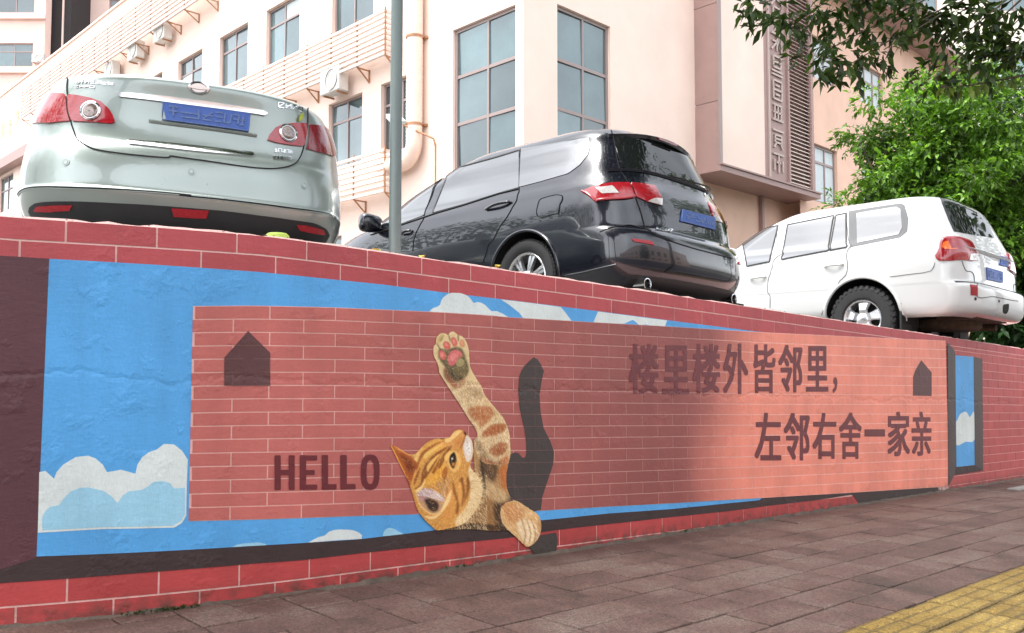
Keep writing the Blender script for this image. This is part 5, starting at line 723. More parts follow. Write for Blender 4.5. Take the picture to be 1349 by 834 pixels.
# raised arm
arm = (kp((410, 240), (418, 210), (432, 190), (435, 150), (465, 116), (505, 114), (528, 126), (540, 106), (575, 100), (602, 124), (640, 138), (668, 172), (686, 220), (695, 280), (700, 370), (740, 450), (790, 530))
       + kc((410, 262), (440, 300), (470, 335), (485, 365), (495, 400), (497, 440), (490, 495), (440, 500), (400, 490), (378, 450), (372, 420), (384, 400), (375, 375), (355, 345), (330, 305), (300, 260), (275, 222), (252, 185))
       + kp((455, 420), (452, 380), (438, 340), (414, 292)))
ma = paint(arm, (212, 188, 144), grow=True, sm=3)
edge = blur(ma, 3.2); shade_ = np.clip((.95-edge)/.5, 0, 1)*ma
canvas[:] = canvas*(1-shade_[..., None]*.35)+np.array(lin((228, 208, 160)))*shade_[..., None]*.35
def arm_dir(x, y): return A_(58)
paint(kc((350, 310), (400, 300), (435, 308), (425, 330), (385, 350), (365, 345)), (186, 116, 62), 4, .75, clip=ma)
paint(kc((385, 345), (425, 322), (440, 318), (430, 345), (395, 372)), (178, 108, 58), 4, .7, clip=ma)
paint(kc((405, 385), (440, 362), (480, 365), (470, 390), (430, 402), (405, 405)), (168, 96, 50), 4, .85, clip=ma)
paint(kc((425, 448), (460, 425), (482, 432), (478, 458), (445, 472)), (152, 88, 48), 4.5, .8, clip=ma)
paint(kc((445, 500), (470, 480), (490, 470), (485, 500)), (170, 96, 48), 3, .8, clip=ma)
paint(kc((290, 205), (330, 195), (345, 215), (320, 240), (300, 235)), (160, 92, 60), 3, .75, clip=ma)
paint(kc((345, 240), (385, 235), (405, 270), (370, 270)), (120, 92, 62), 3, .55, clip=ma)
paint(kc((300, 250), (345, 290), (380, 350), (375, 375), (340, 320)), (224, 204, 160), 3, .6, clip=ma)
paint(kc((375, 405), (430, 480), (490, 500), (430, 505), (385, 460)), (96, 74, 52), 4, .8, clip=ma)
fur = ma & (PY > 500)
strokes(fur, 3400, lambda x, y: A_(55)+.01*(x-600), 6, 0, [(232, 214, 178), (200, 164, 112), (166, 108, 62), (244, 230, 200), (182, 146, 100), (120, 84, 54)], .5, .4)
paint(kc((470, 480), (492, 470), (486, 540), (492, 600), (470, 560)), (190, 108, 52), 4, .6, clip=(ma | mb))
for poly, al in ((kc((350, 312), (400, 300), (436, 308), (424, 328), (385, 348), (365, 345)), .6), (kc((388, 350), (425, 326), (442, 322), (430, 345), (396, 372)), .45), (kc((403, 388), (440, 362), (482, 363), (470, 388), (430, 402), (404, 406)), .7), (kc((425, 450), (460, 424), (486, 430), (480, 458), (445, 472)), .65), (kc((385, 470), (420, 485), (470, 500), (440, 512), (400, 500)), .6)):
    paint(poly, (158, 86, 40), 2.4, al, clip=ma)
strokes(fur, 700, lambda x, y: A_(60), 5, 0, [(240, 224, 190), (150, 92, 50)], .45, .4)
# raised paw
paw_in = kp((455, 240), (480, 235), (520, 240), (560, 228), (600, 220), (640, 240), (665, 300), (690, 380), (680, 440), (640, 470), (600, 480), (560, 450), (520, 400), (480, 350), (450, 300))
paint(paw_in, (84, 74, 52), 2.2, .92, clip=ma)
paint(kp((560, 400), (640, 340), (680, 400), (640, 460), (590, 450)), (120, 104, 70), 3, .7, clip=ma)
paint(kp((500, 395), (560, 420), (640, 470), (560, 500), (500, 460)), (52, 46, 38), 3, .8, clip=ma)
paint(kp((490, 385), (520, 400), (545, 450), (600, 520), (560, 530), (510, 470)), (150, 84, 58), 2, .6, clip=ma)
for c_, poly in (((204, 112, 112), kp((527, 340), (520, 310), (535, 275), (560, 250), (600, 245), (630, 262), (640, 290), (610, 310), (590, 345), (560, 370), (535, 362))),
                 ((206, 104, 98), kp((455, 262), (470, 248), (500, 260), (512, 290), (505, 318), (485, 322), (462, 300))),
                 ((206, 98, 92), kp((490, 195), (505, 178), (530, 185), (546, 210), (540, 235), (515, 238), (495, 220))),
                 ((206, 100, 94), kp((550, 160), (568, 145), (590, 158), (600, 190), (592, 215), (572, 215), (555, 190))),
                 ((204, 132, 96), kp((620, 180), (635, 165), (650, 178), (658, 205), (645, 222), (625, 210)))):
    paint(poly, (60, 48, 40), 1.2, .7, clip=ma); mm_ = paint(poly, c_, .5, .97, clip=ma)
    b_ = np.array(poly); c0 = b_.mean(0); paint([tuple(c0+(q-c0)*.5+(-.6, -.6)) for q in b_], (228, 150, 142), 1.0, .6, clip=ma)
paint(kp((590, 345), (620, 310), (655, 330), (640, 370), (600, 372)), (170, 156, 112), 1.6, .8, clip=ma)
paint(kp((440, 160), (470, 125), (500, 128), (480, 160), (462, 190), (445, 195)), (190, 166, 112), 1.2, .8, clip=ma)
paint(kp((462, 168), (478, 140), (488, 145), (476, 180)), (120, 84, 48), 1., .6, clip=ma)
for q_ in (kp((528, 128), (535, 128), (548, 165), (545, 185), (536, 160)), kp((604, 126), (611, 130), (614, 165), (608, 180), (602, 150)), kp((436, 195), (444, 196), (470, 235), (462, 240)), kp((500, 372), (512, 390), (540, 440), (525, 430))): paint(q_, (74, 58, 40), .8, .8, clip=ma)
strokes(ma & (PY < 505), 700, lambda x, y: A_(70), 4, 0, [(220, 206, 160), (150, 130, 90), (196, 176, 128)], .35, .6)
# head
head = kh((42, 150), (60, 145), (110, 170), (165, 205), (190, 212), (225, 208), (250, 180), (290, 140), (340, 108), (400, 95), (470, 90), (490, 65), (520, 36), (560, 32), (590, 45), (612, 72), (635, 100), (648, 150), (650, 200), (640, 250), (628, 290), (640, 325), (690, 380), (715, 450), (712, 520), (690, 590), (640, 660), (590, 712), (530, 740), (460, 756), (385, 770), (340, 738), (290, 690), (240, 620), (210, 530), (188, 460), (160, 390), (110, 290), (64, 195))
mh = paint(head, (198, 146, 80), grow=True, sm=3)
paint(kh((300, 150), (400, 105), (470, 100), (470, 160), (380, 200), (300, 250), (240, 330), (200, 440), (190, 400), (230, 280)), (226, 172, 92), 4, .8, clip=mh)
paint(kh((340, 300), (430, 250), (450, 330), (420, 400), (330, 440), (290, 420)), (222, 166, 70), 5, .85, clip=mh)
strokes(mh, 3600, lambda x, y: math.atan2(y-640, x-575)*.5+A_(110), 5, 0, [(236, 184, 100), (182, 112, 46), (220, 152, 70), (246, 212, 146), (160, 92, 40)], .5, .45)
# muzzle and nose
paint(kh((420, 115), (470, 94), (500, 52), (530, 37), (565, 35), (592, 50), (598, 75), (585, 112), (560, 152), (530, 178), (480, 175), (445, 150)), (204, 148, 86), 2.5, .9, clip=mh)
paint(kh((440, 108), (480, 86), (506, 54), (540, 39), (566, 42), (540, 68), (500, 105), (460, 128)), (240, 200, 134), 1.8, .85, clip=mh)
paint(kh((590, 66), (600, 82), (588, 124), (564, 160), (548, 170), (566, 126)), (150, 88, 52), 1.8, .75, clip=mh)
paint(kh((520, 120), (550, 95), (572, 100), (552, 140), (528, 160)), (182, 120, 66), 2.5, .7, clip=mh)
paint(kh((570, 38), (590, 44), (602, 64), (597, 82), (586, 70), (575, 52)), (120, 64, 54), .8, .95, clip=mh)
paint(kh((582, 48), (594, 54), (598, 68), (590, 66)), (36, 24, 24), .4, .95, clip=mh)
paint(kh((600, 75), (634, 105), (646, 150), (645, 210), (630, 255), (605, 270), (585, 220), (575, 160), (588, 110)), (218, 206, 190), 1.6, .95, clip=mh)
paint(kh((600, 130), (625, 130), (630, 200), (610, 220), (595, 180)), (236, 230, 220), 1.5, .8, clip=mh)
for q in ((605, 150), (615, 170), (602, 185), (618, 200), (608, 130)): paint(kh((q[0]-4, q[1]-4), (q[0]+4, q[1]-4), (q[0]+4, q[1]+4), (q[0]-4, q[1]+4)), (150, 130, 116), .4, .8, clip=mh)
# forehead stripes
for col_, poly in (((112, 58, 24), kh((262, 425), (275, 340), (315, 262), (380, 200), (440, 165), (478, 150), (420, 198), (350, 258), (312, 330), (290, 400), (262, 450), (218, 468))),
                   ((112, 58, 24), kh((286, 372), (330, 310), (372, 240), (396, 215), (372, 280), (330, 350), (296, 392))),
                   ((104, 52, 22), kh((392, 312), (418, 235), (452, 182), (492, 148), (470, 200), (436, 262), (408, 312))),
                   ((126, 66, 28), kh((228, 300), (262, 215), (322, 160), (400, 122), (440, 112), (372, 150), (300, 205), (258, 270), (238, 330))),
                   ((120, 62, 26), kh((345, 345), (378, 285), (412, 235), (398, 290), (366, 350))),
                   ((130, 70, 30), kh((215, 400), (240, 340), (262, 300), (252, 350), (232, 410), (214, 440))),
                   ((140, 78, 34), kh((420, 350), (446, 300), (462, 330), (450, 390), (430, 400)))):
    paint(poly, tuple(int(v*1.12) for v in col_), 1.5, .78, clip=mh)
for poly in (kh((310, 300), (350, 250), (400, 210), (372, 256), (336, 306), (316, 340)), kh((290, 215), (350, 172), (430, 140), (360, 190), (300, 245)), kh((436, 232), (470, 190), (484, 200), (452, 262))):
    paint(poly, (244, 198, 116), 1.0, .8, clip=mh)
paint(kh((225, 210), (250, 190), (290, 150), (260, 200), (235, 270), (220, 260)), (240, 200, 130), 2, .8, clip=mh)
# left ear
paint(kh((42, 150), (65, 148), (140, 195), (190, 225), (240, 285), (220, 340), (195, 420), (180, 450), (150, 370), (100, 270)), (168, 92, 46), 1.2, .95, clip=mh)
paint(kh((110, 210), (170, 240), (225, 300), (200, 350), (175, 340), (140, 270)), (120, 62, 34), 3, .8, clip=mh)
paint(kh((42, 150), (56, 160), (110, 270), (160, 380), (150, 390), (95, 280)), (236, 176, 96), .9, .9, clip=mh)
paint(kh((60, 146), (110, 170), (165, 206), (200, 214), (180, 222), (120, 190)), (228, 164, 90), .9, .85, clip=mh)
# cheek, jaw, ruff
paint(kh((430, 470), (490, 450), (520, 560), (500, 660), (420, 700), (400, 640)), (206, 146, 80), 4, .7, clip=mh)
for poly in (kh((500, 400), (520, 480), (545, 560), (540, 640), (520, 640), (525, 560), (500, 480)), kh((545, 400), (575, 380), (580, 430), (590, 520), (565, 600), (570, 500), (560, 430)), kh((600, 380), (625, 400), (620, 480), (585, 560), (600, 480))):
    paint(poly, (124, 72, 36), 2, .85, clip=mh)
paint(kh((545, 420), (565, 450), (560, 560), (540, 560)), (216, 158, 92), 2, .8, clip=mh)
ruff = kh((630, 300), (690, 380), (714, 450), (710, 520), (690, 590), (640, 660), (590, 712), (530, 738), (520, 690), (580, 620), (620, 540), (630, 440), (615, 350))
mr_ = paint(ruff, (224, 196, 146), 2, .95, clip=mh)
strokes(pmask(ruff) & mh, 700, lambda x, y: math.atan2(y-650, x-600)+.2, 6, 0, [(244, 226, 188), (190, 146, 92), (232, 206, 160)], .6, .3)
strokes(mb & (PX > 600) & (PX < 640) & (PY > 620), 260, lambda x, y: A_(60), 7, 0, [(240, 222, 184), (226, 200, 152)], .7, .4)
# eye
paint(kh((458, 250), (478, 198), (506, 182), (540, 212), (560, 262), (546, 312), (508, 345), (474, 312)), (232, 190, 118), 2.2, .8, clip=mh)
paint(kh((472, 262), (477, 228), (494, 204), (510, 198), (522, 222), (527, 262), (517, 300), (503, 320), (484, 298)), (30, 20, 16), .4, 1, clip=mh)
paint(kh((488, 268), (494, 244), (510, 236), (519, 256), (518, 282), (506, 302), (493, 294)), (172, 112, 44), .5, 1, clip=mh)
paint(kh((486, 256), (494, 232), (510, 232), (518, 254), (510, 276), (492, 276)), (12, 9, 9), .3, 1, clip=mh)
paint(kh((490, 244), (496, 239), (501, 247), (494, 254)), (246, 240, 228), .2, 1, clip=mh)
paint(kh((505, 322), (516, 300), (530, 262), (542, 270), (528, 312)), (214, 166, 96), 1.2, .8, clip=mh)
paint(kh((408, 92), (436, 90), (438, 100), (420, 104), (406, 100)), (36, 24, 20), .6, .95, clip=mh)
# near ear
ear = kh((238, 520), (236, 490), (260, 465), (310, 458), (370, 480), (430, 530), (440, 560), (420, 610), (385, 640), (345, 645), (295, 615), (255, 570))
paint([(x-.6, y+1.5) for x, y in ear], (236, 202, 140), 1.6, .9, clip=mh)
paint(ear, (186, 146, 112), .8, .95, clip=mh)
paint(kh((252, 500), (262, 475), (300, 468), (350, 490), (330, 530), (290, 560), (262, 540)), (176, 138, 136), 1.8, .9, clip=mh)
paint(kh((292, 545), (330, 535), (380, 556), (398, 590), (385, 625), (350, 632), (315, 605)), (52, 38, 36), 2.0, .95, clip=mh)
strokes(pmask(kh((238, 515), (236, 485), (262, 462), (320, 458), (380, 485), (432, 532), (436, 560), (380, 545), (300, 520))) & mh, 240, lambda x, y: A_(38), 16, 0, [(226, 214, 206), (196, 172, 172), (242, 234, 222), (170, 136, 136)], .75, .2)
strokes(pmask(kh((380, 400), (470, 380), (470, 470), (440, 540), (400, 500))) & mh, 160, lambda x, y: A_(70), 9, 0, [(206, 186, 160), (160, 120, 80), (120, 86, 60)], .6, .3)
paint(kh((440, 560), (470, 500), (492, 470), (480, 540), (450, 600), (400, 660), (340, 690), (290, 660), (340, 668), (400, 640)), (238, 208, 150), 1.2, .8, clip=mh)
paint(kh((225, 480), (270, 440), (295, 400), (285, 450), (240, 490)), (242, 206, 140), 1, .85, clip=mh)
strokes(mh, 700, lambda x, y: math.atan2(y-640, x-575)*.5+A_(110), 4, 0, [(246, 214, 150), (150, 86, 36)], .4, .45)
paint(kc((392, 470), (408, 520), (412, 580), (398, 620), (380, 650), (400, 600), (398, 540)), (60, 46, 36), 2.5, .8, clip=mb & ~mh)
def fringe(mask, n, ang, length, cols):
    """hairs that stick out past the outline"""
    global cover
    er = mask & ~(np.roll(mask, 1, 0) & np.roll(mask, -1, 0) & np.roll(mask, 1, 1) & np.roll(mask, -1, 1)); ii, jj = np.nonzero(er)
    if not len(ii): return
    for q_ in rng.integers(0, len(ii), n):
        a_ = ang(CX0+jj[q_]/CS, CY0+ii[q_]/CS)+rng.normal(0, .35); c_ = np.array(lin(cols[rng.integers(0, len(cols))]))
        for s_ in range(int(length*CS*rng.uniform(.5, 1.2))):
            y_, x_ = int(ii[q_]+math.sin(a_)*s_), int(jj[q_]+math.cos(a_)*s_)
            if 0 <= y_ < Hc and 0 <= x_ < Wc: canvas[y_, x_] = c_ if not cover[y_, x_] else canvas[y_, x_]*.4+c_*.6; cover[y_, x_] = True
rf = pmask(ruff) & mh
fringe(rf & (PX > 612), 260, lambda x, y: math.atan2(y-640, x-596), 5, [(240, 222, 184), (226, 198, 150), (200, 160, 108)])
fringe(ma & (PY > 505), 420, lambda x, y: A_(20) if x > 618+(y-500)*.14 else A_(140), 1.6, [(226, 206, 164), (206, 176, 126), (190, 150, 100)])
fringe(mb & (PX > 640), 80, lambda x, y: A_(20), 1.5, [(206, 176, 126), (180, 130, 80)])
# resting paw
paw2 = kc((463, 660), (472, 640), (490, 628), (520, 624), (560, 650), (592, 672), (603, 702), (600, 738), (582, 768), (556, 783), (540, 772), (515, 748), (490, 726), (468, 695))
m2_ = paint(paw2, (206, 170, 120), grow=True, sm=3)
paint(kc((470, 645), (500, 630), (540, 650), (530, 690), (490, 700)), (186, 124, 72), 5, .8, clip=m2_)
paint(kc((520, 700), (560, 690), (590, 720), (570, 770), (540, 760)), (238, 218, 182), 4, .85, clip=m2_)
for x in (548, 566, 582): paint(kc((x-14, 690), (x-10, 690), (x+3, 735), (x-2, 768), (x-6, 768), (x-2, 735)), (132, 92, 58), .8, .75, clip=m2_)
paint(kc((590, 680), (603, 702), (600, 738), (582, 768), (590, 730)), (150, 108, 70), 2, .6, clip=m2_)
strokes(m2_, 900, lambda x, y: A_(52), 6, 0, [(246, 230, 200), (196, 150, 100), (224, 190, 140), (166, 112, 66)], .5, .25)
fringe(m2_, 160, lambda x, y: math.atan2(y-690, x-686), 1.4, [(236, 214, 176), (206, 170, 120)])
# sheet
canvas[:] = np.clip(((canvas**.45-.60)*1.22+.635).clip(.03, 1)**(1/.45), 0, 1)
h9 = CATH
def cat_xy(px, py):
    d = h9[6]*px+h9[7]*py+1; return (h9[0]*px+h9[1]*py+h9[2])/d, (h9[3]*px+h9[4]*py+h9[5])/d
idx = -np.ones((Hc, Wc), int); ii, jj = np.nonzero(cover); idx[ii, jj] = np.arange(len(ii))
gx, gzv = cat_xy(PX[ii, jj], PY[ii, jj])
Vc = np.stack([gx, np.full(len(gx), 3.71-.0115), gzv], 1)
q = np.stack([idx[:-1, :-1], idx[1:, :-1], idx[1:, 1:], idx[:-1, 1:]], -1).reshape(-1, 4); q = q[(q >= 0).all(1)]
MT['catpaint'] = wall_paint('kitten mural paint', None, grain=.03)
new('kitten', Vc, q, MT['catpaint'], wallo, col=canvas[ii, jj])['label'] = 'painted tabby kitten waving one paw'

# ================================================================ the three parked cars
def car_root(name, pose):
    X, Y, zg, h = pose; h = RAD(h)
    fx = Vector((-math.sin(h), math.cos(h), SL*math.sin(h))).normalized(); lf = Vector((-math.cos(h), -math.sin(h), SL*math.cos(h))).normalized(); up = fx.cross(lf)
    o = empty(name); m = Matrix((fx, lf, up)).transposed().to_4x4(); m.translation = (X, Y, zg-SL*X); o.matrix_world = m
    return o
def sp(sh, q, k, off=0.):
    q = np.asarray(q, float); k = np.asarray(k, float); return sh.P(q, k)+off*sh.N(q, k)
def patch(name, sh, poly, m, parent, off=.004, thick=.012, mode='k', n1=16, n2=16, sm=0, mirror=False, bulge=0.):
    P = smooth_path(poly, sm, True) if sm else np.array(poly, float)
    if mirror: P = P*np.array([-1, 1])
    a, b = (P[:, 1], P[:, 0]) if mode == 'k' else (P[:, 0], P[:, 1])
    lo, hi = a.min(), a.max(); e = (hi-lo)*.004; A = np.linspace(lo+e, hi-e, n1); rows = []
    for t in A:
        xs_ = []
        for i in range(len(a)):
            a1, a2, b1, b2 = a[i-1], a[i], b[i-1], b[i]
            if (a1 > t) != (a2 > t): xs_.append(b1+(b2-b1)*(t-a1)/(a2-a1))
        if len(xs_) < 2: xs_ = [b[np.abs(a-t).argmin()]]*2
        rows.append(np.linspace(min(xs_), max(xs_), n2))
    B = np.array(rows); AA = np.repeat(A[:, None], n2, 1)
    Q, K = (B, AA) if mode == 'k' else (AA, B)
    u = np.linspace(-1, 1, n1)[:, None]; w = np.linspace(-1, 1, n2)[None]
    bul = bulge*(1-u**4)*(1-w**4)
    top = sh.P(Q, K)+(off+bul)[..., None]*sh.N(Q, K) if bulge else sp(sh, Q, K, off)
    V = top.reshape(-1, 3).tolist(); F = [(i*n2+j, i*n2+j+1, (i+1)*n2+j+1, (i+1)*n2+j) for i in range(n1-1) for j in range(n2-1)]
    loop = [j for j in range(n2)]+[i*n2+n2-1 for i in range(1, n1)]+[(n1-1)*n2+j for j in range(n2-2, -1, -1)]+[i*n2 for i in range(n1-2, 0, -1)]
    low = sp(sh, Q, K, off-thick).reshape(-1, 3); n0 = len(V); V += [low[i].tolist() for i in loop]; L_ = len(loop)
    F += [(loop[i], n0+i, n0+(i+1) % L_, loop[(i+1) % L_]) for i in range(L_)]
    # orientation
    v0 = np.array(V[F[len(F)//3][0]]); c = np.array([V[i] for i in F[(n1//2)*(n2-1)+n2//2]]); nn = np.cross(c[1]-c[0], c[2]-c[1])
    if nn @ sh.N(Q[n1//2, n2//2], K[n1//2, n2//2]) < 0: F = [f_[::-1] for f_ in F]
    return new(name, V, F, m, parent, True, 40)
def ribbon(name, sh, path, w, m, parent, off=.0025, mirror=False, sm=6, h=0., lin_=False):
    off += .004; sm = sm*2 if sm else 0
    P = smooth_path(path, sm) if sm else np.array(path)
    if lin_: P = np.concatenate([np.linspace(np.array(a), np.array(b), 3, False) for a, b in zip(path, path[1:])]+[np.array([path[-1]])])
    if mirror: P = P*np.array([-1, 1])
    p = sp(sh, P[:, 0], P[:, 1], off); nn = sh.N(P[:, 0], P[:, 1]); t = np.gradient(p, axis=0); t /= np.linalg.norm(t, axis=1, keepdims=True)+1e-9
    s = np.cross(t, nn); V = []; F = []
    for i in range(len(p)):
        V += [p[i]-s[i]*w/2-nn[i]*.004, p[i]-s[i]*w/2*.8, p[i]+nn[i]*h, p[i]+s[i]*w/2*.8, p[i]+s[i]*w/2-nn[i]*.004]
        if i: F += [(5*i-5+j, 5*i-4+j, 5*i+1+j, 5*i+j) for j in range(4)]
    c = np.array([V[i] for i in F[1]]); 
    if np.cross(c[1]-c[0], c[2]-c[1]) @ nn[0] < 0: F = [f_[::-1] for f_ in F]
    return new(name, V, F, m, parent, True, 50)
def disc(name, sh, q, k, prof, m, parent, n=24, sy=1.):
    """prof = [(radius, height)] turned about the surface normal"""
    c = sp(sh, q, k); nn = sh.N(np.array(q), np.array(k)); t = np.cross((0, 0, 1), nn); t /= np.linalg.norm(t); s = np.cross(nn, t); V = []; F = []
    for r, h in prof:
        for i in range(n): th = 2*math.pi*i/n; V.append(c+nn*h+(t*math.cos(th)+s*math.sin(th)*sy)*r)
    for j in range(len(prof)-1): F += [(j*n+i, j*n+(i+1) % n, (j+1)*n+(i+1) % n, (j+1)*n+i) for i in range(n)]
    F.append(tuple((len(prof)-1)*n+i for i in range(n)))
    return new(name, V, F, m, parent, True, 35)
def body(sh, m, parent, axles, ra, zw, sub=5):
    qs = np.concatenate([np.linspace(0, 1, 23)[:-1], np.linspace(1, 2, 64)[:-1], np.linspace(2, 3, 16)])
    qs = np.concatenate([-qs[::-1][:-1], qs]); ks = np.linspace(0, sh.K, sh.K*sub+1); nq, nk = len(qs), len(ks)
    Q, K = np.meshgrid(qs, ks); P = sh.P(Q, K)
    ins = np.zeros((nk, nq), int)
    for ai, ax in enumerate(axles):
        d = np.hypot(P[..., 0]-ax, P[..., 2]-zw); side = np.abs(P[..., 1]) > .5
        lowc = (np.abs(P[..., 0]-ax) < ra) & (P[..., 2] < zw)
        ins[((d < ra) | lowc) & side] = ai+1
    F = []; keep = np.zeros((nk, nq), bool)
    for i in range(nk-1):
        for j in range(nq-1):
            c = ((i, j), (i, j+1), (i+1, j+1), (i+1, j))
            if all(ins[a] for a in c): continue
            F.append([a*nq+b for a, b in c])
            for a in c: keep[a] = True
    for i, j in zip(*np.nonzero((ins > 0) & keep)):
        ax = axles[ins[i, j]-1]; x, y, z = P[i, j]
        if z >= zw:
            d = math.hypot(x-ax, z-zw) or 1e-6; x2, z2 = ax+(x-ax)*ra/d, zw+(z-zw)*ra/d
        else: x2, z2 = ax+math.copysign(ra, x-ax), z
        k2 = sh.k_of_z(z2); P[i, j] = sh.P(np.array(math.copysign(sh.qL(x2, k2), y)), np.array(k2))
    V = P.reshape(-1, 3).tolist()
    F.append([(nk-1)*nq+j for j in range(nq-1)])
    o = new('body', V, [f_[::-1] for f_ in F], [m, MT['dark']], parent, True, 55)
    me = o.data; bm = bmesh.new(); bm.from_mesh(me); bmesh.ops.remove_doubles(bm, verts=bm.verts, dist=1e-4)
    bmesh.ops.recalc_face_normals(bm, faces=bm.faces[:]); bm.to_mesh(me); bm.free()
    # underbody pan and wheel wells
    b = MB(); zb = float(sh.z(0))+.004
    pan = [tuple(sh.P(np.array(q), np.array(.35)))[:2] for q in np.linspace(-3, 3, 60)]
    pan = [(x, max(-.60, min(.60, y))) for x, y in pan]
    b.add([(x, y, zb+.03) for x, y in pan], [tuple(range(len(pan)))])
    for ax in axles:
        for s in (-1, 1):
            y0, y1 = s*.52, s*float(sh.w(sh.k_of_z(zw+.1)))*.97; V = []; Fq = []
            for i, t in enumerate(np.linspace(-.35, math.pi+.35, 25)):
                x, z = ax+math.cos(t)*(ra+.01), zw+math.sin(t)*(ra+.01); V += [(x, y0, z), (x, y1, z)]
                if i: Fq.append((2*i-2, 2*i, 2*i+1, 2*i-1))
            V.append((ax, y0, zw)); Fq += [(2*i, 2*i+2, 50) for i in range(24)]
            b.add(V, Fq)
    b.build('underbody', MT['dark'], parent)
    return o
def arch_lip(sh, ax, zw, ra, m, parent, r=.012, mirror=False):
    pts = []
    for t in np.linspace(-.12, math.pi+.12, 40):
        z = zw+math.sin(t)*(ra-.004); x = ax+math.cos(t)*(ra-.004); k = sh.k_of_z(z); p = sh.P(np.array(sh.qL(x, k)), np.array(k))
        pts.append((x, (-1 if mirror else 1)*(p[1]+.004), z))
    MB().tube(pts, r, 8).build('arch_lip', m, parent, True)
def wheel(parent, x, y, R_, wdt, rim, spokes, style, side, tread=64):
    w = empty('wheel', (x, y, R_), 0, parent)
    s = side; b = MB(); h = wdt/2
    prof = [(rim-.004, -h*.82), (rim+.02, -h*.98), (R_*.86, -h*1.04), (R_*.95, -h*.98), (R_*.99, -h*.80), (R_, -h*.5), (R_, h*.5), (R_*.99, h*.80), (R_*.95, h*.98), (R_*.86, h*1.04), (rim+.02, h*.98), (rim-.004, h*.82)]
    b.lathe([(r, a) for r, a in prof], (0, 0, 0), 'y', 60)
    for i in range(tread):                                    # tread blocks
        for row in (-1, 0, 1):
            t = 2*math.pi*(i+.33*row)/tread; d = math.pi/tread*.62; r0, r1 = R_*.975, R_+(.007 if style == 'five' else .003); ya, yb = row*h*.62-h*.26, row*h*.62+h*.26
            V = [((r)*math.cos(t+e), yy, r*math.sin(t+e)) for r in (r0, r1) for e in (-d, d) for yy in (ya, yb)]
            b.add(V, [(4, 5, 7, 6), (0, 4, 6, 2), (1, 3, 7, 5), (0, 1, 5, 4), (2, 6, 7, 3)])
        for sg in ((-1, 1) if style == 'five' else ()):
            t = 2*math.pi*(i+.5)/tread; d = math.pi/tread*.5; r0, r1 = R_*.90, R_*1.0
            V = [(r*math.cos(t+e), sg*(h*1.0-.02*(r > R_*.95)+q), r*math.sin(t+e)) for r in (r0, r1) for e in (-d, d) for q in (-.01, .012)]
            b.add(V, [(1, 3, 7, 5), (0, 1, 5, 4), (2, 6, 7, 3), (4, 5, 7, 6)])
    b.build('tyre', MT['rubber'], w, True, 30)
    b = MB(); yo = s*h*.80
    b.lathe([(rim+.006, yo), (rim-.004, yo+s*.010), (rim-.018, yo), (rim-.026, yo-s*.03), (rim-.035, -s*h*.5), (rim-.12, -s*h*.55)], (0, 0, 0), 'y', 60)
    if style == 'five':
        for i in range(5):
            t = 2*math.pi*i/5+.31; u = Vector((math.cos(t), 0, math.sin(t))); v_ = Vector((-math.sin(t), 0, math.cos(t)))
            secs = [(.05, .055, .012), (.11, .050, .020), (rim*.62, .058, .006), (rim-.02, .085, -.016)]
            V = []
            for r, ww, dz in secs:
                c = u*r; yy = yo+s*(dz-.012)
                V += [c-v_*ww+Vector((0, yy-s*.028, 0)), c-v_*ww*.72+Vector((0, yy, 0)), c+v_*ww*.72+Vector((0, yy, 0)), c+v_*ww+Vector((0, yy-s*.028, 0))]
            b.add(V, [(4*k+j, 4*k+j+1, 4*k+j+5, 4*k+j+4) for k in range(3) for j in range(3)])
    else:
        for i in range(spokes):
            for dd in (-.10, .10):
                t = 2*math.pi*i/spokes+dd; u = Vector((math.cos(t), 0, math.sin(t))); v_ = Vector((-math.sin(t), 0, math.cos(t))); V = []
                for r, ww, dz in ((.04, .013, .004), (rim*.5, .012, .006), (rim-.015, .018, -.006)):
                    c = u*r; yy = yo+s*(dz-.014)
                    V += [c-v_*ww+Vector((0, yy-s*.03, 0)), c-v_*ww*.8+Vector((0, yy, 0)), c+v_*ww*.8+Vector((0, yy, 0)), c+v_*ww+Vector((0, yy-s*.03, 0))]
                b.add(V, [(4*k+j, 4*k+j+1, 4*k+j+5, 4*k+j+4) for k in range(2) for j in range(3)])
    b.lathe([(.075, yo-s*.03), (.07, yo+s*.004), (.045, yo+s*.014), (.0, yo+s*.016)], (0, 0, 0), 'y', 24)
    o = b.build('rim', MT['alloy'], w, True, 30)
    MB().lathe([(rim-.03, -s*.02), (.10, -s*.03), (.0, -s*.03)], (0, 0, 0), 'y', 32).build('brake_disc', MT['dark'], w)
    return w
MT['plate_white'] = mat('pale plate print', (.085, .145, .33), .5, var=.3, vscale=60)
def plate(sh, poly, parent, rows=1, dark=False):
    pl = patch('number_plate', sh, poly, MT['plate'], parent, .012, .012, 'q', 12, 8)
    P = np.array(poly); c = P.mean(0)
    letters('plate_characters', sh, [tuple(c+(p-c)*np.array((.84, .52))) for p in P], 7, MT['plate_white'], pl, .0135)
    ribbon('plate_rim', sh, [tuple(c+(p-c)*.97) for p in poly]+[tuple(c+(P[0]-c)*.97)], .006, MT['plate_white'], pl, .009, sm=1, h=.001, lin_=True)
    return pl
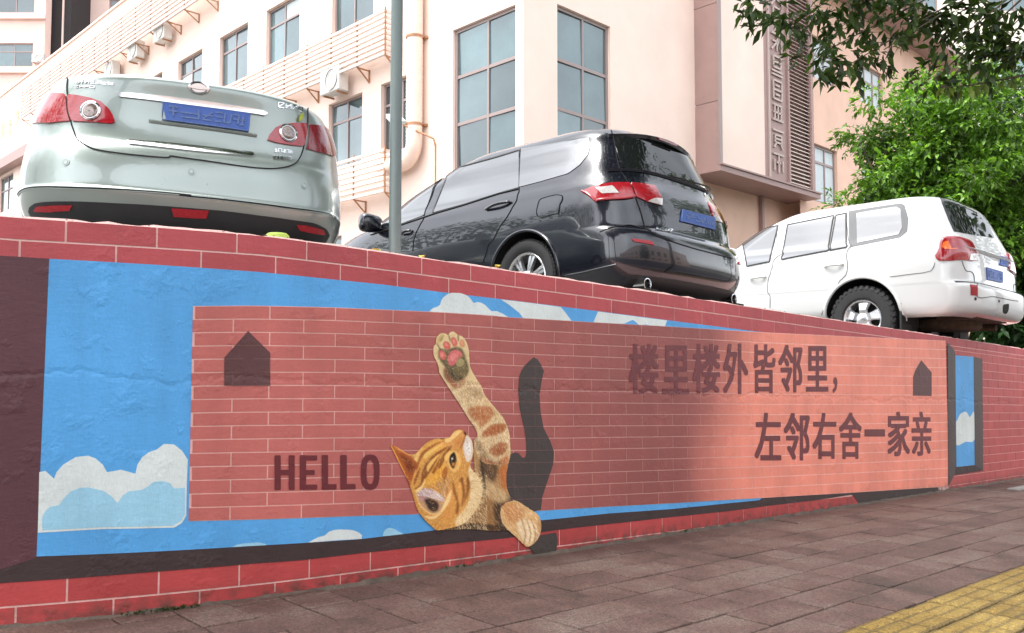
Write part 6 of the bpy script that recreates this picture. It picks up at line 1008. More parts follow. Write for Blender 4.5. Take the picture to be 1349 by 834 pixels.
def letters(name, sh, poly, n, m, parent, off=.003, style=0):
    """small raised chrome characters filling a quad (TL TR BR BL); strokes only, not legible"""
    a, b_, c, d = [np.array(p) for p in poly]; at = lambda u, w: (a*(1-u)+b_*u)*(1-w)+(d*(1-u)+c*u)*w
    g = MB(); r_ = random.Random(len(name)+n*7+style)
    def stroke(u0, w0, u1, w1, t=.16):
        p, q = at(u0, w0), at(u1, w1); A = sp(sh, [p[0], q[0]], [p[1], q[1]], off)
        nn = sh.N(np.array(p[0]), np.array(p[1])); g.bar(A[0], A[1], t_*t, .004, up=nn)
    A = sp(sh, [at(0, 0)[0], at(0, 1)[0]], [at(0, 0)[1], at(0, 1)[1]]); t_ = float(np.linalg.norm(A[1]-A[0]))
    for i in range(n):
        u0, u1 = (i+.12)/n, (i+.88)/n; um = (u0+u1)/2
        S_ = [(u0, .05, u0, .95), (u1, .05, u1, .95), (u0, .05, u1, .05), (u0, .5, u1, .5), (u0, .95, u1, .95), (um, 0, um, 1), (u0, .9, u1, .1)]
        for j in r_.sample(range(7), 4 if style else 3): stroke(*S_[j])
    return g.build(name, m, parent)
MT['bulb'] = mat('smoked bulb glass', (.22, .17, .15), .15, .4, coat=1, var=.4, vscale=70)
MT['gap'] = mat('black panel gap line', (.008, .008, .008), .9)  # black ribbons drawn in place of recessed grooves between panels
MT['greyfilm'] = mat('grey ceramic window border', (.17, .175, .18), .45, ior=1.3)
MT['wgap'] = mat('grey panel gap', (.10, .10, .10), .9)

# ---------------- silver sedan
sh = SEDAN; fe = FEAT['sedan']
c = car_root('parked_car', POSE['sedan']); bpy.context.view_layer.update(); tag(c, 'silver green sedan seen from behind with round chrome tail lights', 'car', 'cars parked on the wall')
AX = (.98, 3.68); ZW, RA = .31, .365
body(sh, MT['silver'], c, AX, RA, ZW)
for ax in AX:
    for s in (1, -1): wheel(c, ax, s*.745, .31, .20, .205, 7, 'multi', s); arch_lip(sh, ax, ZW, RA, MT['silver'], c, .010, s < 0)
def clampk(p, hi): return [(q, min(k, hi)) for q, k in p]
ribbon('boot_lid_seam', sh, fe['lid'], .0065, MT['gap'], c, .0012)
for key in ('lampLq', 'lampRq'):
    lo = patch('tail_lamp', sh, fe[key], MT['redlamp'] if key == 'lampLq' else MT['darkred'], c, .010, .02, 'q', 26, 18, 0)
for key, lk in (('lampLl', 'lensL'), ('lampRl', 'lensR')):
    lo = patch('tail_lamp', sh, fe[key], MT['redlamp'], c, .010, .02, 'q', 26, 18, 0)
    q, k = fe[lk][0]
    disc('round_lens', sh, q, k, [(.054, .004), (.054, .016), (.046, .020), (.043, .014)], MT['chrome'], lo)
    disc('bulb_lens', sh, q, k, [(.0425, .012), (.036, .020), (.018, .024), (.006, .022)], MT['bulb'], lo)
patch('chrome_strip', sh, fe['strip'], MT['chrome'], c, .008, .012, 'q', 30, 5)
patch('plate_garnish', sh, fe['garnish'], MT['chrome'], c, .014, .02, 'q', 30, 6)
pl = plate(sh, fe['plate'], c)
P = np.array(fe['plate']); pc = P.mean(0)
ribbon('plate_recess_edge', sh, [tuple(pc+(p-pc)*np.array((1.32, 1.28))) for p in (P[3], P[2])], .02, MT['silver'], c, .004, h=.008)
q, k = fe['emblem'][0]
disc('emblem', sh, q, min(k, 11.0), [(.055, .002), (.055, .010), (.046, .012), (.040, .006)], MT['chrome'], c, 28, .62)
disc('emblem_bar', sh, q, min(k, 11.0), [(.058, .004), (.058, .013)], MT['chrome'], c, 28, .16)
for q, k in fe['sensors']: disc('parking_sensor', sh, q, k, [(.020, .001), (.020, .003), (.0145, .0032), (.0135, .0015), (.012, .0045)], MT['silver'], c, 20)
ribbon('bumper_crease', sh, fe['crease'], .008, MT['gap'], c, .0012)
ribbon('bumper_trim', sh, [(q, k-.2) for q, k in fe['crease']], .006, MT['silver'], c, .000, h=.001)
dT = fe['diffT']; dB = [(q*.985, .55) for q, k in dT[::-1]]
df = patch('diffuser', sh, dT+dB, MT['plastic'], c, .003, .012, 'q', 40, 10)
for key in ('refL', 'refC', 'refR'): patch('reflector', sh, fe[key], MT['reflector'], c, .009, .012, 'q', 14, 8)
letters('badge', sh, clampk(fe['badge1'], 11.3), 7, MT['chrome'], c); letters('badge', sh, clampk(fe['badge1b'], 11.2), 4, MT['chrome'], c, style=1)
letters('badge', sh, clampk(fe['badge2'], 11.3), 4, MT['chrome'], c, style=1); letters('badge', sh, fe['badge3'], 5, MT['chrome'], c); letters('badge', sh, fe['badge4'], 5, MT['chrome'], c, style=1)
# glasshouse
k0, k1 = sh.k_of_z(1.16), sh.k_of_z(1.42)
patch('rear_window', sh, [(-.78, k0), (.78, k0), (.74, k1), (-.74, k1)], MT['carglass'], c, .005, .012, 'k', 10, 24)
patch('windscreen', sh, [(2.35, k0), (3.0, k0), (3.0, k1), (2.35, k1)], MT['carglass'], c, .005, .012); patch('windscreen', sh, [(2.35, k0), (3.0, k0), (3.0, k1), (2.35, k1)], MT['carglass'], c, .005, .012, mirror=True)
for mr in (False, True):
    patch('side_window', sh, [(.95, k0), (1.48, k0), (1.46, k1), (1.12, k1)], MT['carglass'], c, .005, .012, mirror=mr)
    patch('side_window', sh, [(1.54, k0), (2.1, k0), (1.9, k1), (1.52, k1)], MT['carglass'], c, .005, .012, mirror=mr)
    b = MB(); y = -.74 if mr else .74; b.add(*[( [(2.80+dx, y+(-.12 if mr else .12)*dy, 1.02+dz) for dx, dy, dz in ((0, 0, 0), (.10, 0, .02), (.12, 1.4, .02), (.02, 1.6, 0), (0, 0, .12), (.08, 0, .12), (.09, 1.4, .13), (.02, 1.6, .13))]), [(0, 1, 2, 3), (7, 6, 5, 4), (0, 4, 5, 1), (1, 5, 6, 2), (2, 6, 7, 3), (3, 7, 4, 0)]])
    b.build('door_mirror', MT['silver'], c)

# a leaf stuck to the boot
pa, pb_ = [sp(sh, q, k, .016) for q, k in fe['leafpos']]; nn_ = sh.N(np.array(fe['leafpos'][0][0]), np.array(fe['leafpos'][0][1])); tt = pb_-pa; ss = np.cross(nn_, tt)/np.linalg.norm(tt)
LV = [pa, pa+tt*.3+ss*.012+nn_*.004, pa+tt*.65+ss*.011+nn_*.006, pb_+nn_*.004, pa+tt*.65-ss*.010+nn_*.003, pa+tt*.3-ss*.011+nn_*.002]
LV = [c.matrix_world @ Vector(v_) for v_ in LV]; o_ = LV[0].copy(); LV = [v_-o_ for v_ in LV]
lf = new('fallen_leaf', LV+[v_+Vector((0, .002, -.001)) for v_ in LV], [(0, 1, 2, 3, 4, 5), (11, 10, 9, 8, 7, 6)], mat('yellow green leaf', (.42, .48, .05), .5, var=.3, vscale=40)); lf.location = o_
tag(lf, 'yellow green leaf stuck above the right tail light of the silver sedan', 'leaf')
# ---------------- black people carrier
sh = MPV; fe = FEAT['mpv']
c = car_root('parked_car', POSE['mpv']); tag(c, 'black people carrier with twin exhausts parked tail to the wall', 'car', 'cars parked on the wall')
wx = 1.15; AX = (wx, wx+2.83); ZW, RA = .345, .395
body(sh, MT['black'], c, AX, RA, ZW)
for ax in AX:
    for s in (1, -1): wheel(c, ax, s*.775, .335, .215, .225, 7, 'multi', s); arch_lip(sh, ax, ZW, RA, MT['black'], c, .014, s < 0)
for mr in (False, True):
    patch('side_window', sh, fe['quarter'], MT['carglass'], c, .005, .012, 'k', 44, 26, 0, mr)
    patch('side_window', sh, fe['rearwin'], MT['carglass'], c, .005, .012, 'k', 44, 26, 0, mr)
    patch('side_window', sh, fe['frontwin'], MT['carglass'], c, .005, .012, 'k', 44, 26, 0, mr)
    ribbon('door_seam', sh, fe['gap1'], .007, MT['gap'], c, .0012, mr, 3); ribbon('door_seam', sh, fe['gap2'], .007, MT['gap'], c, .0012, mr)
    ribbon('window_trim', sh, fe['belt'], .016, MT['plastic'], c, .003, mr, h=.003)
    P = fe['rearwin']; ribbon('window_trim', sh, P[70:]+P[:31], .02, MT['plastic'], c, .005, mr, sm=1, h=.002)
    P = fe['frontwin']; ribbon('window_trim', sh, P[:31], .02, MT['plastic'], c, .005, mr, sm=1, h=.002)
    for key in ('handle1', 'handle2'):
        (q0, k0_), (q1, k1_) = fe[key]; sg = -1 if mr else 1
        b = MB(); pts = [sp(sh, sg*(q0+(q1-q0)*t), k0_+(k1_-k0_)*t, .012+.028*math.sin(math.pi*t)) for t in np.linspace(0, 1, 9)]
        b.tube(pts, [.012, .013, .014, .014, .014, .014, .014, .013, .012], 8); b.build('door_handle', MT['black'], c, True)
    lq = patch('tail_lamp', sh, fe['lampq'], MT['redlamp'], c, .008, .02, 'q', 26, 14, 0, mr); Pc = np.array([fe['lampq'][i] for i in (1, 2, 4, 7, 8)]); pc = Pc.mean(0); patch('lamp_lens', sh, [tuple(pc+(p_-pc)*np.array((.72, .55))) for p_ in Pc], MT['clearlamp'], lq, .012, .008, 'q', 12, 10, 0, mr)
    P = np.array(fe['lampq']); pc = P.mean(0); ribbon('lamp_trim', sh, [fe['lampq'][i] for i in (0, 9, 8, 7, 6)], .02, MT['redlamp'], lq, .012, mr, sm=3, h=.003)
    lt = patch('tail_lamp', sh, fe['lampt'], MT['redlamp'], c, .009, .02, 'q', 20, 14, 0, mr)
    patch('lamp_lens', sh, [fe['lampt'][2], fe['lampt'][3], fe['lampt'][4], ((fe['lampt'][4][0]+fe['lampt'][2][0])/2, fe['lampt'][4][1]+.35)], MT['clearlamp'], lt, .013, .008, 'q', 10, 8, 0, mr)
    patch('reflector', sh, fe['refL'], MT['reflector'], c, .008, .012, 'q', 12, 6, 0, mr)
    # bumper shoulder and lower crease
    ribbon('bumper_seam', sh, fe['bump2'], .006, MT['gap'], c, .0012, mr); ribbon('body_crease', sh, fe['side'], .012, MT['black'], c, .004, mr, h=.006)
    q, k = fe['exL'][0]; p = sp(sh, -q if mr else q, k, .0)
    b = MB(); x0 = float(p[0]); s_ = -1 if mr else 1
    b.lathe([(.040, x0+.30), (.044, x0-.02), (.046, x0-.035), (.040, x0-.036), (.036, x0-.02), (.035, x0+.12), (.0, x0+.12)], (0, s_*.615, .255), 'x', 28); b.build('exhaust_pipe', MT['chrome'], c, True, 40)
    b = MB(); V = []; F = []
    for i in range(9):
        ph = math.pi*i/8
        for j in range(16):
            th = 2*math.pi*j/16; sx_, sy_, sz_ = math.sin(ph)*math.cos(th), math.cos(ph), math.sin(ph)*math.sin(th)
            V.append((3.22+.075*math.copysign(abs(sx_)**.7, sx_), s_*(.985+.125*math.copysign(abs(sy_)**.6, sy_)), 1.025+.092*math.copysign(abs(sz_)**.6, sz_)*(1+.15*sy_)))
    F = [(i*16+j, i*16+(j+1) % 16, (i+1)*16+(j+1) % 16, (i+1)*16+j) for i in range(8) for j in range(16)]
    b.add(V, F); b.bar((3.24, s_*.78, .985), (3.24, s_*.90, .99), .08, .045); b.build('door_mirror', MT['black'], c, True, 60)
fl = patch('fuel_flap', sh, fe['fuel'], MT['black'], c, .003, .006, 'q', 10, 10, 3)
P = fe['fuel']; ribbon('fuel_flap_seam', sh, P+[P[0]], .005, MT['gap'], c, .003, sm=4)
patch('rear_window', sh, fe['glass'], MT['tintglass'], c, .004, .01, 'q', 40, 22, 0)
tl = fe['tail']; ribbon('tailgate_seam', sh, tl, .008, MT['gap'], c, .0012); ribbon('tailgate_seam', sh, tl[:6], .008, MT['gap'], c, .0012, True)
plate(sh, fe['plate'], c)
q, k = fe['emblem'][0]; letters('emblem', sh, [(-.17, k+.35), (-.30, k+.35), (-.30, k-.35), (-.17, k-.35)], 1, MT['chrome'], c)
letters('badge', sh, fe['script'], 6, MT['chrome'], c); letters('badge', sh, fe['script2'], 6, MT['chrome'], c)
g0 = sh.k_of_z(1.16); ribbon('tailgate_garnish', sh, [(-.62, g0), (-.3, g0+.15), (0, g0+.2), (.3, g0+.15), (.62, g0)], .03, MT['black'], c, .006, h=.012)
P = fe['wiper']; ribbon('wiper', sh, [(.02, sh.k_of_z(1.20)), (-.25, sh.k_of_z(1.225)), (-.55, sh.k_of_z(1.23))], .016, MT['plastic'], c, .02, h=.008)
# roof spoiler
V = []; F = []
ys = np.linspace(-.60, .60, 17)
for i, y in enumerate(ys):
    t = abs(y)/.60; xe = .37+.14*t**2.2; ze = 1.545-.055*t**2; xi = .80; zi = 1.610-.03*t**2
    V += [(xi, y, zi-.04), (xi, y, zi+.004), (xe+.05, y, ze+.028), (xe, y, ze+.010), (xe+.01, y, ze-.02), (xe+.12, y, ze-.03)]
    if i: F += [(6*i-6+j, 6*i+j, 6*i+(j+1) % 6, 6*i-6+(j+1) % 6) for j in range(6)]
F += [tuple(range(6)), tuple(6*16+j for j in range(5, -1, -1))]
spo = new('roof_spoiler', V, F, MT['black'], c, True, 35)
b = MB(); b.box((.366, -.13, 1.532), (.39, .13, 1.548)); b.build('brake_light', MT['darkred'], spo)
b = MB()
for s_ in (-1, 1): b.box((.05, s_*.615-.07, .20), (.35, s_*.615+.07, .215))
b.build('heat_shield', MT['dark'], c)
kk = sh.k_of_z(.33); patch('bumper_valance', sh, [(-.62, .8), (.62, .8), (.60, kk-.1), (-.60, kk-.1)], MT['plastic'], c, .003, .01, 'q', 30, 8)
k0, k1 = sh.k_of_z(1.06), sh.k_of_z(1.42)
for mr in (False, True): patch('windscreen', sh, [(2.3, k0), (3.0, k0), (3.0, k1), (2.3, k1)], MT['carglass'], c, .005, .012, mirror=mr)

# ---------------- white off-roader
sh = SUV; fe = FEAT['suv']
c = car_root('parked_car', POSE['suv']); tag(c, 'tall white off roader with chunky tyres overhanging the wall at the right', 'car', 'cars parked on the wall')
wx = 1.25; AX = (wx, wx+2.85); ZW, RA = .42, .475
body(sh, MT['white'], c, AX, RA, ZW)
for ax in AX:
    for s in (1, -1): wheel(c, ax, s*.83, .395, .27, .232, 5, 'five', s, 34); arch_lip(sh, ax, ZW, RA, MT['white'], c, .02, s < 0)
for mr in (False, True):
    fr = patch('window_surround', sh, fe['qframe'], MT['greyfilm'], c, .003, .01, 'k', 40, 24, 0, mr); 
    for key in ('qglass', 'vent', 'rearwin', 'frontwin'): patch('side_window', sh, fe[key], MT['carglass'], c, .007, .014, 'k', 44, 26, 0, mr)
    for key in ('vent', 'rearwin', 'frontwin'):
        P = fe[key]; ribbon('window_trim', sh, list(P)+[P[0]], .018, MT['plastic'], c, .007, mr, sm=1, h=.002)
    ribbon('door_seam', sh, fe['gap1'], .007, MT['wgap'], c, .0012, mr); ribbon('door_seam', sh, fe['gap2'], .007, MT['wgap'], c, .0012, mr)
    ribbon('bumper_seam', sh, fe['bline'][:2]+fe['bline'][3:], .006, MT['wgap'], c, .0012, mr, sm=4)
    for key in ('handle1', 'handle2'):
        (q0, k0_), (q1, k1_) = fe[key]; sg = -1 if mr else 1; b = MB()
        b.tube([sp(sh, sg*(q0+(q1-q0)*t), k0_+(k1_-k0_)*t, .012+.03*math.sin(math.pi*t)) for t in np.linspace(0, 1, 9)], .015, 8); b.build('door_handle', MT['white'], c, True)
    lo = patch('tail_lamp', sh, fe['lamp'], MT['redlamp'], c, .014, .03, 'q', 26, 16, 2, mr, bulge=.012)
    patch('lamp_lens', sh, fe['lampw'], MT['clearlamp'], lo, .026, .012, 'q', 8, 8, 0, mr); patch('lamp_lens', sh, fe['lampo'], MT['amber'], lo, .0255, .012, 'q', 14, 12, 4, mr)
    ka, kb_ = sh.k_of_z(.62), sh.k_of_z(.735); patch('reflector', sh, [(sh.qR(.83, ka), ka), (sh.qR(.74, ka), ka), (sh.qR(.74, kb_), kb_), (sh.qR(.84, kb_), kb_)], MT['reflector'], c, .010, .02, 'k', 10, 8, 0, mr)
    y = -1 if mr else 1
    b = MB(); b.box((wx-.475, y*.70-.0, .20), (wx-.455, y*.97, .62)) if y > 0 else b.box((wx-.475, -.97, .20), (wx-.455, -.70, .62)); b.build('mud_flap', MT['rubber'], c)
    b = MB(); b.box((3.0, .90 if y > 0 else -1.14, 1.24), (3.13, 1.14 if y > 0 else -.90, 1.42)); o = b.build('door_mirror', MT['white'], c)
    md = o.modifiers.new('round', 'BEVEL'); md.width = .04; md.segments = 3
patch('rear_window', sh, fe['glass'], MT['tintglass'], c, .004, .01, 'q', 40, 22, 0)
plate(sh, fe['plate'], c); plate(sh, fe['plate2'], c)
for q, k in fe['sens']: disc('parking_sensor', sh, q, k, [(.018, .001), (.018, .004), (.012, .005)], MT['plastic'], c, 18)
patch('tow_eye_hole', sh, fe['hole'], MT['dark'], c, .003, .006, 'k', 10, 8, 3)
ribbon('tailgate_seam', sh, fe['gatel'][:3]+fe['gatel'][3:], .008, MT['wgap'], c, .0015); ribbon('tailgate_seam', sh, fe['gatel'][:4], .008, MT['wgap'], c, .0015, True)
kb = sh.k_of_z(.765); ribbon('bumper_step', sh, [(q, kb) for q in np.linspace(-.75, .75, 20)], .03, MT['plastic'], c, .004, sm=1)
kg = sh.k_of_z(1.17); ribbon('plate_garnish', sh, [(q, kg) for q in np.linspace(-.42, .42, 16)], .05, MT['white'], c, .006, sm=1, h=.02)
k0, k1 = sh.k_of_z(1.34), sh.k_of_z(1.74)
for mr in (False, True): patch('windscreen', sh, [(2.3, k0), (3.0, k0), (3.0, k1), (2.3, k1)], MT['carglass'], c, .005, .012, mirror=mr)
b = MB()                                                     # spare wheel well, exhaust and axle under the tail
b.lathe([(.0, .30), (.30, .30), (.34, .33), (.34, .42)], (.62, 0, 0), 'z', 36); b.tube([(.30, -.55, .36), (.9, -.55, .40), (1.6, -.4, .42)], .04, 12)
b.tube([(1.25, -.75, .40), (1.25, -.12, .42), (1.25, .12, .42), (1.25, .75, .40)], [.05, .06, .06, .05], 14); b.box((.15, -.45, .40), (.6, .45, .47))
MT['rust'] = mat('rusty underbody steel', (.09, .055, .035), .8, .2, var=.5, vscale=14)
b.build('chassis', MT['rust'], c, True, 35)

# ================================================================ lamp post behind the wall
MT['pole'] = mat('grey green painted steel', lin((116, 128, 126)), .45, .3, var=.12, vscale=14, stretch=(1, 1, .1))
pz = 1.54-SL*2.76; p = empty('lamp_post', (2.875, 4.03, pz)); tag(p, 'grey green steel lamp post rising between the silver and black cars', 'lamp post')
MB().tube([(0, 0, 0), (.005, 0, 3.0), (.03, 0, 6.2)], [.035, .0345, .032], 24).build('post', MT['pole'], p, True, 50)
MB().lathe([(.11, 0), (.11, .02), (.06, .03), (.05, .10)], (0, 0, 0), 'z', 24).build('base_flange', MT['pole'], p, True, 30)
MB().tube([(.03, 0, 6.15), (.0, -.3, 6.45), (-.0, -.9, 6.55)], .025, 12).build('arm', MT['pole'], p, True)
b = MB(); b.box((-.09, -1.45, 6.50), (.09, -.85, 6.60)); b.build('lamp_head', MT['pole'], p)

# ================================================================ the pink building across the car park
BZ = 1.0; bld = empty('pink_building', (11.746, 12.126, BZ), RAD(1.4)); tag(bld, 'pink rendered three storey building with louvred cages and corner windows', 'building')
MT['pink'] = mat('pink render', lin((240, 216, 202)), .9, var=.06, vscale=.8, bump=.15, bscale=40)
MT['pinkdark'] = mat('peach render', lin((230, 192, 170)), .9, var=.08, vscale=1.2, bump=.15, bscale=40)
MT['brown'] = mat('taupe metal cladding', lin((158, 130, 124)), .5, .1, var=.08, vscale=2)
MT['frame'] = mat('grey brown window frame', lin((150, 134, 130)), .45, .2)
MT['slat'] = mat('cream painted slats', lin((226, 212, 204)), .6, var=.06)
MT['bracket'] = mat('rusty bracket', lin((176, 130, 96)), .7, .2, var=.3, vscale=20)
def pane_mat(name, col, rnd=.25):
    return mat(name, col, .03, 0, ior=2.0, rnd=rnd, var=.3, vscale=.6)
MT['pane'] = pane_mat('window glass', (.07, .12, .13), .6); MT['pane2'] = pane_mat('bluish window glass', (.07, .13, .14), .6)
MT['curtain'] = mat('curtain behind glass', (.55, .62, .63), .5, var=.2, vscale=9, stretch=(12, 12, .4))
def openings(name, parent, u0, u1, z0, z1, ops, mp, m, depth=.16):
    us = sorted({u0, u1, *[o[0] for o in ops], *[o[1] for o in ops]}); zs = sorted({z0, z1, *[o[2] for o in ops], *[o[3] for o in ops]})
    V = []; F = []
    def quad(pts):
        n0 = len(V); V.extend(mp(*q) for q in pts); F.append((n0, n0+1, n0+2, n0+3))
    for a, b_ in zip(us, us[1:]):
        for c_, d in zip(zs, zs[1:]):
            uc, zc_ = (a+b_)/2, (c_+d)/2
            if any(o[0] < uc < o[1] and o[2] < zc_ < o[3] for o in ops): continue
            quad([(a, c_, 0), (b_, c_, 0), (b_, d, 0), (a, d, 0)])
    for (a, b_, c_, d) in ops:
        quad([(a, c_, 0), (a, d, 0), (a, d, depth), (a, c_, depth)]); quad([(b_, c_, 0), (b_, c_, depth), (b_, d, depth), (b_, d, 0)])
        quad([(a, d, 0), (b_, d, 0), (b_, d, depth), (a, d, depth)]); quad([(a, c_, 0), (a, c_, depth), (b_, c_, depth), (b_, c_, 0)])
    return new(name, V, F, m, parent)
def mbox(b, mp, u0, u1, z0, z1, d0, d1):
    P = [mp(u, z, d) for d in (d0, d1) for z in (z0, z1) for u in (u0, u1)]
    b.add(P, [(0, 1, 3, 2), (4, 6, 7, 5), (0, 4, 5, 1), (2, 3, 7, 6), (0, 2, 6, 4), (1, 5, 7, 3)])
def window(parent, mp, a, b_, c_, d, us, zs, depth=.10, fw=.05, pm='pane', fm='frame', frame=True):
    b = MB()
    mbox(b, mp, a, a+fw, c_, d, depth-.03, depth+.03); mbox(b, mp, b_-fw, b_, c_, d, depth-.03, depth+.03)
    mbox(b, mp, a+fw, b_-fw, c_, c_+fw, depth-.03, depth+.03); mbox(b, mp, a+fw, b_-fw, d-fw, d, depth-.03, depth+.03)
    for u in us: mbox(b, mp, u-fw*.4, u+fw*.4, c_+fw, d-fw, depth-.026, depth+.026)
    for z in zs: mbox(b, mp, a+fw, b_-fw, z-fw*.5, z+fw*.5, depth-.022, depth+.022)
    w = b.build('window', MT[fm], parent)
    U = [a+fw]+list(us)+[b_-fw]; Z = [c_+fw]+list(zs)+[d-fw]
    for u0, u1 in zip(U, U[1:]):
        for z0, z1 in zip(Z, Z[1:]):
            t = random.uniform(-.02, .02); V = [mp(u0, z0, depth+.004), mp(u1, z0, depth+.004+t), mp(u1, z1, depth+.004), mp(u0, z1, depth+.004-t)]
            new('pane', V, [(0, 1, 2, 3)], MT['curtain' if pm.startswith('pane') and random.random() < .07 else pm], w)
    return w
ML = lambda u, z, d: (d, u, z-BZ)              # facade looking left, u runs away from the corner
MR = lambda u, z, d: (u, d, z-BZ)              # facade looking at the street
# left facade
opsL = []; wins = []
for i, u in enumerate((6.95, 10.42-.05, 13.28, 16.3, 19.4, 22.6, 25.7, 28.9)):
    wins.append((u-1.82, u, 9.35, 11.12))
for u in (4.79, 7.06, 10.4, 13.3, 16.3, 19.4, 22.6): wins.append((u-1.50, u, 5.95, 7.66))
for u in (8.2, 12.4, 16.6, 20.8): wins.append((u-1.8, u, 2.2, 4.2))
cw = (.23, 2.16, 5.10, 8.25); fw_ = (35.2, 37.5, 8.6, 10.4)
opsL = wins+[cw, fw_]
openings('wall', bld, 0, 62, -1.5, 14.72, opsL, ML, MT['pink'])
for a, b_, c_, d in wins:
    zc_ = d-.52; window(bld, ML, a, b_, c_, d, [a+(b_-a)*.52], [zc_], .13, .06)
window(bld, ML, *cw, [1.12], [6.16, 7.20], .10, .07, 'pane2'); window(bld, ML, *fw_, [36.3], [9.7], .1, .06)
b = MB(); mbox(b, ML, 0, 62, 14.72, 14.80, -.06, .35); b.build('parapet_cap', MT['pink'], bld)
b = MB(); b.add([(0, 0, 13.6), (0, 62, 13.6), (24, 62, 13.6), (24, 0, 13.6)], [(0, 3, 2, 1)]); b.build('roof', MT['brown'], bld)
# right facade up to the boxed bay
rw = (1.0, 2.75, 5.0, 8.49)
openings('wall', bld, 0, 6.10, -1.5, 14.72, [rw, (1.0, 2.75, 9.3, 12.2)], MR, MT['pink'])
window(bld, MR, *rw, [1.90], [6.31, 7.36], .10, .07, 'pane2'); window(bld, MR, 1.0, 2.75, 9.3, 12.2, [1.9], [10.3, 11.3], .10, .07, 'pane2')
b = MB(); mbox(b, MR, 0, 6.10, 14.72, 14.80, -.06, .35); b.build('parapet_cap', MT['pink'], bld)
# boxed bay: taupe cheek, pink panel, sign board, louvre screen, soffit
PR = -.70
b = MB(); b.add([ML(0, 5.68, 0)], [])
b = MB(); V = [MR(6.10, 5.78, 0), MR(6.10, 5.78, PR), MR(6.10, 14.6, PR), MR(6.10, 14.6, 0)]
for z0, z1 in ((5.78, 7.40), (7.415, 9.85), (9.865, 14.6)):
    q = MB(); mbox(q, MR, 6.10, 6.16, z0, z1, PR+.02, .002); q.build('cladding_panel', MT['brown'], bld)
q = MB(); mbox(q, MR, 6.06, 6.17, 5.70, 14.6, PR-.03, PR+.03); q.build('corner_trim', MT['frame'], bld)
openings('wall', bld, 6.17, 8.28, 5.80, 14.6, [], lambda u, z, d: (u, d+PR, z-BZ), MT['pink'])
# sign board of square tiles with raised pale characters
z = 5.82; tiles = []
sgn = empty('sign_board', (8.28, PR, 0), 0, bld)
q = MB(); q.box((0, -.02, 4.80), (1.24, .06, 13.6)); q.build('board', MT['brown'], sgn)
MT['signpale'] = mat('pale sign metal', lin((184, 166, 158)), .5, .2)
MSG = lambda u, z, d: (u, d, z-BZ)
def char(parent, x0, z0, w, h, strokes_, m, d=-.05, t=.05):
    q = MB()
    for (a, c_, e, g_) in strokes_:
        q.bar((x0+a*w, d, z0+c_*h), (x0+e*w, d, z0+g_*h), t, .03, up=(0, 1, 0))
    return q.build('character', m, parent)
GL_ = [[(.5, 1, .0, .5), (.5, 1, 1, .5), (.2, .45, .8, .45), (.2, .0, .8, .0), (.2, .0, .2, .45), (.8, .0, .8, .45)],
       [(.0, .9, 1, .9), (.5, 1, .5, 0), (.1, .5, .9, .5), (.5, .5, .0, .0), (.5, .5, 1, .0)],
       [(.15, 1, .85, 1), (.15, 1, .15, .4), (.85, 1, .85, .4), (.15, .7, .85, .7), (.15, .4, .85, .4), (0, .2, 1, .2), (0, 0, 1, 0)],
       [(.1, 1, .9, 1), (.1, 1, .1, 0), (.9, 1, .9, 0), (.1, .5, .9, .5), (.1, 0, .9, 0), (.3, .75, .7, .75), (.3, .25, .7, .25)],
       [(.1, 1, .9, 1), (.2, 1, .2, .2), (.5, 1, .5, .2), (.8, 1, .8, .2), (.1, .6, .9, .6), (0, .2, 1, .2)],
       [(0, .95, 1, .95), (.2, .7, .8, .7), (.2, .7, .2, .3), (.8, .7, .8, .3), (.2, .5, .8, .5), (.2, .3, .8, .3), (.3, .3, .1, 0), (.7, .3, .9, 0)],
       [(0, 1, 1, 1), (.5, 1, .5, 0), (.1, .7, .1, .1), (.9, .7, .9, .1), (.3, .55, .7, .55)]]
zt = 10.72
for i, gl in enumerate(GL_):
    hh = .62; zb_ = 10.05-i*.66+(.3 if i == 0 else 0)
    char(sgn, .34, zb_-BZ-.06, .56, .50, gl, MT['signpale'])
q = MB(); q.box((.14, -.06, 4.84), (.20, -.02, 13.6)); q.build('trim', MT['signpale'], sgn)
q = MB(); q.box((1.16, -.08, 4.80), (1.24, -.02, 13.6)); q.build('trim', MT['brown'], sgn)
scr = empty('louvre_screen', (9.54, PR, 0), 0, bld)
for zz_ in np.arange(5.90, 13.6, .108):
    q = MB(); zc_ = zz_-BZ; q.add([(0, -.02, zc_), (1.26, -.02, zc_), (1.26, .07, zc_+.07), (0, .07, zc_+.07), (0, -.012, zc_-.008), (1.26, -.012, zc_-.008), (1.26, .078, zc_+.062), (0, .078, zc_+.062)],
                                 [(0, 1, 2, 3), (7, 6, 5, 4), (0, 4, 5, 1), (3, 2, 6, 7)]); q.build('slat', MT['slat'], scr)
q = MB(); q.box((1.27, -.06, 4.80), (1.40, .12, 13.6)); q.box((-.03, .10, 4.8), (1.27, .14, 13.6)); q.build('screen_frame', MT['brown'], scr)
q = MB(); mbox(q, MR, 6.04, 11.3, 5.66, 5.80, PR-.05, .60); mbox(q, MR, 6.02, 11.32, 5.80, 5.84, PR-.09, PR-.02); q.build('soffit', MT['brown'], bld)
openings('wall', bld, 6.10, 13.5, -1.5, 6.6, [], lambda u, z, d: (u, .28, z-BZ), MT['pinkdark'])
q = MB(); mbox(q, MR, 9.65, 9.76, -1.5, 5.66, .16, .28); q.build('drain_pipe', MT['brown'], bld)
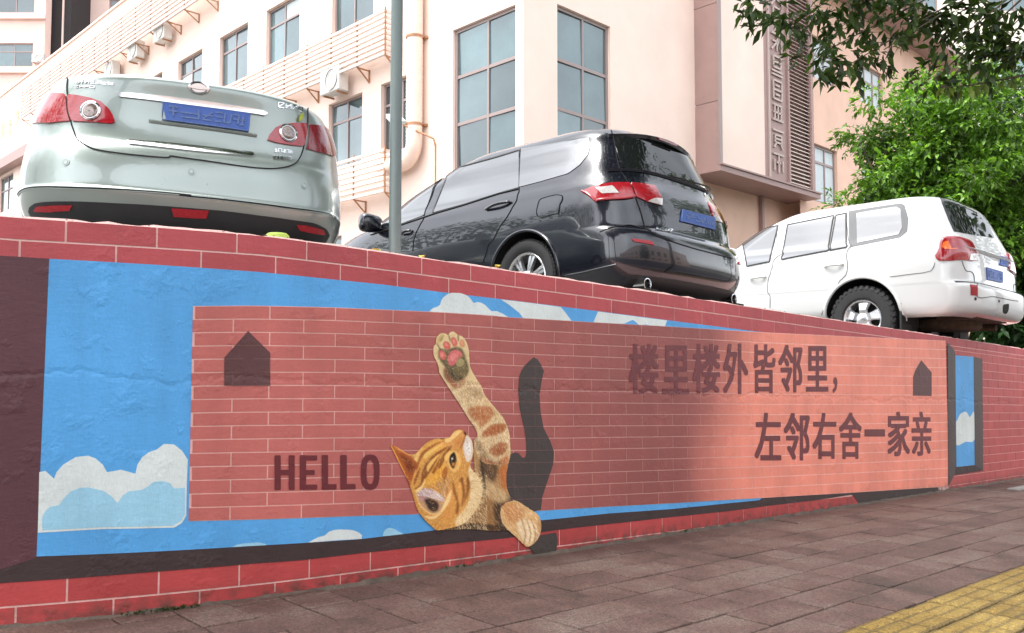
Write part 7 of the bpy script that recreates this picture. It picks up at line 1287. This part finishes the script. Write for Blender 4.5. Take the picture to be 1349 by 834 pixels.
# wing to the right of the bay, with its eave
MW = lambda u, z, d: (u, d-.30, z-BZ)
w2 = [(11.62, 13.45, 9.45, 10.75), (11.55, 13.4, 5.75, 7.48), (15.2, 17.0, 9.45, 10.75), (15.2, 17.0, 5.75, 7.48), (18.8, 20.6, 9.45, 10.75)]
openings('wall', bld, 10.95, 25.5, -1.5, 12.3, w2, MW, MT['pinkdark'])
for a, b_, c_, d in w2: window(bld, MW, a, b_, c_, d, [a+.55, a+1.2], [d-.5], .12, .07, 'curtain')
q = MB(); mbox(q, MR, 10.6, 26.4, 12.30, 12.52, -1.25, .3); q.build('eave', MT['brown'], bld)
# slatted cages for the air conditioners
def cage(u0, u1, z0, z1, off, n, posts, br=True):
    cg = empty('louvre_cage', (0, 0, 0), 0, bld); pitch = (z1-z0)/n
    for i in range(posts+1):
        q = MB(); u = u0+(u1-u0)*i/posts; mbox(q, ML, u-.015, u+.015, z0, z1, -off+.03, -off+.06)
        if br:
            q.bar(ML(u, z0, -off+.05), ML(u, z0-.30, -.02), .03); q.bar(ML(u, z0-.02, -off+.05), ML(u, z0-.02, 0), .03); q.bar(ML(u, z0-.32, -.02), ML(u, z0, -.02), .03)
        q.build('bracket', MT['bracket'], cg)
    for i in range(n):
        z = z0+pitch*i; q = MB(); mbox(q, ML, u0, u1, z, z+pitch*.45, -off, -off+.075); q.build('slat', MT['slat'], cg)
        q = MB(); mbox(q, ML, u0-.002, u0+.06, z, z+pitch*.45, -off+.077, -.02); q.build('slat', MT['slat'], cg)
cage(4.12, 16.6, 8.12, 9.26, .42, 9, 11); cage(4.10, 16.6, 4.92, 5.99, .42, 8, 10); cage(13.4, 32.2, 12.32, 13.72, .55, 9, 14)
# corrugated duct
pts = [(-.22, 3.22, 11.5), (-.22, 3.22, 4.95)]; path = []; rads = []
for z in np.arange(12.5, 4.95, -.045): path.append((-.22, 3.22, z)); 
for t in np.linspace(0, math.pi/2, 22): path.append((-.22, 3.22+.42*(1-math.cos(t)), 4.95-.42*math.sin(t)))
for y in np.arange(3.68, 4.4, .045): path.append((-.22, y, 4.53))
q = MB(); q.tube(path, [.175+.014*(i % 2) for i in range(len(path))], 20); q.build('duct', mat('peach plastic duct', lin((238, 212, 196)), .6, var=.05), bld, True)
for z in (5.3, 7.3, 9.3):
    q = MB(); q.lathe([(.20, z), (.20, z+.05)], (-.22, 3.22, 0), 'z', 20); q.box((-.06, 3.0, z), (.0, 3.44, z+.05)); q.build('duct_clamp', MT['bracket'], bld)
fl = empty('floodlight', (-.02, 2.72, 4.8), 0, bld)
q = MB(); q.tube([(0, 0, 0), (-.05, .0, .15), (-.45, .62, .52)], .02, 8); q.tube([(0, 0, .0), (0, 0, -.9)], .015, 6); q.build('arm', MT['bracket'], fl)
q = MB(); q.add([(-.40, .55, .50), (-.62, .72, .48), (-.58, 1.05, .72), (-.36, .88, .74), (-.42, .52, .58), (-.64, .70, .56), (-.60, 1.02, .80), (-.38, .85, .82)], [(0, 1, 2, 3), (7, 6, 5, 4), (0, 4, 5, 1), (1, 5, 6, 2), (2, 6, 7, 3), (3, 7, 4, 0)])
q.build('lamp_head', mat('grey lamp glass', (.5, .52, .5), .2), fl)
# ledge and gilt sign characters at the far left
q = MB(); mbox(q, ML, 30.5, 62, 10.55, 11.02, -.5, 0); q.build('ledge', MT['brown'], bld)
MT['gilt'] = mat('gilt letters', lin((206, 150, 84)), .35, .6)
for u, ch in ((37.2, '家'), (36.0, '流'), (34.7, '不')):
    vv, ff = GLYPH[ch]; V = [ML(u+.42-.85*a, 12.35+.95*w, -.06) for a, w in vv]; new('character', V, ff, MT['gilt'], bld)
# air conditioners on brackets behind the cages
MT['acwhite'] = mat('off white enamel', (.62, .60, .56), .5, var=.1); MT['acdark'] = mat('fan grille', (.05, .05, .05), .6)
def ac(loc, rz, label, group='outdoor air conditioners'):
    a = empty('air_conditioner', loc, rz); tag(a, label, 'air conditioner', group)
    q = MB(); q.box((-.15, -.42, 0), (.15, .42, .62)); o = q.build('casing', MT['acwhite'], a); md = o.modifiers.new('round', 'BEVEL'); md.width = .02
    MB().lathe([(.255, -.165), (.255, -.145), (.0, -.145)], (0, -.10, .31), 'x', 28).build('fan_guard', MT['acdark'], a)
    q = MB()
    for r in (.08, .14, .20, .25): q.lathe([(r, -.17), (r+.008, -.175), (r+.016, -.17)], (0, -.10, .31), 'x', 28)
    q.build('grille_ring', MT['acwhite'], a); q = MB(); q.bar((-.12, -.30, -.02), (.2, -.30, -.02), .04); q.bar((-.12, .30, -.02), (.2, .30, -.02), .04); q.build('bracket', MT['bracket'], a)
R14 = Matrix.Rotation(RAD(1.4), 3, 'Z')
for (u, z, lab) in ((6.35, 7.72, 'air conditioner hanging under the slatted cage above the lamp post'), (19.2, 11.85, 'air conditioner with round fan under the top left slatted cage'), (21.5, 11.7, 'air conditioner half behind the silver sedan under the top cage'), (16.9, 11.9, 'air conditioner at the upper edge of the top left cage')):
    v_ = R14 @ Vector((-.30, u, 0)); ac((11.746+v_.x, 12.126+v_.y, z), RAD(1.4), lab)

# ================================================================ towers far behind
cv, sv_ = math.cos(RAD(46.7)), math.sin(RAD(46.7))
def far(dep, lat): return (cv*dep+sv_*lat, sv_*dep-cv*lat)
def tower(name, label, dep, lat0, lat1, zt, m, cols, z_rows, thick=10):
    x, y = far(dep, (lat0+lat1)/2); t = empty(name, (x, y, 0), RAD(-43.3)); tag(t, label, 'building', 'apartment blocks in the distance')
    w = (lat1-lat0)/2; mp = lambda u, z, d: (u, d, z)
    ops = [(a, b_, z, z+1.7) for a, b_ in cols for z in z_rows]
    openings('wall', t, -w, w, -3, zt, ops, mp, MT[m], .2)
    q = MB(); q.add([(w, 0, -3), (w, thick, -3), (w, thick, zt), (w, 0, zt), (-w, 0, -3), (-w, thick, -3), (-w, thick, zt), (-w, 0, zt)], [(0, 1, 2, 3), (4, 7, 6, 5), (3, 2, 6, 7), (1, 5, 6, 2)]); q.build('side_wall', MT[m], t)
    for (a, b_, c_, d) in ops: window(t, mp, a, b_, c_, d, [a+(b_-a)/3, a+2*(b_-a)/3], [c_+1.1], .12, .09, 'pane', 'frame')
    return t
MT['tpink'] = mat('pale pink tower render', lin((232, 206, 194)), .9, var=.06, vscale=.5); MT['tgrey'] = mat('grey tower shaft', lin((48, 45, 46)), .9, var=.1, vscale=.6)
MT['cream'] = mat('cream tower render', lin((244, 234, 216)), .9, var=.04, vscale=.5)
fl_ = [z for z in np.arange(14.2, 40, 3.9)]
t1 = tower('apartment_tower', 'pale pink tower with wide windows at the far left edge', 60, -46, -33.2, 44, 'tpink', [(-4.5, -1.2), (1.6, 5.6)], fl_, .8)
for z in fl_: q = MB(); q.box((-6.4, -.25, z-.5), (6.5, -.003, z-.25)); q.build('string_course', MT['tpink'], t1)
t2 = tower('apartment_tower', 'narrow dark grey tower shaft between the two pale towers', 61.2, -33.7, -32.0, 46, 'tgrey', [], [], 6)
q = MB(); q.box((.25, -.1, 0), (.36, -.003, 46)); q.build('drain_pipe', MT['tpink'], t2)
t3 = tower('apartment_tower', 'pale tower with balconies right of the grey shaft', 64, -34.2, -24, 46, 'tpink', [(-1.5, .6), (1.4, 4.4)], [z+1.0 for z in fl_])
for z in fl_:
    q = MB(); q.box((-4.8, -1.0, z-.6), (-3.2, -.003, z-.35)); q.box((-4.8, -1.0, z-.35), (-4.7, -.9, z+.7)); q.box((-3.3, -1.0, z-.35), (-3.2, -.9, z+.7)); q.box((-4.8, -1.0, z+.6), (-3.2, -.93, z+.7)); q.build('balcony', MT['acwhite'], t3)
for i, (dx, z) in enumerate(((-2.4, 25.5), (-2.2, 21.6))):
    x, y = far(63.6, -29.1+dx); ac((x, y, z), RAD(46.7), ('upper' if i == 0 else 'lower')+' white air conditioner on the pale tower right of the grey shaft')
x, y = far(59.6, -33.7); ac((x+.3, y, 22.2), RAD(46.7), 'white air conditioner on the far left tower beside the grey shaft')
tower('apartment_block', 'cream block rising behind the tree at the upper right', 42, 17.5, 40, 24, 'cream', [(-9.5, -7.5), (-5, -3), (0, 2)], [4.5, 8.0, 11.5, 15, 18.5])

# ================================================================ trees
def leaf_mat(name, c1, c2):
    m = bpy.data.materials.new(name); m.use_nodes = True; nt = m.node_tree; N = nt.nodes; L = nt.links; b = N['Principled BSDF']
    at = N.new('ShaderNodeAttribute'); at.attribute_name = 'paint'; L.new(at.outputs['Color'], b.inputs['Base Color'])
    b.inputs['Roughness'].default_value = .42; b.inputs['Specular IOR Level'].default_value = .5
    tr = N.new('ShaderNodeBsdfTranslucent'); mx = N.new('ShaderNodeMixShader'); mx.inputs[0].default_value = .38
    vm = N.new('ShaderNodeVectorMath'); vm.operation = 'MULTIPLY'; vm.inputs[1].default_value = (1.25, 1.35, .5); L.new(at.outputs['Color'], vm.inputs[0]); L.new(vm.outputs[0], tr.inputs['Color'])
    L.new(b.outputs[0], mx.inputs[1]); L.new(tr.outputs[0], mx.inputs[2]); L.new(mx.outputs[0], N['Material Output'].inputs['Surface'])
    return m
MT['leaf'] = leaf_mat('green leaves', 0, 0); MT['bark'] = mat('brown bark', (.11, .085, .06), .9, var=.35, vscale=10, bump=.8, bscale=30)
def leaves(name, parent, base, n_dir, length, width, cols):
    """base Nx3 leaf foot, n_dir Nx3 pointing, folded kites"""
    N = len(base); d = n_dir/np.linalg.norm(n_dir, axis=1, keepdims=True)
    up = rng.normal(0, .45, (N, 3))+np.array((0, 0, 1.)); s = np.cross(d, up); s /= np.linalg.norm(s, axis=1, keepdims=True)+1e-9; nn = np.cross(s, d)
    ln = (length*rng.uniform(.65, 1.25, N))[:, None]; wd_ = ln*width
    droop = -nn*ln*.12
    v = np.stack([base, base+d*ln*.42+s*wd_+nn*ln*.06, base+d*ln+droop, base+d*ln*.42-s*wd_+nn*ln*.06, base+d*ln*.5], 1).reshape(-1, 3)
    i = np.arange(N)*5; f = np.concatenate([np.stack([i, i+1, i+4], 1), np.stack([i+1, i+2, i+4], 1), np.stack([i+2, i+3, i+4], 1), np.stack([i+3, i, i+4], 1)])
    me = bpy.data.meshes.new(name); me.vertices.add(len(v)); me.vertices.foreach_set('co', v.astype(np.float32).ravel())
    me.loops.add(len(f)*3); me.loops.foreach_set('vertex_index', f.astype(np.int32).ravel()); me.polygons.add(len(f))
    me.polygons.foreach_set('loop_start', np.arange(len(f), dtype=np.int32)*3); me.update(calc_edges=True); me.materials.append(MT['leaf'])
    c = np.array(cols)[rng.integers(0, len(cols), N)]*rng.uniform(.75, 1.25, (N, 1))
    if TONE is not None and len(TONE) == N: c = c*TONE[:, None]
    c4 = np.ones((N*5, 4), np.float32); c4[:, :3] = np.repeat(c, 5, 0)
    a = me.color_attributes.new('paint', 'FLOAT_COLOR', 'POINT'); a.data.foreach_set('color', c4.ravel())
    o = bpy.data.objects.new(name, me); COL.objects.link(o); o.parent = parent; return o
TONE = None
def clump_leaves(cent, rad, per, sprig=.16):
    """twigs with leaves set along them, round each clump centre"""
    global TONE
    B = []; D = []; T = []
    for c_, r in zip(cent, rad):
        tone = rng.uniform(.45, 1.5)
        nt_ = max(3, int(per*r/.35/6))
        for _ in range(nt_):
            u = rng.normal(0, 1, 3); u /= np.linalg.norm(u); u[2] = u[2]*.7+.15; st = c_+u*r*rng.uniform(.25, 1.0); d = u*.8+np.array((0, 0, -.35))+rng.normal(0, .25, 3); d /= np.linalg.norm(d)
            for k in range(6):
                T.append(tone); B.append(st+d*sprig*k/5); D.append(d+rng.normal(0, .55, 3)+np.array((0, 0, -.15)))
    TONE = np.array(T)
    return np.array(B), np.array(D)
def tree(name, label, base, crown, R3, nclump, per, leaf, cols, shell=.55, trunk=.14, cat='tree', width=.22, crad=(.3, .55)):
    t = empty(name, base); tag(t, label, cat, 'trees'); base = np.array(base); cw_ = np.array(crown)-base; R3 = np.array(R3)
    cs_ = []
    while len(cs_) < nclump:
        u = rng.normal(0, 1, 3); u /= np.linalg.norm(u); rr_ = rng.uniform(shell, 1.0)
        bump_ = 1+.20*math.sin(3.1*u[0]+1.7*base[0])*math.cos(2.7*u[2]+u[1]*3)
        cs_.append(cw_+u*R3*rr_*bump_)
    cs_ = np.array(cs_); rad = rng.uniform(*crad, nclump)
    B, D = clump_leaves(cs_, rad, per); leaves('crown', t, B, D, leaf, width, cols)
    q = MB(); fork = cw_*.55
    q.tube([(0, 0, -.2), tuple(fork*.5+rng.normal(0, .05, 3)), tuple(fork), tuple(cw_*.95)], [trunk*1.2, trunk, trunk*.8, trunk*.3], 10)
    q.build('trunk', MT['bark'], t, True)
    q = MB()
    for c_ in cs_[::4]:
        m_ = fork+(c_-fork)*.5+rng.normal(0, .12, 3); q.tube([tuple(fork*(.7+.3*rng.random())), tuple(m_), tuple(c_)], [trunk*.4, trunk*.22, .012], 6, False)
    q.build('limb', MT['bark'], t, True)
    return t
GREEN = [(.10, .21, .022), (.14, .28, .032), (.075, .16, .02), (.20, .36, .055), (.05, .11, .016)]
DEEP = [(.03, .085, .022), (.045, .11, .03), (.06, .14, .045), (.022, .06, .016)]
OVER = [(.03, .06, .012), (.045, .085, .015), (.06, .11, .02), (.022, .045, .010)]
gzp = lambda x: 1.54-SL*x
tree('leafy_tree', 'bright green leafy tree between the pink building and the white car', (16.0, 6.1, gzp(16.0)), (15.95, 5.75, 4.0), (1.75, 1.75, 2.7), 190, 250, .12, GREEN, .35, .13, crad=(.22, .5))
tree('leafy_tree', 'dark green tree behind the tail of the white off roader', (20.4, 5.6, gzp(20.4)), (20.2, 5.6, 3.9), (2.6, 2.4, 3.4), 190, 230, .14, DEEP, .4, .18, crad=(.35, .7))
tree('leafy_tree', 'low dark shrubby tree at the right edge beyond the wall', (16.9, 4.35, gzp(16.9)), (17.2, 4.5, 2.2), (1.5, 1.0, 1.6), 80, 150, .15, DEEP, .3, .08)
# street tree standing on the pavement just out of frame, its branches hanging into view
tb = (7.9, 1.15, -SL*7.9); t = empty('street_tree', tb); tag(t, 'street tree whose dark leafy branches hang into the upper right corner', 'tree', 'trees')
CL = np.array([(5.81, 3.4, 3.75), (6.12, 3.39, 3.76), (6.44, 3.36, 3.73), (6.29, 3.09, 3.73), (6.53, 3.15, 3.54), (6.14, 3.12, 3.3), (6.53, 3.03, 3.36), (6.75, 3.07, 3.7), (6.54, 2.85, 3.76), (6.88, 2.81, 3.72), (6.52, 2.76, 3.4), (6.9, 2.64, 3.77), (7.2, 2.64, 3.7), (7.0, 2.42, 3.7), (7.32, 2.4, 3.63), (7.08, 2.21, 3.69), (7.39, 2.2, 3.57), (7.72, 2.15, 3.79), (6.99, 2.45, 3.46), (7.37, 2.36, 3.45), (7.27, 2.06, 3.40), (7.43, 2.15, 3.83), (7.22, 2.66, 3.30), (7.47, 2.29, 3.38), (6.66, 2.6, 3.75), (7.59, 2.02, 3.51), (7.92, 1.96, 3.83), (6.37, 3.01, 3.79)])-np.array(tb)
extra = np.stack([rng.uniform(-1.2, 2.5, 70), rng.uniform(-1.0, 1.7, 70), rng.uniform(4.9, 7.0, 70)], 1)
B, D = clump_leaves(CL, np.full(len(CL), .17), 170, .13); B2, D2 = clump_leaves(extra, np.full(70, .5), 60, .2)
leaves('crown', t, np.concatenate([B, B2]), np.concatenate([D, D2]), .105, .20, OVER)
B3 = np.stack([rng.uniform(-6.0, 1.0, 3600), rng.uniform(.1, 3.1, 3600), rng.uniform(6.3, 7.8, 3600)], 1)
leaves('added_shade_crown', t, B3, rng.normal(0, 1, (3600, 3)), .30, .34, OVER)  # unseen layer of big leaves, added overhead to keep sun off the pavement
q = MB(); q.tube([(0, 0, -.2), (.03, .02, 1.4), (-.05, .08, 2.9), (-.1, .2, 4.4), (.0, .2, 6.4)], [.17, .14, .12, .08, .03], 12); q.build('trunk', MT['bark'], t, True)
q = MB(); r0 = np.array((-.09, .18, 4.35))
for tgt in CL[::2]:
    m_ = r0+(tgt-r0)*.5+np.array((0, 0, .28)); q.tube([tuple(r0), tuple(r0+(m_-r0)*.6+rng.normal(0, .03, 3)), tuple(m_), tuple(tgt)], [.020, .014, .009, .004], 6, False)
for tgt in extra[::5]: q.tube([(-.1, .2, 4.2), tuple((np.array((-.1, .2, 4.2))+tgt)/2), tuple(tgt)], [.04, .022, .008], 6, False)
q.build('limb', MT['bark'], t, True)
# drooping sprig of larger yellow green leaves
tw = np.array([(7.72, 2.0, 3.33), (7.48, 2.22, 3.26), (7.28, 2.42, 3.21), (7.12, 2.58, 3.20)])-np.array(tb)
q = MB(); q.tube([tuple(r0)]+[tuple(p_) for p_ in tw], [.02, .01, .008, .006, .004], 6); q.build('twig', MT['bark'], t, True)
Bq = []; Dq = []
for i in range(46):
    s_ = rng.uniform(.25, 3); k = int(s_) if s_ < 3 else 2; p_ = tw[k]+(tw[k+1]-tw[k])*(s_-k); Bq.append(p_+rng.normal(0, .012, 3)); Dq.append(np.array((-.25, .2, -.75))+rng.normal(0, .4, 3))
leaves('sprig', t, np.array(Bq), np.array(Dq), .115, .20, [(.12, .19, .03), (.17, .23, .04), (.08, .14, .025)])

# ================================================================ small things lying on the wall top
MT['yleaf'] = mat('fallen yellow leaf', (.55, .46, .06), .6, var=.3, vscale=30); MT['lime'] = mat('lime painted stone', lin((168, 190, 84)), .7, var=.2, vscale=12)
def wall_top_pt(x, back): p = on_wall(x, 0, -back); return (float(p[0]), float(p[1]), float(wtop(x)+gz(x)))
for i, (x, back, lab) in enumerate(((2.60, .05, 'yellow fallen leaf at the foot of the lamp post'), (2.86, .06, 'yellow fallen leaf on the wall top right of the lamp post'), (3.42, .05, 'dry leaf on the wall top beside the black car wheel'))):
    x0_, y0_, z0_ = wall_top_pt(x, back); a_ = random.uniform(0, 6); b = MB(); V = []
    for u, w, h in ((0, 0, .005), (.02, .016, .02), (.045, .018, .024), (.07, 0, .012), (.045, -.018, .026), (.02, -.016, .018)): V.append((u*math.cos(a_)-w*math.sin(a_), u*math.sin(a_)+w*math.cos(a_), h))
    b.add(V+[(p_[0], p_[1], p_[2]-.002) for p_ in V], [(0, 1, 2, 3, 4, 5), (11, 10, 9, 8, 7, 6)]); o = b.build('fallen_leaf', MT['yleaf']); o.location = (x0_, y0_, z0_); tag(o, lab, 'leaf', 'leaves on the wall top')
x0_, y0_, z0_ = wall_top_pt(2.03, .12); b = MB(); b.lathe([(.062, -.01), (.058, .022), (.045, .034), (.0, .036)], (0, 0, 0), 'z', 18)
o = b.build('painted_stone', MT['lime'], None, True, 50); o.location = (x0_, y0_, z0_); tag(o, 'lime green stone on the wall top under the silver sedan', 'stone')
# crumbs of render along the top edge
b = MB()
for i in range(420):
    x = random.uniform(.4, 12.5); p_ = on_wall(x, 0, -random.uniform(0, .05)); s_ = random.uniform(.002, .007); z = float(wtop(x)+gz(x)); 
    V = [(p_[0]+random.uniform(-1, 1)*s_*2, p_[1]+random.uniform(-1, 1)*s_, z-.004+random.uniform(0, 1.6)*s_) for _ in range(5)]
    b.add(V, [(0, 1, 2), (0, 2, 3), (1, 2, 4), (0, 3, 4)])
o = b.build('render_crumbs', MT['mortar'], wallo); o['kind'] = 'stuff'
# weeds in the joint at the foot of the wall
B = []; D = []
for c_, n_ in ((1.42, 8), (1.50, 10), (1.56, 7), (3.1, 3), (5.2, 3)):
    for _ in range(n_*4): x = c_+random.gauss(0, .05); p_ = on_wall(x, 0, random.uniform(.004, .03)); B.append((p_[0], p_[1], -SL*x)); D.append((random.gauss(0, .5), -.4+random.gauss(0, .3), .9))
o = leaves('weeds', None, np.array(B, float), np.array(D, float), .022, .22, [(.04, .08, .02), (.06, .09, .03)]); tag(o, 'tiny weeds growing along the foot of the painted wall', 'weeds', kind='stuff')

# ================================================================ the unseen surroundings, with trees added to shade and to darken reflections
def plain_building(name, label, x0, x1, y, zt, m):
    t_ = empty(name, (x0, y, -3)); tag(t_, label, 'building', 'buildings across the street'); mp = lambda u, z, d: (u, -d, z)
    ops = [(u, u+1.8, z, z+1.6) for u in np.arange(1.5, x1-x0-2.5, 3.6) for z in np.arange(4.2, zt-1, 3.4)]
    openings('wall', t_, 0, x1-x0, 0, zt, ops, mp, MT[m], .2)
    q = MB()
    for a, b_, c_, d in ops: mbox(q, mp, a, b_, c_, d, .12, .16)
    o_ = q.build('panes', MT['pane'], t_); o_['kind'] = 'stuff'
    q = MB(); q.add([(0, 0, zt), (x1-x0, 0, zt), (x1-x0, -10, zt), (0, -10, zt), (0, 0, 0), (0, -10, 0), (x1-x0, 0, 0), (x1-x0, -10, 0)], [(0, 1, 2, 3), (0, 3, 5, 4), (1, 6, 7, 2)]); q.build('roof', MT['brown'], t_)
plain_building('street_block', 'long pale block across the street mirrored in the corner windows', -24, 30, -14, 10.5, 'tpink')
BIG = [(.035, .07, .014), (.05, .10, .02), (.07, .13, .025)]
def canopy_tree(base, crown, R3, n_, label):
    t_ = empty('street_tree', base); tag(t_, label, 'tree', 'trees'); base = np.array(base); cc_ = np.array(crown)-base
    u = rng.normal(0, 1, (n_, 3)); u /= np.linalg.norm(u, axis=1, keepdims=True); B = cc_+u*np.array(R3)*rng.uniform(.3, 1, (n_, 1))**.6
    leaves('crown', t_, B, rng.normal(0, 1, (n_, 3)), .30, .32, BIG)
    q = MB(); q.tube([(0, 0, -.2), tuple(cc_*.4), tuple(cc_*.8), tuple(cc_)], [.2, .16, .12, .05], 12); q.build('trunk', MT['bark'], t_, True)
    q = MB()
    for p_ in B[::90]: q.tube([tuple(cc_*.6), tuple((cc_*.7+p_)/2+np.array((0, 0, .2))), tuple(p_)], [.07, .04, .012], 6, False)
    q.build('limb', MT['bark'], t_, True)
canopy_tree((-2.6, .85, .1), (-.9, 2.7, 6.6), (3.4, 1.9, 1.3), 2800, 'unseen tree added beside the viewer to shade the near pavement')  # added out of view; its crown blocks sun from the near pavement
canopy_tree((5.6, -9.0, -.2), (5.6, -8.8, 3.9), (2.6, 2.0, 2.2), 1800, 'street tree across the road mirrored in the black car tailgate')
canopy_tree((16.2, 1.0, -.65), (16.4, 1.2, 6.0), (3.0, 2.3, 3.0), 2600, 'street tree beyond the right edge mirrored in the white car rear window')

for i, (x, y) in enumerate(((-8.5, 9.0), (-9.5, 15.5), (-8.8, 22.5))):  # trees added left of view so the black doors reflect something dark
    canopy_tree((x, y, 1.54-SL*x), (x, y, 6.2-SL*x), (2.8, 3.8, 4.2), 2600, ('nearest', 'middle', 'farthest')[i]+' unseen car park tree added to darken the black car door reflections')
